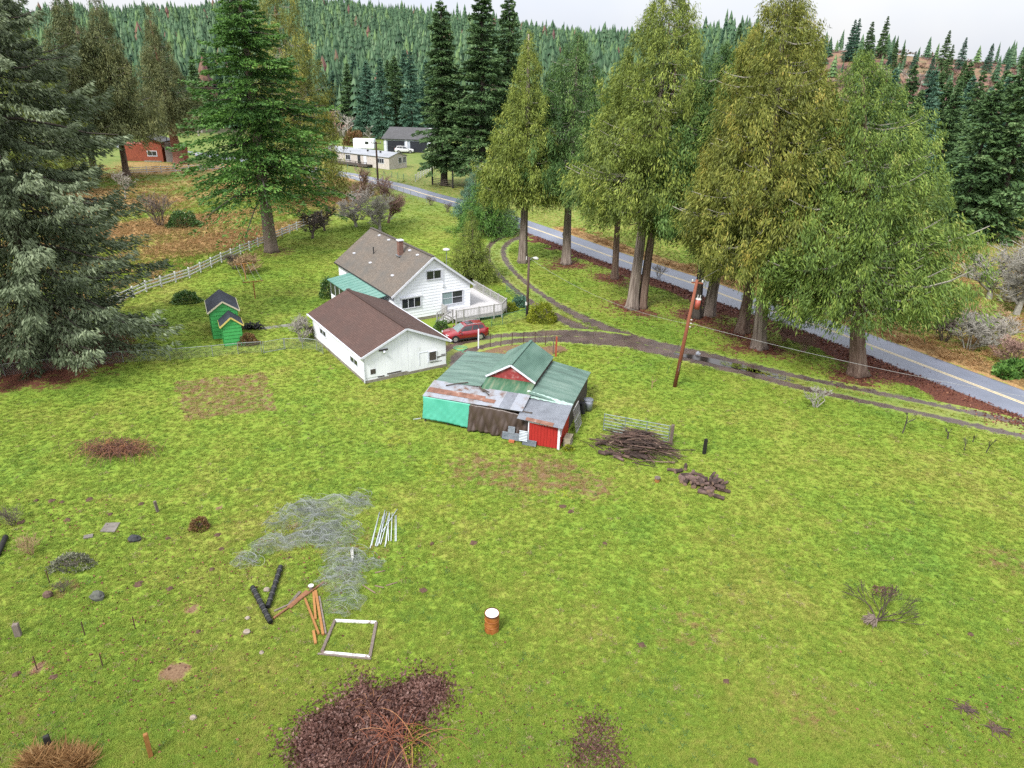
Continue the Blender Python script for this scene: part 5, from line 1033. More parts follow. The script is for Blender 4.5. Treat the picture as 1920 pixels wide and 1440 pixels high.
    for q in (.0, .5, 1.0): MB().beam((10.95 - .35 * q, -.04, .02 + 1.7 * q), (10.95 - .35 * q, 1.75, .02 + 1.7 * q), .05, .05).build('rail', RAIL, rk)
    ct = thing('wooden_crate', 'open wooden crate holding a log beside the red shed wall', 'crate', (0, 0, 0)); ct.matrix_world = fm
    for yy in (-2.25, -1.35): MB().bx(10.5, 11.0, yy - .025, yy + .025, .0, .6).build('side_panel', surf('crate_wood', [(.28, .24, .16), (.4, .36, .26)], 4, .8), ct)
    for zz in (.02, .3, .58): MB().bx(10.5, 11.0, -2.22, -1.38, zz - .02, zz + .02).build('shelf', surf('crate_wood', [(.28, .24, .16), (.4, .36, .26)], 4, .8), ct)
    tr_ = thing('metal_bin', 'galvanised bin standing at the shed side wall', 'bin', (0, 0, 0)); tr_.matrix_world = fm
    MB().tube([(10.95, 4.0, 0), (10.95, 4.0, .45), (10.95, 4.0, .9)], [.3, .34, .36], 16).build('body', SILVER, tr_, True); MB().tube([(10.95, 4.0, .88), (10.95, 4.0, .95), (10.95, 4.0, 1.0)], [.39, .37, .1], 16).build('lid', SILVER, tr_); 
    o = lean('dark_tank', MB().tube([(10.62, 3.35, 0), (10.62, 3.35, .9)], .25, 12), DARK, 'dark drum half hidden beside the galvanised bin', 'drum')
shed()

def privy(label, loc, th, W, Ld, He, Hr, trim, step):
    p = thing('garden_shed', label, 'shed', (*loc, 0), th - math.pi / 2); hw = W / 2 - .2; k = (Hr - He) / (W / 2); t0, t1 = .15, Ld - .15; rz = lambda s: Hr - k * abs(s) - .09
    P = gable_poly(hw, .0, rz(hw), rz(0)); V = [(q[0], t0, q[2]) for q in P] + [(q[0], t1, q[2]) for q in P]
    wall = MB().add(V, [(0, 1, 2, 3, 4), (9, 8, 7, 6, 5)] + [(i, 5 + i, 5 + (i + 1) % 5, (i + 1) % 5) for i in (0, 1, 4)]).build('wall', SHEDGREEN, p)
    z = .03
    while z < rz(0) - .1:
        zt = min(z + step, rz(0)); sb = hw if z <= rz(hw) else max(.03, (Hr - .09 - z) / k); st = hw if zt <= rz(hw) else max(.01, (Hr - .09 - zt) / k)
        MB().add([(-sb, t0 - .05, z), (sb, t0 - .05, z), (st, t0 - .012, zt - .012), (-st, t0 - .012, zt - .012), (-sb, t0, z), (sb, t0, z), (st, t0, zt - .012), (-st, t0, zt - .012)], [(0, 1, 2, 3), (0, 4, 5, 1), (1, 5, 6, 2), (3, 7, 4, 0), (2, 6, 7, 3)]).build('plank', SHEDGREEN, wall)
        if zt <= rz(hw) + .1:
            for sg in (-1, 1): MB().add([(sg * (hw + .05), t0, z), (sg * (hw + .012), t0, zt), (sg * (hw + .012), t1, zt), (sg * (hw + .05), t1, z), (sg * hw, t0, z), (sg * hw, t1, z)], [(0, 1, 2, 3) if sg < 0 else (3, 2, 1, 0), (0, 3, 5, 4)]).build('plank', SHEDGREEN, wall)
        z += step
    for sg in (-1, 1):
        a, b = ((-W / 2, Ld, He), (-W / 2, 0, He)) if sg < 0 else ((W / 2, 0, He), (W / 2, Ld, He))
        uv_slab('roof', a, b, (0, b[1], Hr), (0, a[1], Hr), .06, ROOF_N, p); MB().beam((sg * (W / 2 + .01), -.02, He - .04), (0, -.02, Hr - .04), .05, .13).build('bargeboard', trim, p)
        MB().beam((sg * (W / 2 + .02), 0, He - .04), (sg * (W / 2 + .02), Ld, He - .04), .03, .09).build('fascia', trim, p)
    return p
privy('larger bright green garden shed with cream-edged dark roof', (-27.105, 63.068), 2.01, 2.82, 4.3, 2.64, 3.64, CREAM, .38)
pp = privy('smaller bright green garden shed with yellow-edged dark roof', (-25.75, 61.2), 2.018, 2.05, 2.3, 1.9, 2.75, YTRIM, .33)
MB().bx(.55, .95, -.28, .0, 0, .3).build('step', SHEDGREEN, pp)

def mobile():
    m = thing('mobile_home', 'long pale mobile home beyond the road with grey roof', 'house', (-30.47, 188.64, 0), 2.56 - math.pi / 2)
    W, Lm, He, Hr = 3.57, 24.0, 3.0, 3.95; hw = 3.3; P = gable_poly(hw, 0, He - .05, Hr - .1); V = [(q[0], .2, q[2]) for q in P] + [(q[0], Lm - .2, q[2]) for q in P]
    MB().add(V, [(0, 1, 2, 3, 4), (9, 8, 7, 6, 5)] + [(i, 5 + i, 5 + (i + 1) % 5, (i + 1) % 5) for i in (0, 1, 4)]).build('wall', TAN, m)
    for sg in (-1, 1):
        a, b = ((-W, Lm, He), (-W, 0, He)) if sg < 0 else ((W, 0, He), (W, Lm, He)); r = uv_slab('roof', a, b, (0, b[1], Hr), (0, a[1], Hr), .12, GREYROOF, m)
    for t in (5, 9.5): MB().box((-1.2, t, 3.8), (.35, .35, .5)).build('roof_vent', DARK, r)
    window(m, (.2, .19, 1.3), (1, 0, 0), 1.1, 1.35, 2, 1, .1); window(m, (2.0 - .1, .19, 1.3), (1, 0, 0), 1.0, 1.35, 2, 1, .1)
    window(m, (-hw - .01, 4.2, 1.4), (0, -1, 0), 2.2, 1.1, 3, 1, .1); window(m, (-hw - .01, 15.5, 1.3), (0, -1, 0), 1.6, 1.2, 2, 1, .1)
    for t in (8.0, 10.2, 20): MB().bx(-hw - .06, -hw, t, t + 1.0, .6, 2.7).build('door', TRIM if t != 10.2 else GLASS, m)
    MB().bx(-hw - 2.0, -hw - .02, 6.0, 22.0, .3, .75).build('porch', OLDWOOD, m)
    for t in np.linspace(6.2, 21.8, 9): MB().box((-hw - 1.95, t, .95), (.12, .12, 1.0)).build('porch_post', OLDWOOD, m)
    MB().bx(-hw - 1.99, -hw - 1.91, 6.2, 21.8, 1.3, 1.42).build('porch_rail', OLDWOOD, m)
mobile()
def workshop():
    g = thing('workshop', 'pale blue two-bay workshop with grey roof behind the mobile home', 'building', (*at(720, 284).xy, 0), math.radians(-4))
    # local x runs along the eaves, y goes back
    W, D, He, Hr = 17.0, 9.5, 3.9, 6.9
    V = [(0, 0, 0), (W, 0, 0), (W, D, 0), (0, D, 0), (0, 0, He), (W, 0, He), (W, D, He), (0, D, He), (1.2, D / 2, Hr - .1), (W - .4, D / 2, Hr - .1)]
    MB().add(V, [(0, 1, 5, 4), (1, 2, 6, 5), (2, 3, 7, 6), (3, 0, 4, 7), (4, 8, 7), (5, 6, 9)]).build('wall', PALEBLUE, g)
    uv_slab('roof', (-.6, -.6, He - .1), (W + .6, -.6, He - .1), (W + .6, D / 2, Hr), (1.0, D / 2, Hr), .15, GREYSHINGLE, g); uv_slab('roof', (W + .6, D + .6, He - .1), (-.6, D + .6, He - .1), (1.0, D / 2, Hr), (W + .6, D / 2, Hr), .15, GREYSHINGLE, g)
    uv_slab('roof', (-.6, D + .6, He - .1), (-.6, -.6, He - .1), (1.0, D / 2 - .02, Hr), (1.0, D / 2 + .02, Hr), .1, GREYSHINGLE, g)
    for x in (1.2, 8.2): MB().bx(x, x + 5.2, -.08, 0, .05, 3.2).build('garage_door', surf('dark_navy_door', [(.012, .014, .022), (.022, .026, .04)], 1, .5), g)
    for x in (.2, 6.7, 13.8): MB().bx(x, x + .7, -.12, -.02, 0, 3.6).build('pier', TRIM, g)
    MB().box((14, D / 2 - 2.2, 6.2), (.8, .8, 1.4)).build('chimney', TRIM, g)
workshop()
def cabin():
    c = thing('red_cabin', 'red board cabin with concrete chimney half hidden by cedars', 'cabin', (*at(271, 303).xy, 0), math.radians(2))
    MB().bx(0, 4.9, 0, 6, 0, 5.2).build('wall', CABIN, c); MB().bx(-6, 0, .6, 6, 0, 4.2).build('wall', CABIN, c); MB().bx(4.9, 9.0, 1.2, 6, 0, 3.2).build('wall', CABIN, c)
    uv_slab('roof', (-1.2, -.8, 7.0), (5.6, -.8, 5.0), (5.6, 6.6, 5.0), (-1.2, 6.6, 7.0), .2, DARK, c); uv_slab('roof', (4.9, .8, 3.2), (9.3, .8, 3.2), (9.3, 6.3, 3.9), (4.9, 6.3, 3.9), .15, DARK, c)
    window(c, (1.2, 0, 1.5), (1, 0, 0), 2.2, 1.1, 2, 1, .14)
    MB().bx(5.6, 7.9, .1, 1.15, 0, 4.7).build('chimney', surf('grey_render', [(.16, .14, .13), (.24, .22, .21)], 2, .9), c); MB().tube([(6.2, .8, 4.7), (6.2, .8, 6.6)], .12, 6).build('flue', DARK, c)
    MB().bx(0, 4.4, -.1, 0, .0, .3).build('foundation', CONC, c)
cabin()
# ---------------------------------------------------------------- fences
FENCEW = surf('fence_white', [(.42, .42, .41), (.6, .61, .63)], 3, .7, k=1.0)
GALV = surf('galvanised_wire', [(.26, .29, .29), (.40, .43, .43)], 4, .5, metal=.4)
GREENWIRE = surf('green_coated_wire', [(.06, .16, .12), (.10, .22, .17)], 4, .5)
RUSTY = surf('rusty_steel', [(.05, .022, .016), (.11, .05, .035)], 6, .8)
TIMBER = surf('brown_timber', [(.17, .075, .035), (.29, .13, .06)], 4, .8, .4, 10, stretch=(3, 3, 1), rnd=.3)
TIMBER_O = surf('orange_timber', [(.26, .115, .03), (.38, .175, .055)], 4, .75, .3, 10, stretch=(3, 3, 1), rnd=.3)
TIMBER_G = surf('grey_timber', [(.12, .09, .075), (.22, .18, .155)], 4, .85, .5, 10, stretch=(3, 3, 1), rnd=.3)
BLACKWOOD = surf('charred_post', [(.008, .008, .008), (.025, .022, .02)], 6, .7, .5, 10)

def board_fence(label, pts, step=2.3, hgt=1.25, rails=(.35, .72, 1.08), mat=FENCEW, post=.13, rail=(.04, .14), name='board_fence'):
    P = [Vector(p) for p in pts]; o = thing(name, label, 'fence', P[0]); base = P[0]
    line = [P[0]]
    for a, b in zip(P[:-1], P[1:]):
        n = max(1, round((b - a).length / step)); line += [a + (b - a) * (k / n) for k in range(1, n + 1)]
    pm_ = MB().box((0, 0, hgt / 2), (post, post, hgt)).box((0, 0, hgt + .02), (post * 1.3, post * 1.3, .05)).mesh('post'); pm_.materials.append(mat)
    for p in line:
        q = put('post', pm_, None, o, loc=p - base, rz=random.uniform(-.1, .1)); q.rotation_euler.x = random.uniform(-.025, .025)
    for a, b in zip(line[:-1], line[1:]):
        for z in rails:
            j = random.uniform(-.02, .02); MB().beam(a - base + Vector((0, 0, z + j)), b - base + Vector((0, 0, z + random.uniform(-.02, .02))), *rail).build('rail', mat, o)
    return o
board_fence('white three-rail board fence running from the spruce past the fir', [at(*p) for p in [(-40, 700), (0, 680), (140, 610), (275, 547), (356, 521), (416, 492), (500, 456), (570, 426), (604, 409)]])
board_fence('white three-rail fence in front of the red cabin', [at(*p) for p in [(240, 327), (276, 325), (355, 322), (420, 318)]], 3.0, 1.6, (.4, .9, 1.4))
board_fence('short white rail fence ending at the road beside the power pole', [at(*p) for p in [(660, 374), (684, 364), (718, 345)]], 2.6, 1.5, (.4, .85, 1.3))
board_fence('white rail fence climbing the field beside the mobile home', [at(*p) for p in [(779, 341), (820, 311), (838, 300)]], 3.2, 1.6, (.4, .9, 1.4))
g_ = board_fence('dark timber ranch gate between tall black posts under the narrow fir', [at(*p) for p in [(812, 346), (850, 352)]], 2.6, 1.5, (.3, .7, 1.1, 1.45), TIMBER_G, .14, (.06, .12), 'ranch_gate'); g_['category'] = 'gate'
for p in ((811, 347), (849, 353)):
    q = at(*p) - at(812, 346); MB().box((q.x, q.y, 1.9), (.34, .34, 3.8)).build('gate_post', BLACKWOOD, g_)

def wire_fence(label, pts, posts, hgt=1.05, mesh=True, mat=GALV, pr=.03, step=.17, wr=.005, toprail=True, name='chain_link_fence', cat='fence', post_mat=None):
    "posts at the given places, top rail, and woven diagonal wires between them"
    P = [Vector(p) for p in pts]; o = thing(name, label, cat, P[0]); b0 = P[0]
    pm_ = MB().tube([(0, 0, -.05), (0, 0, hgt + .04)], pr, 7).mesh('post'); pm_.materials.append(post_mat or mat)
    for p in posts:
        q = put('post', pm_, None, o, loc=Vector(p) - b0); q.rotation_euler = (random.uniform(-.03, .03), random.uniform(-.03, .03), 0)
    if toprail:
        for a, b in zip(P[:-1], P[1:]): MB().tube([a - b0 + Vector((0, 0, hgt)), b - b0 + Vector((0, 0, hgt))], pr * .7, 6).build('top_rail', mat, o)
    wm = MB()
    for a, b in zip(P[:-1], P[1:]):
        A, d = a - b0, (b - a); ln = d.length; d = d / ln; n = int(ln / step); hk = hgt - .04; Nn = Vector((-d.y, d.x, 0))
        for k in range(-int(hk / step), n + 1):
            for sgn in (0, 1):
                x0 = k * step; x1 = x0 + hk; z0, z1 = .03, hk
                if x0 < 0: z0 = .03 - x0; x0 = 0
                if x1 > ln: z1 = z1 - (x1 - ln); x1 = ln
                if z1 - z0 < .05: continue
                if sgn: p, q = A + d * (ln - x0) + Vector((0, 0, z0)), A + d * (ln - x1) + Vector((0, 0, z1))
                else: p, q = A + d * x0 + Vector((0, 0, z0)), A + d * x1 + Vector((0, 0, z1))
                if mesh: wm.tube([p, q], wr, 3, cap=False)
        if not mesh:
            for z in (.25, .55, .85, hgt - .03): wm.tube([A + Vector((0, 0, z)), A + d * ln + Vector((0, 0, z))], wr, 3, cap=False)
    if wm.v: wm.build('wire_mesh', mat, o)['kind'] = 'stuff'
    return o
CL = [(-30, 709), (10, 705), (51, 700), (147, 690), (232, 680), (320, 675.5), (400, 669), (447, 664), (491, 661)]
wire_fence('long grey chain-link fence passing under the spruce to the green sheds', [at(*p) for p in CL], [at(*p) for p in CL])
gt = wire_fence('chain-link walk gate standing slightly open between fence runs', [at(495, 662), at(533, 655)], [at(495, 662), at(533, 655)], name='chain_link_gate', cat='gate'); 
a, b = Vector((0, 0, .06)), at(533, 655) - at(495, 662) + Vector((0, 0, .06)); MB().tube([a, b], .022, 6).build('bottom_rail', GALV, gt)
CL2 = [(535, 655), (568, 654), (594, 657), (606, 664)]
wire_fence('short chain-link fence joining the garage back corner', [at(*p) for p in CL2], [at(*p) for p in CL2])
CL3 = [(895, 616), (922, 613), (942, 609), (988, 598), (984, 575), (950, 548)]
wire_fence('green wire garden fence between the deck and the lamp post', [at(*p) for p in CL3], [at(*p) for p in CL3], 1.1, mat=GREENWIRE)
GF = [(897, 653), (919, 650.5), (939, 649), (960, 647.5), (981, 645.5), (1003, 646), (1023, 648), (1039, 660)]
wire_fence('thin wire garden fence on steel pickets behind the shed', [at(*p) for p in GF], [at(*p) for p in GF[1:-1]], 1.25, mesh=True, mat=GALV, step=.3, wr=.004, toprail=False, post_mat=RUSTY, pr=.035)
q = at(897, 653); MB().box((0, 0, .95), (.12, .12, 1.9)).build('white_post', TRIM, None, loc=q); tag(bpy.data.objects['white_post'], 'weathered white post at the garden fence end near the car', 'post')
q = at(1042, 668); MB().box((0, 0, .95), (.16, .16, 1.9)).build('red_post', surf('red_post_paint', [(.3, .06, .03), (.42, .10, .05)], 4, .8), None, loc=q); tag(bpy.data.objects['red_post'], 'dark red gate post behind the shed ridge', 'post')
q = at(1037, 664); MB().box((0, 0, .9), (.09, .09, 1.8)).build('grey_post', TIMBER_G, None, loc=q); tag(bpy.data.objects['grey_post'], 'grey post paired with the dark red gate post', 'post')
FF = [(652, 317), (680, 322), (705, 327), (735, 333), (757, 337), (779, 341)]
wire_fence('wire field fence in front of the mobile home', [at(*p) for p in FF], [at(*p) for p in FF] + [at(692, 324.5), at(668, 319.5), at(720, 330), at(746, 335)], 1.3, mesh=False, mat=GREENWIRE, pr=.06, wr=.012, toprail=False)
FG = [(722, 350), (745, 360), (770, 369), (800, 380), (806, 383)]
wire_fence('wire fence along the near road edge behind the orchard', [at(*p) for p in FG], [at(*p) for p in FG] + [at(732, 354), at(757, 364), at(784, 374)], 1.2, mesh=False, mat=GALV, pr=.05, wr=.01, toprail=False)

# ---------------------------------------------------------------- poles, wires, clothesline
POLE = surf('red_brown_pole', [(.18, .055, .03), (.30, .095, .05)], 2, .8, .4, 10, stretch=(5, 5, .5)); POLE_D = surf('dark_pole', [(.05, .03, .025), (.13, .085, .065)], 2, .8, .4, 10, stretch=(5, 5, .5))
PORC = surf('porcelain', [(.6, .6, .58)], 3, .3); TRANS = surf('red_transformer', [(.30, .06, .04), (.42, .10, .07)], 3, .5)
def utility_pole():
    p = thing('utility_pole', 'leaning red-brown utility pole carrying a transformer beside the drive', 'utility pole', at(1265, 725)); p.rotation_euler = (math.radians(1), math.radians(4.0), 0); h = 9.3
    MB().tube([(0, 0, -.2), (0, 0, h * .5), (0, 0, h)], [.17, .15, .115], 10).build('pole', POLE, p, True)
    MB().box((.05, 0, h - .25), (.9, .1, .1)).build('crossarm', POLE, p)
    for x in (-.35, .45): MB().tube([(x, 0, h - .2), (x, 0, h - .08), (x, 0, h + .02)], [.05, .07, .03], 7).build('insulator', PORC, p)
    t = MB().tube([(.42, -.05, h - 2.35), (.42, -.05, h - 1.55)], .22, 12).build('transformer', TRANS, p, True); MB().tube([(.42, -.05, h - 1.56), (.42, -.05, h - 1.48)], [.235, .2], 12).build('transformer_lid', PORC, t)
    for dx in (-.1, .1): MB().tube([(.42 + dx, -.05, h - 1.5), (.42 + dx, -.05, h - 1.2)], .03, 6).build('bushing', PORC, t)
    MB().box((.12, -.02, h - 1.95), (.3, .08, .1)).build('bracket', DARK, p)
    for z in (h - 3.3, h - 3.9, h - 3.6): MB().tube([(.12, -.05, z), (.26, -.08, z)], .045, 6).build('insulator', PORC, p)
    MB().box((0, -.18, 1.9), (.02, .02, .8)).build('ground_wire', GALV, p)
utility_pole()
def lamp_post():
    p = thing('lamp_post', 'dark wooden lamp post with a white cobra lamp beside the yellow-green shrub', 'lamp post', at(988, 598)); h = 6.6
    MB().tube([(0, 0, -.2), (0, 0, h * .5), (0, 0, h)], [.15, .13, .11], 10).build('pole', POLE_D, p, True)
    MB().tube([(0, 0, h - .4), (.3, -.1, h - .02), (.55, -.2, h)], .035, 6).build('arm', GALV, p); MB().tube([(.45, -.18, h - .02), (.7, -.25, h - .04), (.95, -.33, h - .1)], [.1, .17, .12], 9).build('lamp', PORC, p, True)
    MB().tube([(-.25, .05, h - .3), (-.25, .05, h + .05)], .05, 6).build('insulator', PORC, p); MB().box((-.14, -.05, 1.7), (.2, .2, .32)).build('meter_box', PORC, p); MB().tube([(0, 0, .0), (0, 0, 1.2)], .155, 10).build('butt_sleeve', BLACKWOOD, p)
lamp_post()
def dish_lamp():
    p = thing('yard_lamp', 'small white yard lamp on a thin pole behind the house gable', 'lamp post', at(838, 545)); h = 4.9
    MB().tube([(0, 0, 0), (0, 0, h)], .04, 7).build('pole', GALV, p); MB().tube([(0, 0, h - .05), (0, 0, h + .05), (0, 0, h + .16)], [.42, .40, .08], 12).build('lamp', PORC, p)
dish_lamp()
def far_pole():
    p = thing('utility_pole', 'dark power pole standing at the road by the mobile home', 'utility pole', at(709, 346)); h = 9.0
    MB().tube([(0, 0, -.2), (0, 0, h)], [.24, .18], 9).build('pole', POLE_D, p); MB().box((0, 0, h - .3), (2.2, .15, .15)).build('crossarm', POLE_D, p)
    for x in (-1, 0, 1): MB().tube([(x, 0, h - .2), (x, 0, h + .1)], .09, 6).build('insulator', PORC, p)
far_pole()
def sagging(a, b, sag, r, name, label, mat, cat='wire'):
    a, b = Vector(a), Vector(b); pts = [a.lerp(b, t) - Vector((0, 0, sag * 4 * t * (1 - t))) for t in np.linspace(0, 1, 22)]
    return tag(MB().tube(pts, r, 4).build(name, mat), label, cat)
up = at(1265, 725); lp = at(988, 598); top = lambda z: Vector((up.x + z * math.tan(math.radians(4)), up.y - z * .017, z))
WIREM = surf('pale_wire', [(.30, .30, .30), (.38, .38, .38)], 3, .5)
sagging(top(5.6), lp + Vector((.2, 0, 6.4)), .9, .009, 'overhead_wire', 'pale overhead cable from the lamp post to the utility pole', WIREM)
sagging(top(5.7), Vector((46, 40, 4.4)), .7, .011, 'overhead_wire', 'pale overhead cable leading from the utility pole past the lone cedar', WIREM)
sagging(top(9.15), Vector((30, 80, 9.4)), .5, .010, 'overhead_wire', 'thin power line running from the pole top into the cedars', WIREM)
sagging(top(5.4), at(1250, 700), .0, .012, 'guy_wire', 'green guy wire anchoring the utility pole', GREENWIRE)
sagging(at(709, 346) + Vector((0, 0, 8.8)), Vector((13, 118, 9.0)), .8, .014, 'overhead_wire', 'power line crossing in front of the dark firs', surf('dark_wire', [(.05, .05, .05)], 3, .6))
def clothesline():
    a, b = at(478.7, 560), at(461, 524); W = 1.1; d = (b - a).normalized(); n = Vector((-d.y, d.x, 0))
    for p, lb in ((a, 'wooden clothesline tee post closer to the green sheds'), (b, 'wooden clothesline tee post by the arching shrub')):
        o = thing('clothesline_post', lb, 'post', p, 0, 'clothesline posts')
        MB().tube([(0, 0, -.05), (0, 0, 2.0)], .065, 7).build('post', TIMBER_O, o); MB().beam(Vector((0, 0, 1.95)) - n * W, Vector((0, 0, 1.95)) + n * W, .08, .09).build('crossarm', TIMBER_O, o)
        for s in (-1, 1): MB().beam(Vector((0, 0, 1.5)), Vector((0, 0, 1.92)) + n * (.45 * s), .05, .05).build('brace', TIMBER_O, o)
    for k in (-.95, -.35, .35, .95): sagging(a + n * k + Vector((0, 0, 2.0)), b + n * k + Vector((0, 0, 2.0)), .12, .012, 'clothesline', 'white clothesline strung between the two tee posts', WIREM, 'line')['group'] = 'clotheslines'
clothesline()

# ---------------------------------------------------------------- vehicles
def car(label, loc, rz, paint, scale=1.0, name='parked_car'):
    c = thing(name, label, 'car', loc, rz); c.scale = (scale,) * 3
    blk = surf('tyre_rubber', [(.012, .012, .013), (.02, .02, .02)], 8, .8); alloy = surf('alloy', [(.5, .5, .52), (.65, .65, .67)], 5, .3, metal=.7); clad = surf('black_cladding', [(.018, .018, .02), (.03, .03, .032)], 5, .6)
    # stations along x (front = +x): x, sill z, shoulder z, half width at sill/shoulder
    S = [(2.27, .42, .72, .62, .60), (2.20, .30, .86, .80, .76), (1.95, .26, .95, .88, .84), (1.45, .25, 1.01, .91, .88), (.95, .25, 1.05, .92, .90), (0, .25, 1.07, .92, .91), (-1.0, .25, 1.10, .92, .91), (-1.75, .27, 1.14, .91, .89), (-2.15, .34, 1.12, .86, .84), (-2.28, .46, 1.02, .76, .76)]
    V = []; 
    for x, zb, zt, wb, wt in S:
        zm = zb + (zt - zb) * .55; V += [(x, -wb + .06, zb), (x, -wb - .005, zb + .12), (x, -wb - .02, zm), (x, -wt, zt - .06), (x, -wt + .09, zt), (x, wt - .09, zt), (x, wt, zt - .06), (x, wb + .02, zm), (x, wb + .005, zb + .12), (x, wb - .06, zb)]
    k = 10; Fq = [(i * k + j, i * k + (j + 1) % k, (i + 1) * k + (j + 1) % k, (i + 1) * k + j) for i in range(len(S) - 1) for j in range(k)] + [tuple(range(k - 1, -1, -1)), tuple((len(S) - 1) * k + j for j in range(k))]
    MB().add(V, Fq).build('body', paint, c, True)
    # cabin: x, half width, z  at base and roof
    B0 = [(1.12, .80, 1.02), (-1.98, .80, 1.10)]; T0 = [(.28, .62, 1.60), (-1.55, .62, 1.62)]
    cab = MB(); base = [(1.12, -.80, 1.0), (-.4, -.86, 1.06), (-2.08, -.78, 1.08), (-2.08, .78, 1.08), (-.4, .86, 1.06), (1.12, .80, 1.0)]; rf = [(.26, -.60, 1.58), (-.6, -.66, 1.66), (-1.75, -.60, 1.60), (-1.75, .60, 1.60), (-.6, .66, 1.66), (.26, .60, 1.58)]
    cab.add(base + rf, [(i, (i + 1) % 6, 6 + (i + 1) % 6, 6 + i) for i in range(6)]); cab.build('cabin', paint, c)
    R_ = MB(); rr = [(x, y, z + .012) for x, y, z in rf]; R_.add(rr + [(-.2, 0, 1.66), (-1.5, 0, 1.66)], [(0, 1, 6), (1, 2, 7, 6), (2, 3, 7), (3, 4, 6, 7), (4, 5, 6), (5, 0, 6)]); R_.build('roof', paint, c, True)
    def panel(name, P, mat, off):
        P = [Vector(p) for p in P]; n = (P[1] - P[0]).cross(P[2] - P[0]).normalized(); cen = sum(P, Vector()) / len(P)
        if n.dot(cen - Vector((-.4, 0, 1.2))) < 0: n = -n
        MB().add([p + n * off for p in P], [tuple(range(len(P)))]).build(name, mat, c)
    L_ = lambda a, b, t: tuple(Vector(a).lerp(Vector(b), t))
    panel('windscreen', [L_(base[0], rf[0], .06), L_(base[5], rf[5], .06), L_(rf[5], base[5], .05), L_(rf[0], base[0], .05)], surf('windscreen_glass', [(.16, .22, .22), (.26, .32, .32)], 2, .12, spec=.7), .012)
    for sg, (i0, i1, i2) in ((-1, (0, 1, 2)), (1, (5, 4, 3))):
        mid = lambda q, t: L_(L_(base[i0], base[i1], q), L_(rf[i0], rf[i1], q), t); mid2 = lambda q, t: L_(L_(base[i1], base[i2], q), L_(rf[i1], rf[i2], q), t)
        panel('side_window', [mid(.10, .12), mid(.97, .12), mid(.97, .88), mid(.12, .88)], GLASS, .012); panel('side_window', [mid2(.03, .12), mid2(.48, .12), mid2(.48, .88), mid2(.03, .88)], GLASS, .012); panel('side_window', [mid2(.52, .16), mid2(.9, .3), mid2(.86, .86), mid2(.52, .88)], GLASS, .012)
    panel('rear_window', [L_(base[2], rf[2], .25), L_(base[3], rf[3], .25), L_(rf[3], base[3], .12), L_(rf[2], base[2], .12)], GLASS, .012)
    MB().bx(-.75, .0, -.38, .38, 1.665, 1.685).build('sunroof', GLASS, c)
    for sg in (-1, 1):
        MB().tube([(.1, sg * .56, 1.64), (-.7, sg * .6, 1.72), (-1.6, sg * .56, 1.67)], .025, 5).build('roof_rail', alloy, c)
        MB().box((.85, sg * 1.0, 1.12), (.16, .2, .15)).build('mirror', paint, c); MB().bx(-1.1, 1.0, sg * .93 - .02, sg * .93 + .02, .27, .40).build('sill', clad, c)
        MB().box((2.14, sg * .62, .80), (.22, .34, .14)).build('headlight', surf('lamp_glass', [(.5, .52, .55), (.7, .72, .75)], 4, .15, spec=.8), c); MB().box((-2.2, sg * .66, .98), (.16, .2, .3)).build('taillight', surf('taillight', [(.35, .01, .01)], 4, .2), c)
        for x in (1.36, -1.34):
            wh = MB().tube([(x, sg * .70, .35), (x, sg * .95, .35)], .35, 20).build('wheel', blk, c); MB().tube([(x, sg * .94, .35), (x, sg * .965, .35)], [.235, .22], 12).build('rim', alloy, wh)
            MB().tube([(x, sg * .88, .36), (x, sg * .935, .36)], .43, 18, True).build('wheel_arch', clad, c)
    MB().box((2.2, 0, .56), (.16, 1.1, .22)).build('grille', clad, c); MB().box((-2.24, 0, .48), (.16, 1.5, .2)).build('rear_bumper', clad, c)
    return c
f_, r_ = at(855, 643), at(900.6, 637); mid = (f_ + r_) / 2; dr = (f_ - r_).normalized(); nn = Vector((-dr.y, dr.x, 0)); nn = nn if nn.y > 0 else -nn
RED = surf('metallic_red_paint', [(.26, .008, .016), (.34, .012, .022)], 3, .25, spec=.5, metal=.15, coat=.8)
car('red compact suv parked between deck and shed', mid + nn * .85, math.atan2(dr.y, dr.x), RED, .95)
car('white car parked before the pale blue workshop', (*at(758, 287).xy, 0), math.radians(12), surf('white_car_paint', [(.75, .76, .78)], 3, .3, coat=.6), 1.25)
def trailer():
    t = thing('box_trailer', 'white box trailer parked behind the mobile home', 'trailer', (*at(684, 281).xy, 0), math.radians(-4))
    MB().bx(-3.2, 3.2, -1.2, 1.2, .6, 3.3).build('body', WHITE, t); MB().bx(-.6, .1, -1.25, -1.2, 1.0, 2.9).build('door', TRIM, t); MB().bx(.5, 1.6, -1.24, -1.2, 1.8, 2.6).build('window', GLASS, t)
    for x in (-.5, .6): MB().tube([(x, -1.15, .4), (x, -.95, .4)], .4, 12).build('wheel', DARK, t)
    MB().bx(3.2, 4.6, -.1, .1, .5, .6).build('hitch', DARK, t)
trailer()

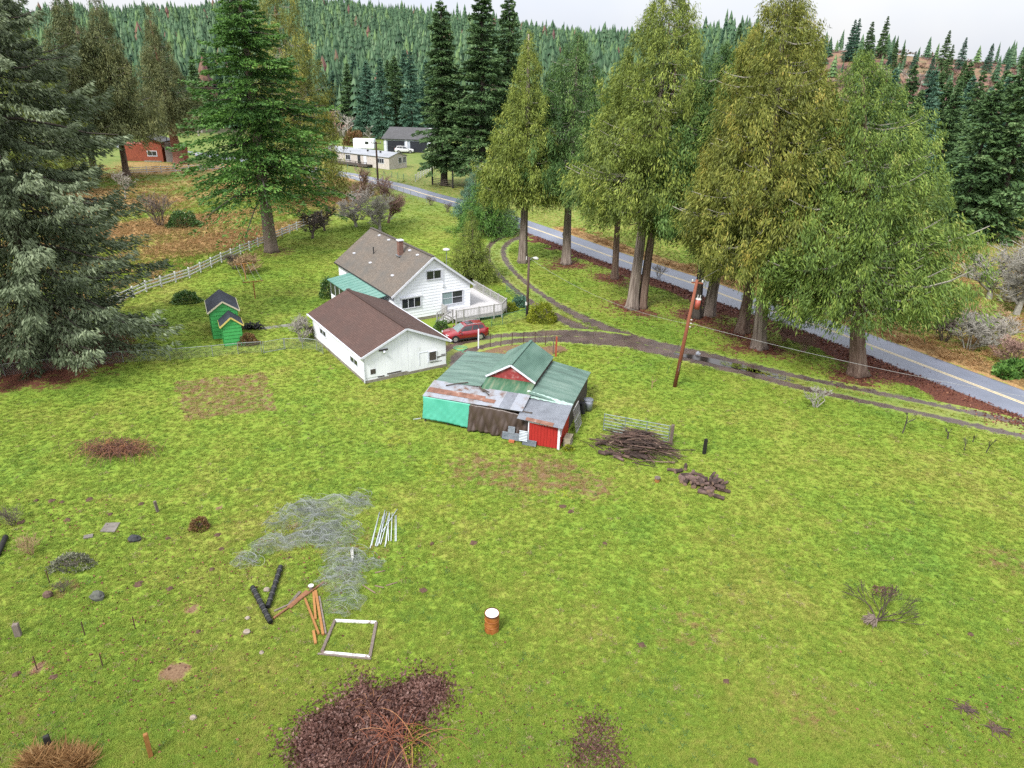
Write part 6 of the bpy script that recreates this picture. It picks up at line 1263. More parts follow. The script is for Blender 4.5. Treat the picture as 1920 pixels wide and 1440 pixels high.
# ---------------------------------------------------------------- timber, pipes and scrap lying on the lawn
def lying(name, px0, px1, w_, h_, mat, label, cat, group=None, z=0.0, round_=False, n=8):
    a, b = at(*px0), at(*px1); c = (a + b) / 2; d = (b - a) / 2; o_ = Vector((0, 0, z + h_ / 2 + .004))
    mb = MB().tube([-d + o_, o_, d + o_], w_ / 2, n) if round_ else MB().beam(-d + o_, d + o_, w_, h_)
    return tag(mb.build(name, mat, None, round_, loc=(c.x, c.y, 0)), label, cat, group)
BLKPIPE = surf('black_plastic_pipe', [(.008, .008, .009), (.022, .022, .024)], 6, .35)
for p0, p1, lb in (((527, 1066), (503, 1142), 'black corrugated drainpipe pointing toward the netting heap'), ((474, 1105), (508, 1171), 'black corrugated drainpipe ending near the square timber frame side')):
    a, b = at(*p0), at(*p1); d = b - a; n = 34; pts = [d * ((k / n) - .5) + Vector((0, 0, .14)) for k in range(n + 1)]
    o = MB().tube(pts, [.135 if k % 2 else .118 for k in range(n + 1)], 12).build('drain_pipe', BLKPIPE, None, loc=(a + b) / 2); tag(o, lb, 'pipe', 'black drainpipes')
    cl = MB()
    for k in (4, 9, 14, 19, 24, 29): cl.tube([pts[k] - d.normalized() * .02, pts[k] + d.normalized() * .02], .142, 12)
    cl.build('band', surf('grey_band', [(.10, .10, .10)], 4, .5), o)
lying('timber_post', (608, 1093), (513, 1161), .10, .09, TIMBER, 'longest squared timber lying toward the drainpipe', 'timber', 'loose timbers')
lying('timber_post', (566, 1124), (514, 1147), .09, .05, TIMBER_G, 'thin dark batten under the longest timber', 'timber', 'loose timbers', .01)
lying('plank', (563, 1110), (543, 1133), .16, .04, TIMBER_G, 'short grey plank beside the broad brown plank', 'plank', 'loose timbers')
lying('plank', (577, 1110), (542, 1141), .24, .05, TIMBER, 'broad brown plank lying over a grey one', 'plank', 'loose timbers', .03)
lying('timber_post', (572, 1124), (598, 1191), .10, .10, TIMBER_O, 'orange squared timber with a stepped end', 'timber', 'loose timbers')
lying('timber_post', (588, 1112), (592, 1163), .11, .10, TIMBER_O, 'short orange timber between two longer ones', 'timber', 'loose timbers')
lying('timber_post', (592, 1110), (606, 1192), .12, .10, TIMBER_O, 'straight orange timber next to the grey rail', 'timber', 'loose timbers', .02)
lying('timber_post', (599, 1120), (611, 1190), .08, .08, TIMBER_G, 'grey rail alongside the straight orange timber', 'timber', 'loose timbers')
lying('timber_post', (588, 1185), (592, 1209), .12, .11, TIMBER_O, 'stubby orange timber end nearest the timber frame', 'timber', 'loose timbers')
def square_frame():
    c = [at(628, 1165), at(705.6, 1168.6), at(693.5, 1233), at(603.5, 1224.5)]; b = sum(c, Vector()) / 4; f = thing('square_timbers', 'square timber frame with flaking white paint lying flat on grass', 'frame', b)
    P = [q - b + Vector((0, 0, .05)) for q in c]; wt = surf('flaking_white', [(.2, .14, .12), (.68, .68, .67), (.8, .8, .79)], 3.5, .7, pos=[.36, .46, .6])
    for i, m_ in ((0, wt), (1, TIMBER_G), (2, wt), (3, TIMBER_G)): MB().beam(P[i], P[(i + 1) % 4], .13, .08 + .01 * (i % 2)).build('rail', m_, f)
    MB().beam(P[3] + Vector((-.15, -.1, .0)), P[2] + Vector((.08, -.12, 0)), .07, .07).build('lower_rail', TIMBER_G, f)
square_frame()
WPIPE = surf('white_pipe', [(.48, .54, .58), (.6, .66, .69)], 5, .4)
for i in range(15):
    r = random.Random(50 + i); t = i / 14
    a = (712 + 30 * t + r.uniform(-6, 6), 962 + r.uniform(-4, 8)); b = (697 + 44 * t + r.uniform(-8, 4), 1018 + 10 * (1 - t) + r.uniform(-6, 4))
    if i in (12, 13): a, b = (741 + 2 * (i - 12), 968), (741 + 2 * (i - 12), 1016)
    if i == 14: a, b = (745, 957), (716, 1000)
    lying('white_pole', a, b, .045, .045, WPIPE, 'thin white pole in the bundle lying beside the netting heap', 'pole', 'bundle of white poles', .03 * (i % 4), True, 6)
lying('white_rod', (775, 787), (789, 785), .06, .05, WPIPE, 'short white stick near the turquoise tarp', 'stick')
def drum():
    d = thing('steel_drum', 'rusty orange steel drum with a white lid alone on the lawn', 'drum', at(922, 1181)); R_, h = .33, 1.0; rm = surf('rusty_orange_drum', [(.20, .055, .012), (.36, .12, .025), (.46, .2, .07)], 4, .6, pos=[.3, .55, .75])
    pts, rad = [], []
    for z, r in ((0, R_ + .01), (.04, R_), (.3, R_), (.33, R_ + .018), (.36, R_), (.63, R_), (.66, R_ + .018), (.69, R_), (.96, R_), (1.0, R_ + .015)): pts.append((0, 0, z)); rad.append(r)
    MB().tube(pts, rad, 24).build('body', rm, d); MB().tube([(0, 0, 1.0), (0, 0, 1.012)], R_ - .02, 24).build('lid', surf('white_lid', [(.66, .65, .66), (.8, .79, .8)], 5, .6), d); MB().tube([(0, 0, .97), (0, 0, 1.03)], [R_ + .03, R_ + .025], 24, cap=False).build('rim', surf('dark_rim', [(.06, .03, .03)], 5, .6), d)
drum()
q = thing('paint_can', 'small grey can with pale lid behind the loose timbers', 'can', at(584, 1106)); MB().tube([(0, 0, 0), (0, 0, .26)], .10, 12).build('body', TIMBER_G, q); MB().tube([(0, 0, .26), (0, 0, .28)], .14, 12).build('lid', PORC, q)
q = thing('chopping_round', 'short orange log round with a grey top near the firewood', 'log', at(1232, 903)); MB().tube([(0, 0, 0), (0, 0, .26)], [.17, .16], 10).build('body', TIMBER_O, q); MB().tube([(0, 0, .26), (0, 0, .33)], [.2, .19], 10).build('cap', TIMBER_G, q)

# posts and stakes standing in the grass
def stake(name, px, h_, w_, mat, label, cat='post', lean=(0, 0), rnd_=False, group=None):
    mb = MB().tube([(0, 0, -.05), (0, 0, h_)], w_ / 2, 7) if rnd_ else MB().box((0, 0, h_ / 2 - .03), (w_, w_ * .9, h_ + .06)).box((0, 0, h_ + .01), (w_ * .8, w_ * .7, .03))
    o = mb.build(name, mat, None, loc=at(*px)); o.rotation_euler = (math.radians(lean[1]), math.radians(lean[0]), random.uniform(0, 1)); return tag(o, label, cat, group)
stake('wooden_post', (283, 1418), 1.15, .16, TIMBER_O, 'tall orange-brown square post standing in grass')
stake('wooden_post', (35, 1192), .65, .24, TIMBER_G, 'thick grey stub post near the thin stakes')
stake('wooden_post', (93, 1402), .6, .2, BLACKWOOD, 'dark stub post behind the dead grass clump')
stake('wooden_post', (296, 960), .75, .14, TIMBER_G, 'short post with a pale cut face near the flat board', lean=(-4, 0))
stake('charred_post', (1320, 851), 1.15, .2, BLACKWOOD, 'single black post standing near the firewood pile')
for px, lb in (((159, 1190), 'thin rusty stake beside a green weed tuft'), ((254, 1180), 'thin dark stake nearest the garden dirt scrape'), ((193, 1250), 'thin rusty stake midway to the stub post'), ((70, 1256), 'thin stake standing in a patch of dug soil'), ((93, 1093), 'thin stake behind the mossy stones')):
    stake('metal_stake', px, .75, .05, RUSTY, lb, 'stake', rnd_=True, group='thin stakes in the lawn')
lying('dark_log', (-4, 1046), (12, 1010), .28, .26, BLACKWOOD, 'charred log lying at the edge of the weeds', 'log', None, 0, True)
slate = surf('grey_slate', [(.13, .115, .10), (.22, .2, .18)], 4, .85, .5, 14); dk = surf('dark_box', [(.02, .022, .026), (.06, .064, .07)], 4, .7)
c = [at(188, 998), at(215, 999), at(226, 981), at(199, 982)]; b = sum(c, Vector()) / 4; tag(MB().slab([q - b + Vector((0, 0, .07)) for q in c], .06).build('flat_board', slate, None, loc=b), 'flat grey square board lying on the lawn', 'board')
q = at(166, 1007); tag(MB().box((0, 0, .04), (.45, .3, .08), .4).build('flat_stone', slate, None, loc=q), 'small flat stone beside the grey board', 'stone')
def rock(name, px, s, mat, label, seed, cat='rock'):
    r = random.Random(seed); mb = MB(); n = 9; rings = [(0, .9), (.45, 1.0), (.8, .72), (1.0, .35)]
    mb.tube([(r.uniform(-.04, .04) * s[0], r.uniform(-.04, .04), z * s[2]) for z, _ in rings], [k * s[0] * .5 for _, k in rings], n, True, .14)
    o = mb.build(name, mat, None, loc=at(*px)); o.scale = (1, s[1] / s[0], 1); return tag(o, label, cat)
rock('valve_box', (253, 1013), (.65, .5, .35), dk, 'dark box-shaped block beside the flat grey board', 1, 'block'); rock('rock', (184, 1122), (.7, .55, .4), surf('mossy_stone', [(.05, .05, .05), (.14, .15, .12)], 5, .9), 'dark mossy stone near the brown weed mound', 2); rock('rock', (91, 1118), (.5, .4, .3), surf('brown_stone', [(.10, .06, .045), (.17, .11, .085)], 5, .9), 'brown stone on the weed mound edge', 3); rock('rock', (1309, 665), (.5, .4, .3), surf('pale_stone', [(.2, .22, .26), (.34, .36, .4)], 5, .8), 'pale stone beside the muddy drive', 4)
for i, (px, s_, lb) in enumerate((((463, 1186), .34, 'pale grey stone chunk near the drainpipe'), ((464, 1160), .26, 'broken grey stone near the drainpipe'), ((491, 1224), .22, 'tiny pale stone by the timber frame'), ((362, 1348), .28, 'small stone near the tall orange post'), ((500, 1108), .34, 'tan stone between the two drainpipes'))): rock('stone', px, (s_, s_ * .8, s_ * .45), surf('tan_stone', [(.26, .2, .16), (.38, .33, .28)], 5, .9), lb, 10 + i, 'stone')
# rocks of soil pushed up by moles
soil = surf('mole_soil', [(.06, .03, .02), (.13, .075, .05)], 6, .95, .8, 20)
for i, (px, py) in enumerate([(97, 940), (117, 942), (167, 937), (68, 939), (207, 965), (127, 975), (40, 980), (415, 1030), (398, 1068), (408, 1003), (265, 945), (31, 1265), (100, 1270), (315, 1010), (372, 1185), (260, 1095), (318, 1105), (1135, 1020), (1820, 1190), (1412, 1428), (888, 1018), (810, 1020), (793, 1107), (1055, 950), (1203, 1210), (1361, 1278), (1070, 960)]):
    r = random.Random(i); s_ = r.uniform(.28, .5); o = MB().tube([(0, 0, -.02), (0, 0, .05), (0, 0, .10)], [s_ * .5, s_ * .36, s_ * .12], 11, True, .38).build('molehill', soil, None, False, loc=at(px, py), rz=r.uniform(0, 6)); tag(o, 'small mound of brown soil pushed up in the lawn', 'molehill', 'molehills in the lawn')

# ---------------------------------------------------------------- steel gate, brush and firewood
def steel_gate():
    a, b = at(1131, 808), at(1256, 832); d = b - a; ln = d.length; o = thing('steel_gate', 'grey tubular farm gate standing behind the brush pile', 'gate', a, math.atan2(d.y, d.x)); gm = surf('painted_steel', [(.20, .26, .27), (.32, .38, .39)], 4, .4, metal=.3); ln *= .97
    for z in (.12, .36, .6, .86, 1.12, 1.38): MB().tube([(0, 0, z), (ln, 0, z)], .028, 7).build('rail', gm, o)
    for x in (0, ln * .33, ln * .66, ln): MB().tube([(x, 0, .08), (x, 0, 1.42)], .032, 7).build('upright', gm, o)
    for x0, x1, z0, z1 in ((.15, ln * .33, 1.36, .7), (ln * .66, ln * .86, .7, 1.36)): MB().tube([(x0, .02, z0), (x1, .02, z1)], .022, 6).build('brace', DARK, o)
    MB().bx(.02, ln * .33, .03, .05, .1, 1.36)
    MB().box((ln + .2, 0, .75), (.22, .22, 1.5)).build('gate_post', TIMBER_G, o)
    wm = MB()
    for k in range(40): wm.tube([(ln * k / 40, .03, .1), (ln * k / 40, .03, 1.38)], .004, 3, cap=False)
    for k in range(9): wm.tube([(0, .03, .12 + k * .14), (ln, .03, .12 + k * .14)], .004, 3, cap=False)
    wm.build('wire_mesh', GALV, o)['kind'] = 'stuff'
steel_gate()
WOODS = [surf('branch_%s' % n, c, 4, .9, .4, 10, stretch=(1, 1, 1)) for n, c in (('dark', [(.035, .022, .018), (.075, .05, .042)]), ('brown', [(.085, .05, .038), (.15, .095, .075)]), ('tan', [(.17, .115, .085), (.28, .2, .15)]))]
def brush_pile():
    c = at(1194, 846); ax = (at(1258, 862) - at(1125, 838)); L_ = 4.6; W_ = 2.5; ang = math.atan2(ax.y, ax.x); o = thing('brush_pile', 'big heap of dark dead branches stacked in front of the farm gate', 'brush pile', c, ang); o['kind'] = 'stuff'
    r = random.Random(3); mbs = [MB(), MB(), MB()]
    for i in range(430):
        x = r.gauss(0, L_ * .24); y = r.gauss(0, W_ * .24); hh = 1.5 * max(0, 1 - (x / (L_ * .55)) ** 2) * max(0, 1 - (y / (W_ * .6)) ** 2); z = .05 + hh * r.uniform(.0, 1) ** .5; l = r.uniform(.7, 2.3); a = r.gauss(.02, .42) + (3.14 if r.random() < .5 else 0); rad = r.choice((.014, .018, .022, .03, .045)); tl = r.gauss(0, .1)
        d = Vector((math.cos(a), math.sin(a), tl)) * (l / 2); kk = Vector((r.uniform(-.08, .08), r.uniform(-.08, .08), r.uniform(-.02, .08))) * l * .5; p = Vector((x, y, z)); P = [p - d, p + kk, p + d]
        for q in P: q.z = max(q.z, rad)
        mbs[r.choices((0, 1, 2), (5, 4, 1.4))[0]].tube(P, [rad, rad * .9, rad * .55], 5)
    for i in range(14):
        x, y = r.uniform(-2.1, 1.0), r.uniform(-1.3, -.6); a = r.gauss(-.05, .25); l = r.uniform(.7, 1.5); rad = r.uniform(.06, .11); d = Vector((math.cos(a), math.sin(a), 0)) * l / 2; p = Vector((x, y, rad + r.uniform(0, .18))); mbs[r.choice((0, 1))].tube([p - d, p + d], rad, 7)
    for m_, mt in zip(mbs, WOODS): m_.build('branches', mt, o)['kind'] = 'stuff'
brush_pile()
LOGM = []
LOG_SIDE = surf('log_bark', [(.04, .024, .02), (.09, .056, .048), (.16, .105, .09)], 5, .9, .6, 14, rnd=.5); LOG_END = surf('log_end', [(.16, .10, .075), (.27, .18, .13)], 7, .9)
def log_mesh(l, r0, seed):
    random.seed(seed); mb = MB().tube([(-l / 2, 0, 0), (-l / 6, r0 * .06, 0), (l / 6, -r0 * .05, 0), (l / 2, 0, 0)], [r0, r0 * .97, r0 * .95, r0 * .92], 9, True, .09); me = mb.mesh('log'); me.materials.append(LOG_SIDE); me.materials.append(LOG_END)
    for p in me.polygons:
        if len(p.vertices) > 4: p.material_index = 1
    return me
LOGS = [log_mesh(l, r0, i) for i, (l, r0) in enumerate(((.62, .13), (.7, .11), (.55, .15), (.8, .10)))]
def put_log(p, a, pitch, me, label, group, name='firewood_log'):
    o = put(name, me); o.location = p; o.rotation_euler = (0, pitch, a); return tag(o, label, 'log', group)
r = random.Random(8); c0 = at(1318, 908); n = 0
for layer, cnt, sp in ((0, 26, 1.0), (1, 15, .66), (2, 6, .35)):
    for i in range(cnt):
        while True:
            x, y = r.uniform(-1.4, 1.4), r.uniform(-1.45, 1.35)
            if (x / 1.35) ** 2 + (y / 1.45) ** 2 < sp and not (x < -.35 and y < -.55): break
        put_log((c0.x + x + .18 * -y, c0.y + y, .13 + layer * .19), r.uniform(0, 3.14), r.uniform(-.16, .16) * (layer > 0), LOGS[n % 4], 'cut log in the loose firewood pile', 'firewood logs'); n += 1
for px, py, a in ((1262, 884, -.1), (1272, 886, .5), (1285, 878, 1.3), (1316, 925, -.35), (1335, 930, -.4), (1348, 935, -.5)): put_log(at(px, py) + Vector((0, 0, .12)), a, 0, LOGS[n % 4], 'cut log in the loose firewood pile', 'firewood logs'); n += 1
for px, py, a, lb in ((1127, 834, .1, 'split dark log lying off the brush pile'), (1129, 852, -.5, 'brown cut log near the brush pile end'), (1160, 862, -.8, 'charred log in front of the brush pile')): put_log(at(px, py) + Vector((0, 0, .13)), a, 0, LOGS[n % 4], lb, None, 'cut_log'); n += 1
for px0, px1, lb in (((703, 1075), (722, 1071), 'broken grey stick beside the netting'), ((703, 1099), (720, 1103), 'thick short stick beside the netting'), ((724, 1099), (745, 1093), 'thin dark stick off the netting end'), ((680, 1098), (704, 1113), 'splintered stick at the netting edge')): lying('stick', px0, px1, .07, .06, WOODS[2], lb, 'stick', 'sticks by the netting', 0, True, 6)

# ---------------------------------------------------------------- wire netting heap
NET = surf('netting_wire', [(.23, .255, .245), (.36, .39, .375)], 5, .6, metal=.2)
def netting():
    lobes = [((628, 952), 2.2, 1.1, .5, 0.1), ((545, 975), 1.5, 1.1, .55, .5), ((600, 985), 1.5, 1.0, .5, .9), ((672, 940), .8, .6, .35, .2), ((640, 1000), 1.1, 1.3, .5, 1.2), ((520, 1020), 1.5, .9, .35, .4), ((462, 1053), .75, .6, .35, .2), ((570, 1012), 1.3, .8, .35, .2), ((645, 1045), .8, 1.2, .3, 1.5), ((640, 1090), 1.0, 1.3, .4, 1.4), ((645, 1130), 1.05, 1.0, .3, .3), ((690, 1060), .9, .5, .2, .2), ((605, 1000), 1.2, 1.0, .35, .6), ((628, 1022), .9, 1.0, .3, 1.3), ((640, 1068), .9, 1.0, .3, 1.5), ((575, 955), 1.2, .8, .5, .1)]
    c = at(610, 1020); o = thing('netting_heap', 'tangled heap of grey-green wire netting spread on the lawn', 'wire netting', c); o['kind'] = 'stuff'
    r = random.Random(4)
    for li, (px, rx, ry, h_, rot) in enumerate(lobes):
        p0 = at(*px) - c; mb = MB(); ph = [r.uniform(0, 6.28) for _ in range(4)]; cr, sr = math.cos(rot), math.sin(rot)
        def surfp(u, v):
            q = max(0, 1 - u * u - v * v); x, y = u * rx, v * ry
            z = 1.5 * h_ * q ** .6 * (.5 + .3 * math.sin(u * 5 + ph[0]) + .25 * math.sin(v * 6 + u * 3 + ph[1])) + .03; x += .10 * math.sin(v * 7 + ph[2]); y += .10 * math.sin(u * 8 + ph[3])
            return Vector((p0.x + x * cr - y * sr, p0.y + x * sr + y * cr, max(.015, z)))
        sp = .058
        for fam in (0, 1, 2):
            cnt = int(2 * (ry if fam == 0 else rx) / sp)
            for k in range(cnt):
                w_ = -1 + 2 * (k + .5) / cnt; half_ = math.sqrt(max(0, 1 - w_ * w_)) * r.uniform(.86, 1.06); m_ = 12
                if half_ < .15 or r.random() < .2: continue
                pts = []
                for i in range(m_ + 1):
                    t = -half_ + 2 * half_ * i / m_; u, v = (t, w_) if fam == 0 else (w_, t) if fam == 1 else ((t * .7 + w_ * .7), (w_ * .7 - t * .7))
                    pts.append(surfp(u, v))
                mb.tube(pts, .0031, 3, cap=False)
        for k in range(10):                                   # loose curls
            a0 = r.uniform(0, 6.28); rr = r.uniform(.2, .5); cx, cy_ = r.uniform(-.7, .7), r.uniform(-.7, .7); mb.tube([surfp(cx, cy_) + Vector((rr * math.cos(a0 + t), rr * .8 * math.sin(a0 + t), .12 + .1 * math.sin(t * 1.5))) for t in np.linspace(0, 5.2, 16)], .007, 3, cap=False)
        mb.build('netting', NET, o)['kind'] = 'stuff'
    q = at(659, 1047) - c; tag(MB().slab([q + Vector(p) for p in ((-.15, .55, .1), (-.02, .6, .3), (.22, -.35, .3), (.12, -.4, .1))], .03).build('metal_tray', PORC, None, loc=c), 'bent white metal panel half buried in the netting', 'panel')
netting()

# ---------------------------------------------------------------- leaf heaps, brambles and dead growth
def leaf_cloud(parent, outline, n, mat, seed, hmax=.35, ls=.09, base=None, edge=0.0, fade=.6):
    r = np.random.default_rng(seed); P = np.array([(at(*p).x - base.x, at(*p).y - base.y) for p in outline]); lo, hi = P.min(0) - edge, P.max(0) + edge
    xy = r.uniform(lo, hi, (n * 3, 2)); ins = in_poly(xy[:, 0], xy[:, 1], P); d = np.abs(seg_dist(xy[:, 0], xy[:, 1], np.vstack([P, P[:1]])))
    keep = ins | (r.uniform(0, 1, len(xy)) < fade * np.exp(-d / .3)); xy, d, ins = xy[keep][:n], d[keep][:n], ins[keep][:n]
    hz = np.where(ins, hmax * np.clip(d / 1.0, 0, 1) ** .7, 0) * (.75 + .25 * np.sin(xy[:, 0] * 4) * np.sin(xy[:, 1] * 3.3)); z = .03 + hz * r.uniform(.55, 1, len(xy))
    B = np.stack([xy[:, 0], xy[:, 1], z], -1); D = r.normal(0, 1, (len(xy), 3)); D[:, 2] = np.abs(D[:, 2]) * .35; V, Fq = sprays(r, B, D, ls * r.uniform(.7, 1.5, len(xy)), ls * .65 * r.uniform(.7, 1.4, len(xy)))
    cl = np.clip(.40 + .18 * np.sin(xy[:, 0] * 2 + 1) * np.cos(xy[:, 1] * 1.7) + r.normal(0, .2, len(xy)), 0, 1); o = put('leaves', npmesh('leaves', V, Fq, mat, cl), None, parent); o['kind'] = 'stuff'
    tri = [(0, i, i + 1) for i in range(1, len(P) - 1)]
    return o
def soil_mound(parent, outline, base, h_, mat, n=26):
    "low mound under a heap, so that no grass shows through"
    P = np.array([(at(*p).x - base.x, at(*p).y - base.y) for p in outline]); lo, hi = P.min(0), P.max(0); X, Y = np.meshgrid(np.linspace(lo[0], hi[0], n), np.linspace(lo[1], hi[1], n)); x, y = X.ravel(), Y.ravel(); ins = in_poly(x, y, P); d = np.abs(seg_dist(x, y, np.vstack([P, P[:1]]))); z = np.where(ins, h_ * np.clip(d / .8, 0, 1) ** .7, -.06); i = np.arange(n * n).reshape(n, n); Fq = np.stack([i[:-1, :-1], i[:-1, 1:], i[1:, 1:], i[1:, :-1]], -1).reshape(-1, 4)
    put('mound', npmesh('mound', np.stack([x, y, z], -1), Fq, mat, smooth=True), None, parent)
def canes(parent, n, mat, seed, spread, l=(.8, 2.0), arch=.5, r0=.012, c=(0, 0), ang=None, name='canes'):
    r = random.Random(seed); mb = MB()
    for i in range(n):
        a = r.uniform(0, 6.28) if ang is None else r.gauss(*ang); ln = r.uniform(*l); x, y = c[0] + r.gauss(0, spread[0] * .4), c[1] + r.gauss(0, spread[1] * .4); h_ = arch * r.uniform(.4, 1.2); k = r.uniform(-.5, .5)
        mb.tube([(x + math.cos(a + k * t) * ln * t, y + math.sin(a + k * t) * ln * t, .03 + h_ * 4 * t * (1 - t * .93)) for t in np.linspace(0, 1, 7)], [r0 * (1 - .5 * t) for t in np.linspace(0, 1, 7)], 4, cap=False)
    o = mb.build(name, mat, parent); o['kind'] = 'stuff'; return o
DSOIL = surf('dark_mulch', [(.03, .014, .016), (.07, .035, .036)], 5, .95, .8, 18); CANE_R = surf('red_canes', [(.22, .06, .035), (.36, .13, .06)], 6, .7); CANE_O = surf('orange_canes', [(.3, .13, .05), (.45, .22, .10)], 6, .7); CANE_D = surf('dark_canes', [(.06, .028, .024), (.12, .06, .05)], 6, .8); CANE_B = surf('brown_canes', [(.15, .06, .04), (.26, .12, .075)], 6, .8)
OUT = [(562, 1450), (552, 1395), (580, 1355), (630, 1325), (665, 1300), (680, 1285), (700, 1300), (745, 1290), (790, 1272), (828, 1282), (832, 1312), (800, 1335), (790, 1365), (762, 1390), (770, 1450)]
b = at(690, 1370); o = thing('leaf_heap', 'large heap of purple-brown leaves with red brambles in the foreground', 'leaf heap', b); o['label'] = 'large heap of purple-brown leaves threaded with red brambles'; o['kind'] = 'stuff'
soil_mound(o, OUT, b, .20, DSOIL); leaf_cloud(o, OUT, 15000, LEAFBROWN, 3, .36, .135, b, 1.2, .8)
q = at(735, 1390) - b; canes(o, 60, CANE_R, 5, (1.2, .5), (.6, 1.7), .45, .011, (q.x, q.y)); canes(o, 7, CANE_O, 6, (.8, .4), (1.2, 2.4), .6, .016, (q.x + .6, q.y)); q2 = at(690, 1330) - b; canes(o, 30, CANE_O, 7, (.5, .6), (.4, 1.0), .3, .009, (q2.x, q2.y)); canes(o, 40, CANE_D, 9, (1.6, .4), (.5, 1.4), .3, .012, (q.x - .2, q.y - .6))
gv = [(745, 1400), (750, 1350), (790, 1352), (800, 1380), (785, 1440), (745, 1440)]; leaf_cloud(o, gv, 700, YELLOWGREEN, 12, .45, .08, b)
OUT2 = [(1072, 1440), (1072, 1395), (1095, 1350), (1125, 1345), (1150, 1370), (1165, 1420), (1175, 1450)]; b = at(1120, 1400); o = thing('leaf_scatter', 'small dark scatter of bronze leaves and twigs on the lawn', 'leaf litter', b); o['kind'] = 'stuff'; leaf_cloud(o, OUT2, 1500, LEAFBROWN, 8, .06, .10, b, .6, .5); canes(o, 46, CANE_D, 15, (.9, .6), (.3, 1.0), .12, .010)
for i, (px, py, lb) in enumerate(((880, 1350, 'loose bronze leaves strewn beside the large leaf heap'), (1000, 1425, 'loose bronze leaves strewn between the two leaf heaps'))):
    b = at(px, py); o = thing('leaf_scatter', lb, 'leaf litter', b); o['kind'] = 'stuff'; leaf_cloud(o, [(px - 60, py + 40), (px - 50, py - 30), (px + 10, py - 40), (px + 60, py + 30)], 90, LEAFBROWN, 30 + i, .0, .09, b, .8, .4)
b = at(220, 848); o = thing('bramble_heap', 'low tangled heap of cut reddish bramble canes on the lawn', 'brush heap', b); o['kind'] = 'stuff'
for m_, sd, n_ in ((CANE_B, 1, 190), (CANE_D, 2, 130), (CANE_O, 3, 80)): canes(o, n_, m_, sd, (2.6, 1.0), (.6, 1.7), .62, .014)
b = at(105, 1432); o = thing('dead_grass_clump', 'big clump of orange-brown dead grass by the dark stub post', 'grass clump', b); o['kind'] = 'stuff'
rg = np.random.default_rng(9); n_ = 2600; ct = rg.integers(0, 3, n_); cx = np.array([-.75, .15, .85])[ct]; a = rg.uniform(0, 6.28, n_); B = np.stack([cx + rg.normal(0, .22, n_), rg.normal(0, .2, n_), np.zeros(n_)], -1); D = np.stack([np.cos(a), np.sin(a), rg.uniform(.35, 1.3, n_)], -1); V, Fq = sprays(rg, B, D, rg.uniform(.4, .85, n_), np.full(n_, .03)); put('blades', npmesh('blades', V, Fq, DEADGRASS, np.clip(rg.normal(.45, .25, n_) - .15 * (ct == 1), 0, 1)), None, o)
# toppled bush with roots, stumps, saplings and weeds
b = at(1642, 1168); o = thing('toppled_shrub', 'toppled leafless shrub with its mossy root plate turned up', 'shrub', b); r = random.Random(6); mb = MB()
def tw(p, d, l, rad, lv):
    q = p + d * l; mb.tube([p, p + d * l * .5 + Vector((r.uniform(-.04, .04), r.uniform(-.04, .04), r.uniform(-.02, .05))), q], [rad, rad * .8, rad * .55], 4, cap=False)
    if lv:
        for _ in range(r.choice((2, 2, 3))): tw(p + d * l * r.uniform(.5, 1), (d + Vector((r.uniform(-.55, .55), r.uniform(-.55, .55), r.uniform(-.25, .3)))).normalized(), l * .8, max(.011, rad * .66), lv - 1)
for dx, dy, dz in ((-.05, 1, .35), (.6, .8, .3), (1, .6, .25), (1, .25, .2), (1, -.05, .12)): tw(Vector((0, 0, .15)), Vector((dx, dy, dz)).normalized(), .85, .034, 4)
mb.build('branches', WOODS[0], o); mb = MB()
for i in range(60):
    a = r.uniform(1.9, 4.3); mb.tube([(0, 0, .12), (math.cos(a) * .25, math.sin(a) * .2, .25 + r.uniform(-.1, .15)), (math.cos(a) * r.uniform(.35, .75), math.sin(a) * r.uniform(.3, .6), r.uniform(.0, .3))], [.05, .035, .012], 4)
mb.build('root_plate', BARK_FIR, o)
leaf_cloud(o, [(1630, 1108), (1640, 1098), (1678, 1105), (1668, 1118), (1640, 1120)], 260, LEAFBROWN, 41, .1, .09, b)
for px, py, lb in ((1808, 1330, 'rotten stump remains by the dark bark slab'), (1864, 1366, 'dark slab of bark sunk in the grass')):
    b = at(px, py); o = thing('bark_debris', lb, 'debris', b); canes(o, 26, WOODS[1], px, (.3, .25), (.2, .5), .06, .022, name='bark'); canes(o, 14, WOODS[0], px + 1, (.4, .25), (.2, .6), .05, .03, ang=(-.5, .3), name='bark')
SAP = [bare_mesh(20 + i, h_, .5, 3, (2, 3), .07, .9, .45, rmin=.028) for i, h_ in enumerate((2.4, 1.8))]
def sapling(px, s_, label, mat=BARK_DARK, me=0, rz=0.0, lean=6): bare('sapling', label, at(*px), SAP[me], mat, s_, rz, 'sapling', 'saplings in the lawn', lean)
MS = bare_mesh(31, 2.6, .8, 4, (2, 3), .09, .5, .3, n0=4, rmin=.02)
bare('pruned_tree', 'small pruned fruit tree with pale lichened twigs by the drive', at(1528, 763), MS, TWIG_LICHEN, 1.0, 1.0)
sapling((1692, 812), .75, 'leafless sapling with a dark nest-like tangle', lean=8); sapling((1777, 823), .75, 'slender forked sapling in the lawn near the drive', me=1, rz=2); sapling((1808, 845), .45, 'stubby forked sapling among thin ones', rz=1); sapling((1824, 829), .55, 'thin whip sapling beside the stubby fork', me=1, rz=3); sapling((1849, 849), .6, 'thin sapling farthest along the lawn row', rz=4)
bare('weed_stalks', 'dead brown weed stalks near the utility pole', at(1222, 728), SAP[0], TWIG_TAN, (.5, .5, .45), 0, 'weeds')
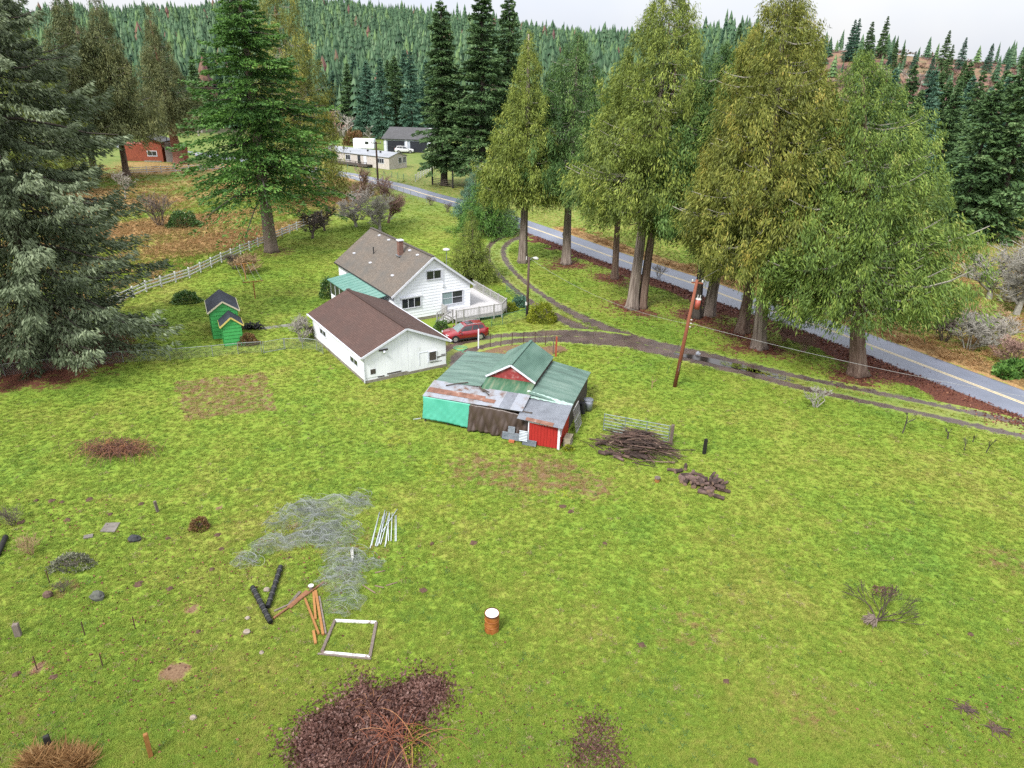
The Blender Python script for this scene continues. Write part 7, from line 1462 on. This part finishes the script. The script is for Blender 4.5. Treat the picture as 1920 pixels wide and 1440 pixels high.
bare('weed_stalks', 'thin dry stalks beside the low grey-green shrub', at(60, 1040), BS, TWIG_TAN, .5, 0, 'weeds'); bare('weed_stalks', 'dark dry stalks standing over a molehill', at(25, 985), BS, TWIG_DARK, .55, 1, 'weeds'); bare('weed_stalks', 'small thorny stems on the weed mound', at(118, 1110), BS, TWIG_DARK, .32, 2, 'weeds')
# burn pile, hose, road sign
b = at(475, 616); o = thing('burn_pile', 'black charred wood heap beside the small green shed', 'burn pile', b); o['kind'] = 'stuff'
r = random.Random(2); mb = MB()
for i in range(60): a = r.uniform(0, 6.28); p = Vector((r.gauss(0, .45), r.gauss(0, .35), r.uniform(.05, .5))); d = Vector((math.cos(a), math.sin(a), r.uniform(-.3, .3))) * r.uniform(.2, .5); mb.tube([p - d, p + d], r.uniform(.03, .08), 5)
mb.build('charred_wood', BLACKWOOD, o); mb = MB()
for k in range(3): rr = .45 + .1 * k; mb.tube([(rr * math.cos(t), rr * .8 * math.sin(t) + .1 * k, .03 + .03 * k) for t in np.linspace(0, 6.28, 30)], .022, 6)
mb.tube([(.5, 0, .03), (.2, -.7, .03), (.9, -1.1, .03), (1.3, -.9, .03)], .022, 6); tag(mb.build('garden_hose', surf('green_hose', [(.10, .42, .22), (.16, .52, .3)], 4, .4), None, loc=at(863, 655)), 'coiled bright green garden hose on grass beside the garage', 'hose')
s_ = thing('road_sign', 'grey back of a small road sign at the cedar by the road', 'sign', at(1058, 468)); MB().tube([(0, 0, 0), (0, 0, 2.6)], .04, 7).build('post', GALV, s_); MB().tube([(0, .03, 2.2), (0, .05, 2.2)], .42, 8).build('sign_plate', surf('sign_back', [(.3, .33, .34), (.42, .45, .46)], 4, .4, metal=.3), s_)
# ---------------------------------------------------------------- grass and fallen leaves
def cover():
    r = np.random.default_rng(17); prot = [grass_tuft(i, 12 + 2 * (i % 3), .085 + .02 * (i % 3), .15) for i in range(5)]
    n = 420000; y = 17 + 150 * r.uniform(0, 1, n) ** 1.95; x = r.uniform(-1, 1, n) * (y * .82 + 9)
    rd = seg_dist(x, y, ROAD_C) * np.sign(seg_dist(np.array([0.0]), np.array([60.0]), ROAD_C))[0]
    keep = r.uniform(0, 1, n) < np.interp(y, [90, 165], [1, .15])
    keep &= (rd > 5.2 + .5 * np.sin(x)) | (rd < -3.6)
    dd = np.abs(seg_dist(x, y, DRIVE[::3])); keep &= (dd > 1.85) | ((dd < .5) & ((x > 19) | (y > 68))); keep &= np.abs(seg_dist(x, y, SPUR[::3])) > 2.0
    def rect(o, th, s0, s1, t0, t1):
        dx, dy = x - o[0], y - o[1]; s = dx * math.sin(th) - dy * math.cos(th); t = dx * math.cos(th) + dy * math.sin(th); return (s > s0) & (s < s1) & (t > t0) & (t < t1)
    for q in (((-8.202, 70.443), 2.162, -7.3, 8.2, -3.1, 15.8), ((-8.782, 55.306), 2.165, -3.9, 3.9, .2, 13), ((-5.715, 48.855), 1.276, -.2, 10.5, -2.4, 6.8), ((-27.105, 63.068), 2.01, -1.3, 1.3, 0, 4.3), ((-25.75, 61.2), 2.018, -.9, .9, 0, 2.3)): keep &= ~rect(*q)
    for c in CEDAR_XY[1:]: keep &= np.hypot(x - c.x, y - c.y) > r.uniform(.8, 4.2, n)
    keep &= np.hypot(x - SPRUCE_XY.x, y - SPRUCE_XY.y) > r.uniform(5, 9, n)
    for px, py, rr in ((332, 1258, .8), (362, 1142, .45), (70, 1253, .45), (1040, 655, 1.4), (1000, 660, 2.0), (950, 660, 2.4), (410, 950, .4)): c = at(px, py); keep &= np.hypot(x - c.x, y - c.y) > rr * r.uniform(.5, 1.1, n)
    _, dry, lit, _, dirt, _, _ = zones(x, y); keep &= r.uniform(0, 1, n) > np.clip(lit * 1.3 - .1, 0, 1); keep &= r.uniform(0, 1, n) > np.clip((dirt - .5) * 2, 0, .95)
    tint = np.maximum(dirt, dry)[keep]; x, y = x[keep], y[keep]; n = len(x); print('grass', n)
    s = r.uniform(.7, 1.3, n) * np.interp(y, [20, 60, 120, 165], [.9, 1.2, 1.7, 2.2]); paddock = seg_dist(x, y, FENCE) * np.sign(seg_dist(np.array([-20.0]), np.array([60.0]), FENCE))[0] < 0
    hs = s * np.where(paddock, 1.5, .5) * r.uniform(.7, 1.2, n)
    scatter('lawn_grass', np.stack([x, y, np.zeros(n) + .0], -1), prot, np.stack([np.zeros(n), np.zeros(n), r.uniform(0, 6.28, n)], -1), np.stack([s, s, hs], -1), 'short green and yellow grass of the lawn', tint)
    # coarser weeds, dead tufts and moss that break up the lawn
    WM = [foliage('weed_green', [(.03, .075, .02), (.06, .13, .03), (.10, .19, .04)], trans=.2), foliage('weed_tan', [(.16, .11, .06), (.26, .2, .11), (.33, .27, .16)], trans=.2), foliage('moss_yellow', [(.24, .28, .02), (.36, .40, .03), (.48, .5, .05)], trans=.2)]
    for wi, (mt, lb, n0, hz) in enumerate(((WM[0], 'dark green broad-leaved weeds dotted over the lawn', 5200, .6), (WM[1], 'pale dead grass tufts dotted over the lawn', 6500, .5), (WM[2], 'bright yellow moss patches in the lawn', 900, .25))):
        pr = [npmesh('weed_tuft', *_tuss(40 + 3 * wi + i), mt, np.random.default_rng(i).uniform(0, 1, 26)) for i in range(3)]; k = r.integers(0, n, n0)
        if wi < 2: px_, py_ = x[k], y[k]; q = (np.sin(px_ * .31 + wi * 2) * np.sin(py_ * .37 + wi) + .6 * np.sin(px_ * .9 + py_ * .6 + wi) + r.normal(0, .5, n0) > .1) & (py_ < 90); px_, py_ = px_[q], py_[q]
        else:
            cs = [(820, 885), (815, 870), (1188, 1165), (1205, 1158), (735, 830), (850, 940), (1060, 930), (1000, 915), (1300, 900), (470, 1300), (880, 1330), (1120, 1320), (760, 960)]; px_, py_ = [], []
            for ci, (u_, v_) in enumerate(cs): p_ = at(u_, v_); m_ = 26; px_.append(p_.x + r.normal(0, .5, m_)); py_.append(p_.y + r.normal(0, .35, m_))
            px_, py_ = np.concatenate(px_), np.concatenate(py_)
        m_ = len(px_); s_ = r.uniform(.18, .5, m_) * (1.0 if wi < 2 else .7); scatter(('lawn_weeds', 'dead_tufts', 'moss')[wi], np.stack([px_, py_, np.zeros(m_)], -1), pr, np.stack([np.zeros(m_), np.zeros(m_), r.uniform(0, 6.28, m_)], -1), np.stack([s_, s_, s_ * hz], -1), lb)
    # leaf and bark crumbs on the rough corner of the lawn
    m_ = 2600; c0 = [at(*p) for p in ((120, 980), (200, 1150), (330, 1250), (60, 1300), (420, 1060), (520, 1350), (950, 1370), (620, 1040), (1830, 1360))]; ci = r.integers(0, len(c0), m_); B = np.stack([np.array([p.x for p in c0])[ci] + r.normal(0, 2.6, m_), np.array([p.y for p in c0])[ci] + r.normal(0, 2.0, m_), np.full(m_, .05)], -1); D = r.normal(0, 1, (m_, 3)); D[:, 2] = np.abs(D[:, 2]) * .3; V, Fq = sprays(r, B, D, r.uniform(.06, .16, m_), r.uniform(.04, .1, m_))
    tag(put('leaf_crumbs', npmesh('leaf_crumbs', V, Fq, LEAFRED, np.clip(r.normal(.35, .25, m_), 0, 1))), 'brown leaf crumbs strewn over the rough corner of the lawn', None, None, 'stuff')
    # dry tussocks: paddock and the verge across the road
    dm = [npmesh('tussock', *(lambda V, F_: (V, F_))(*_tuss(i)), DEADGRASS, np.random.default_rng(i).uniform(.1, .95, 26)) for i in range(3)]
    n = 30000; y = r.uniform(60, 190, n); x = r.uniform(-1, 1, n) * (y * .8 + 5)
    rd = seg_dist(x, y, ROAD_C) * np.sign(seg_dist(np.array([0.0]), np.array([60.0]), ROAD_C))[0]; fd = seg_dist(x, y, FENCE) * np.sign(seg_dist(np.array([-20.0]), np.array([60.0]), FENCE))[0]
    pn = np.sin(x * .35 + 1) * np.sin(y * .28) + .6 * np.sin(x * .9 - y * .5) + r.normal(0, .45, n)
    k = ((fd < -.5) & (rd > 4) & (y < 180) & (pn > .15)) | ((rd < -3.2) & (rd > -6.5 + 2 * np.sin(x * .4)) & (y < 118)) | ((rd < -3.4) & (x > 36) & (y < 110) & (pn > .3)); x, y = x[k], y[k]; n = len(x); print('tussock', n)
    s = r.uniform(.7, 1.5, n); scatter('dry_grass', np.stack([x, y, np.zeros(n)], -1), dm, np.stack([np.zeros(n), np.zeros(n), r.uniform(0, 6.28, n)], -1), np.stack([s, s, s * r.uniform(.6, 1.2, n)], -1), 'orange-brown dead grass in the paddock and road verge')
    # leaf litter along the road and under the cedars
    n = 26000; t = r.uniform(0, 1, n) * (len(ROAD) - 2); i = t.astype(int); p = ROAD[i] + (ROAD[i + 1] - ROAD[i]) * (t - i)[:, None]; tg = ROAD[i + 1] - ROAD[i]; tg /= np.linalg.norm(tg, axis=1)[:, None]; nr = np.stack([-tg[:, 1], tg[:, 0]], -1) * np.sign(seg_dist(np.array([0.0]), np.array([60.0]), ROAD_C))[0]
    off = 2.6 + np.abs(r.normal(0, 1.5, n)); q = p + nr * off[:, None]; m_ = (q[:, 1] < 128) & (q[:, 0] < 48); q = q[m_]
    ex = [q]
    for c in CEDAR_XY[1:]: k = 420; a = r.uniform(0, 6.28, k); d = np.abs(r.normal(0, 2.3, k)) + .6; ex.append(np.stack([c.x + d * np.cos(a), c.y + d * np.sin(a)], -1))
    q = np.vstack(ex); n = len(q); B = np.stack([q[:, 0], q[:, 1], np.full(n, .03)], -1); D = r.normal(0, 1, (n, 3)); D[:, 2] = np.abs(D[:, 2]) * .2; V, Fq = sprays(r, B, D, r.uniform(.12, .26, n), r.uniform(.08, .17, n))
    tag(put('fallen_leaves', npmesh('fallen_leaves', V, Fq, LEAFRED, np.clip(r.normal(.45, .25, n), 0, 1))), 'red-brown fallen leaves along the road edge', None, None, 'stuff')
def _tuss(seed):
    r = np.random.default_rng(seed); n = 26; a = r.uniform(0, 6.28, n); B = np.stack([r.normal(0, .18, n), r.normal(0, .18, n), np.zeros(n)], -1); D = np.stack([np.cos(a), np.sin(a), r.uniform(.3, 1.2, n)], -1); return sprays(r, B, D, r.uniform(.25, .6, n), np.full(n, .05))
LEAFRED = foliage('red_leaf_litter', [(.05, .016, .014), (.11, .035, .025), (.19, .075, .045), (.27, .14, .08)], [0, .4, .8, 1], trans=.05)
cover()
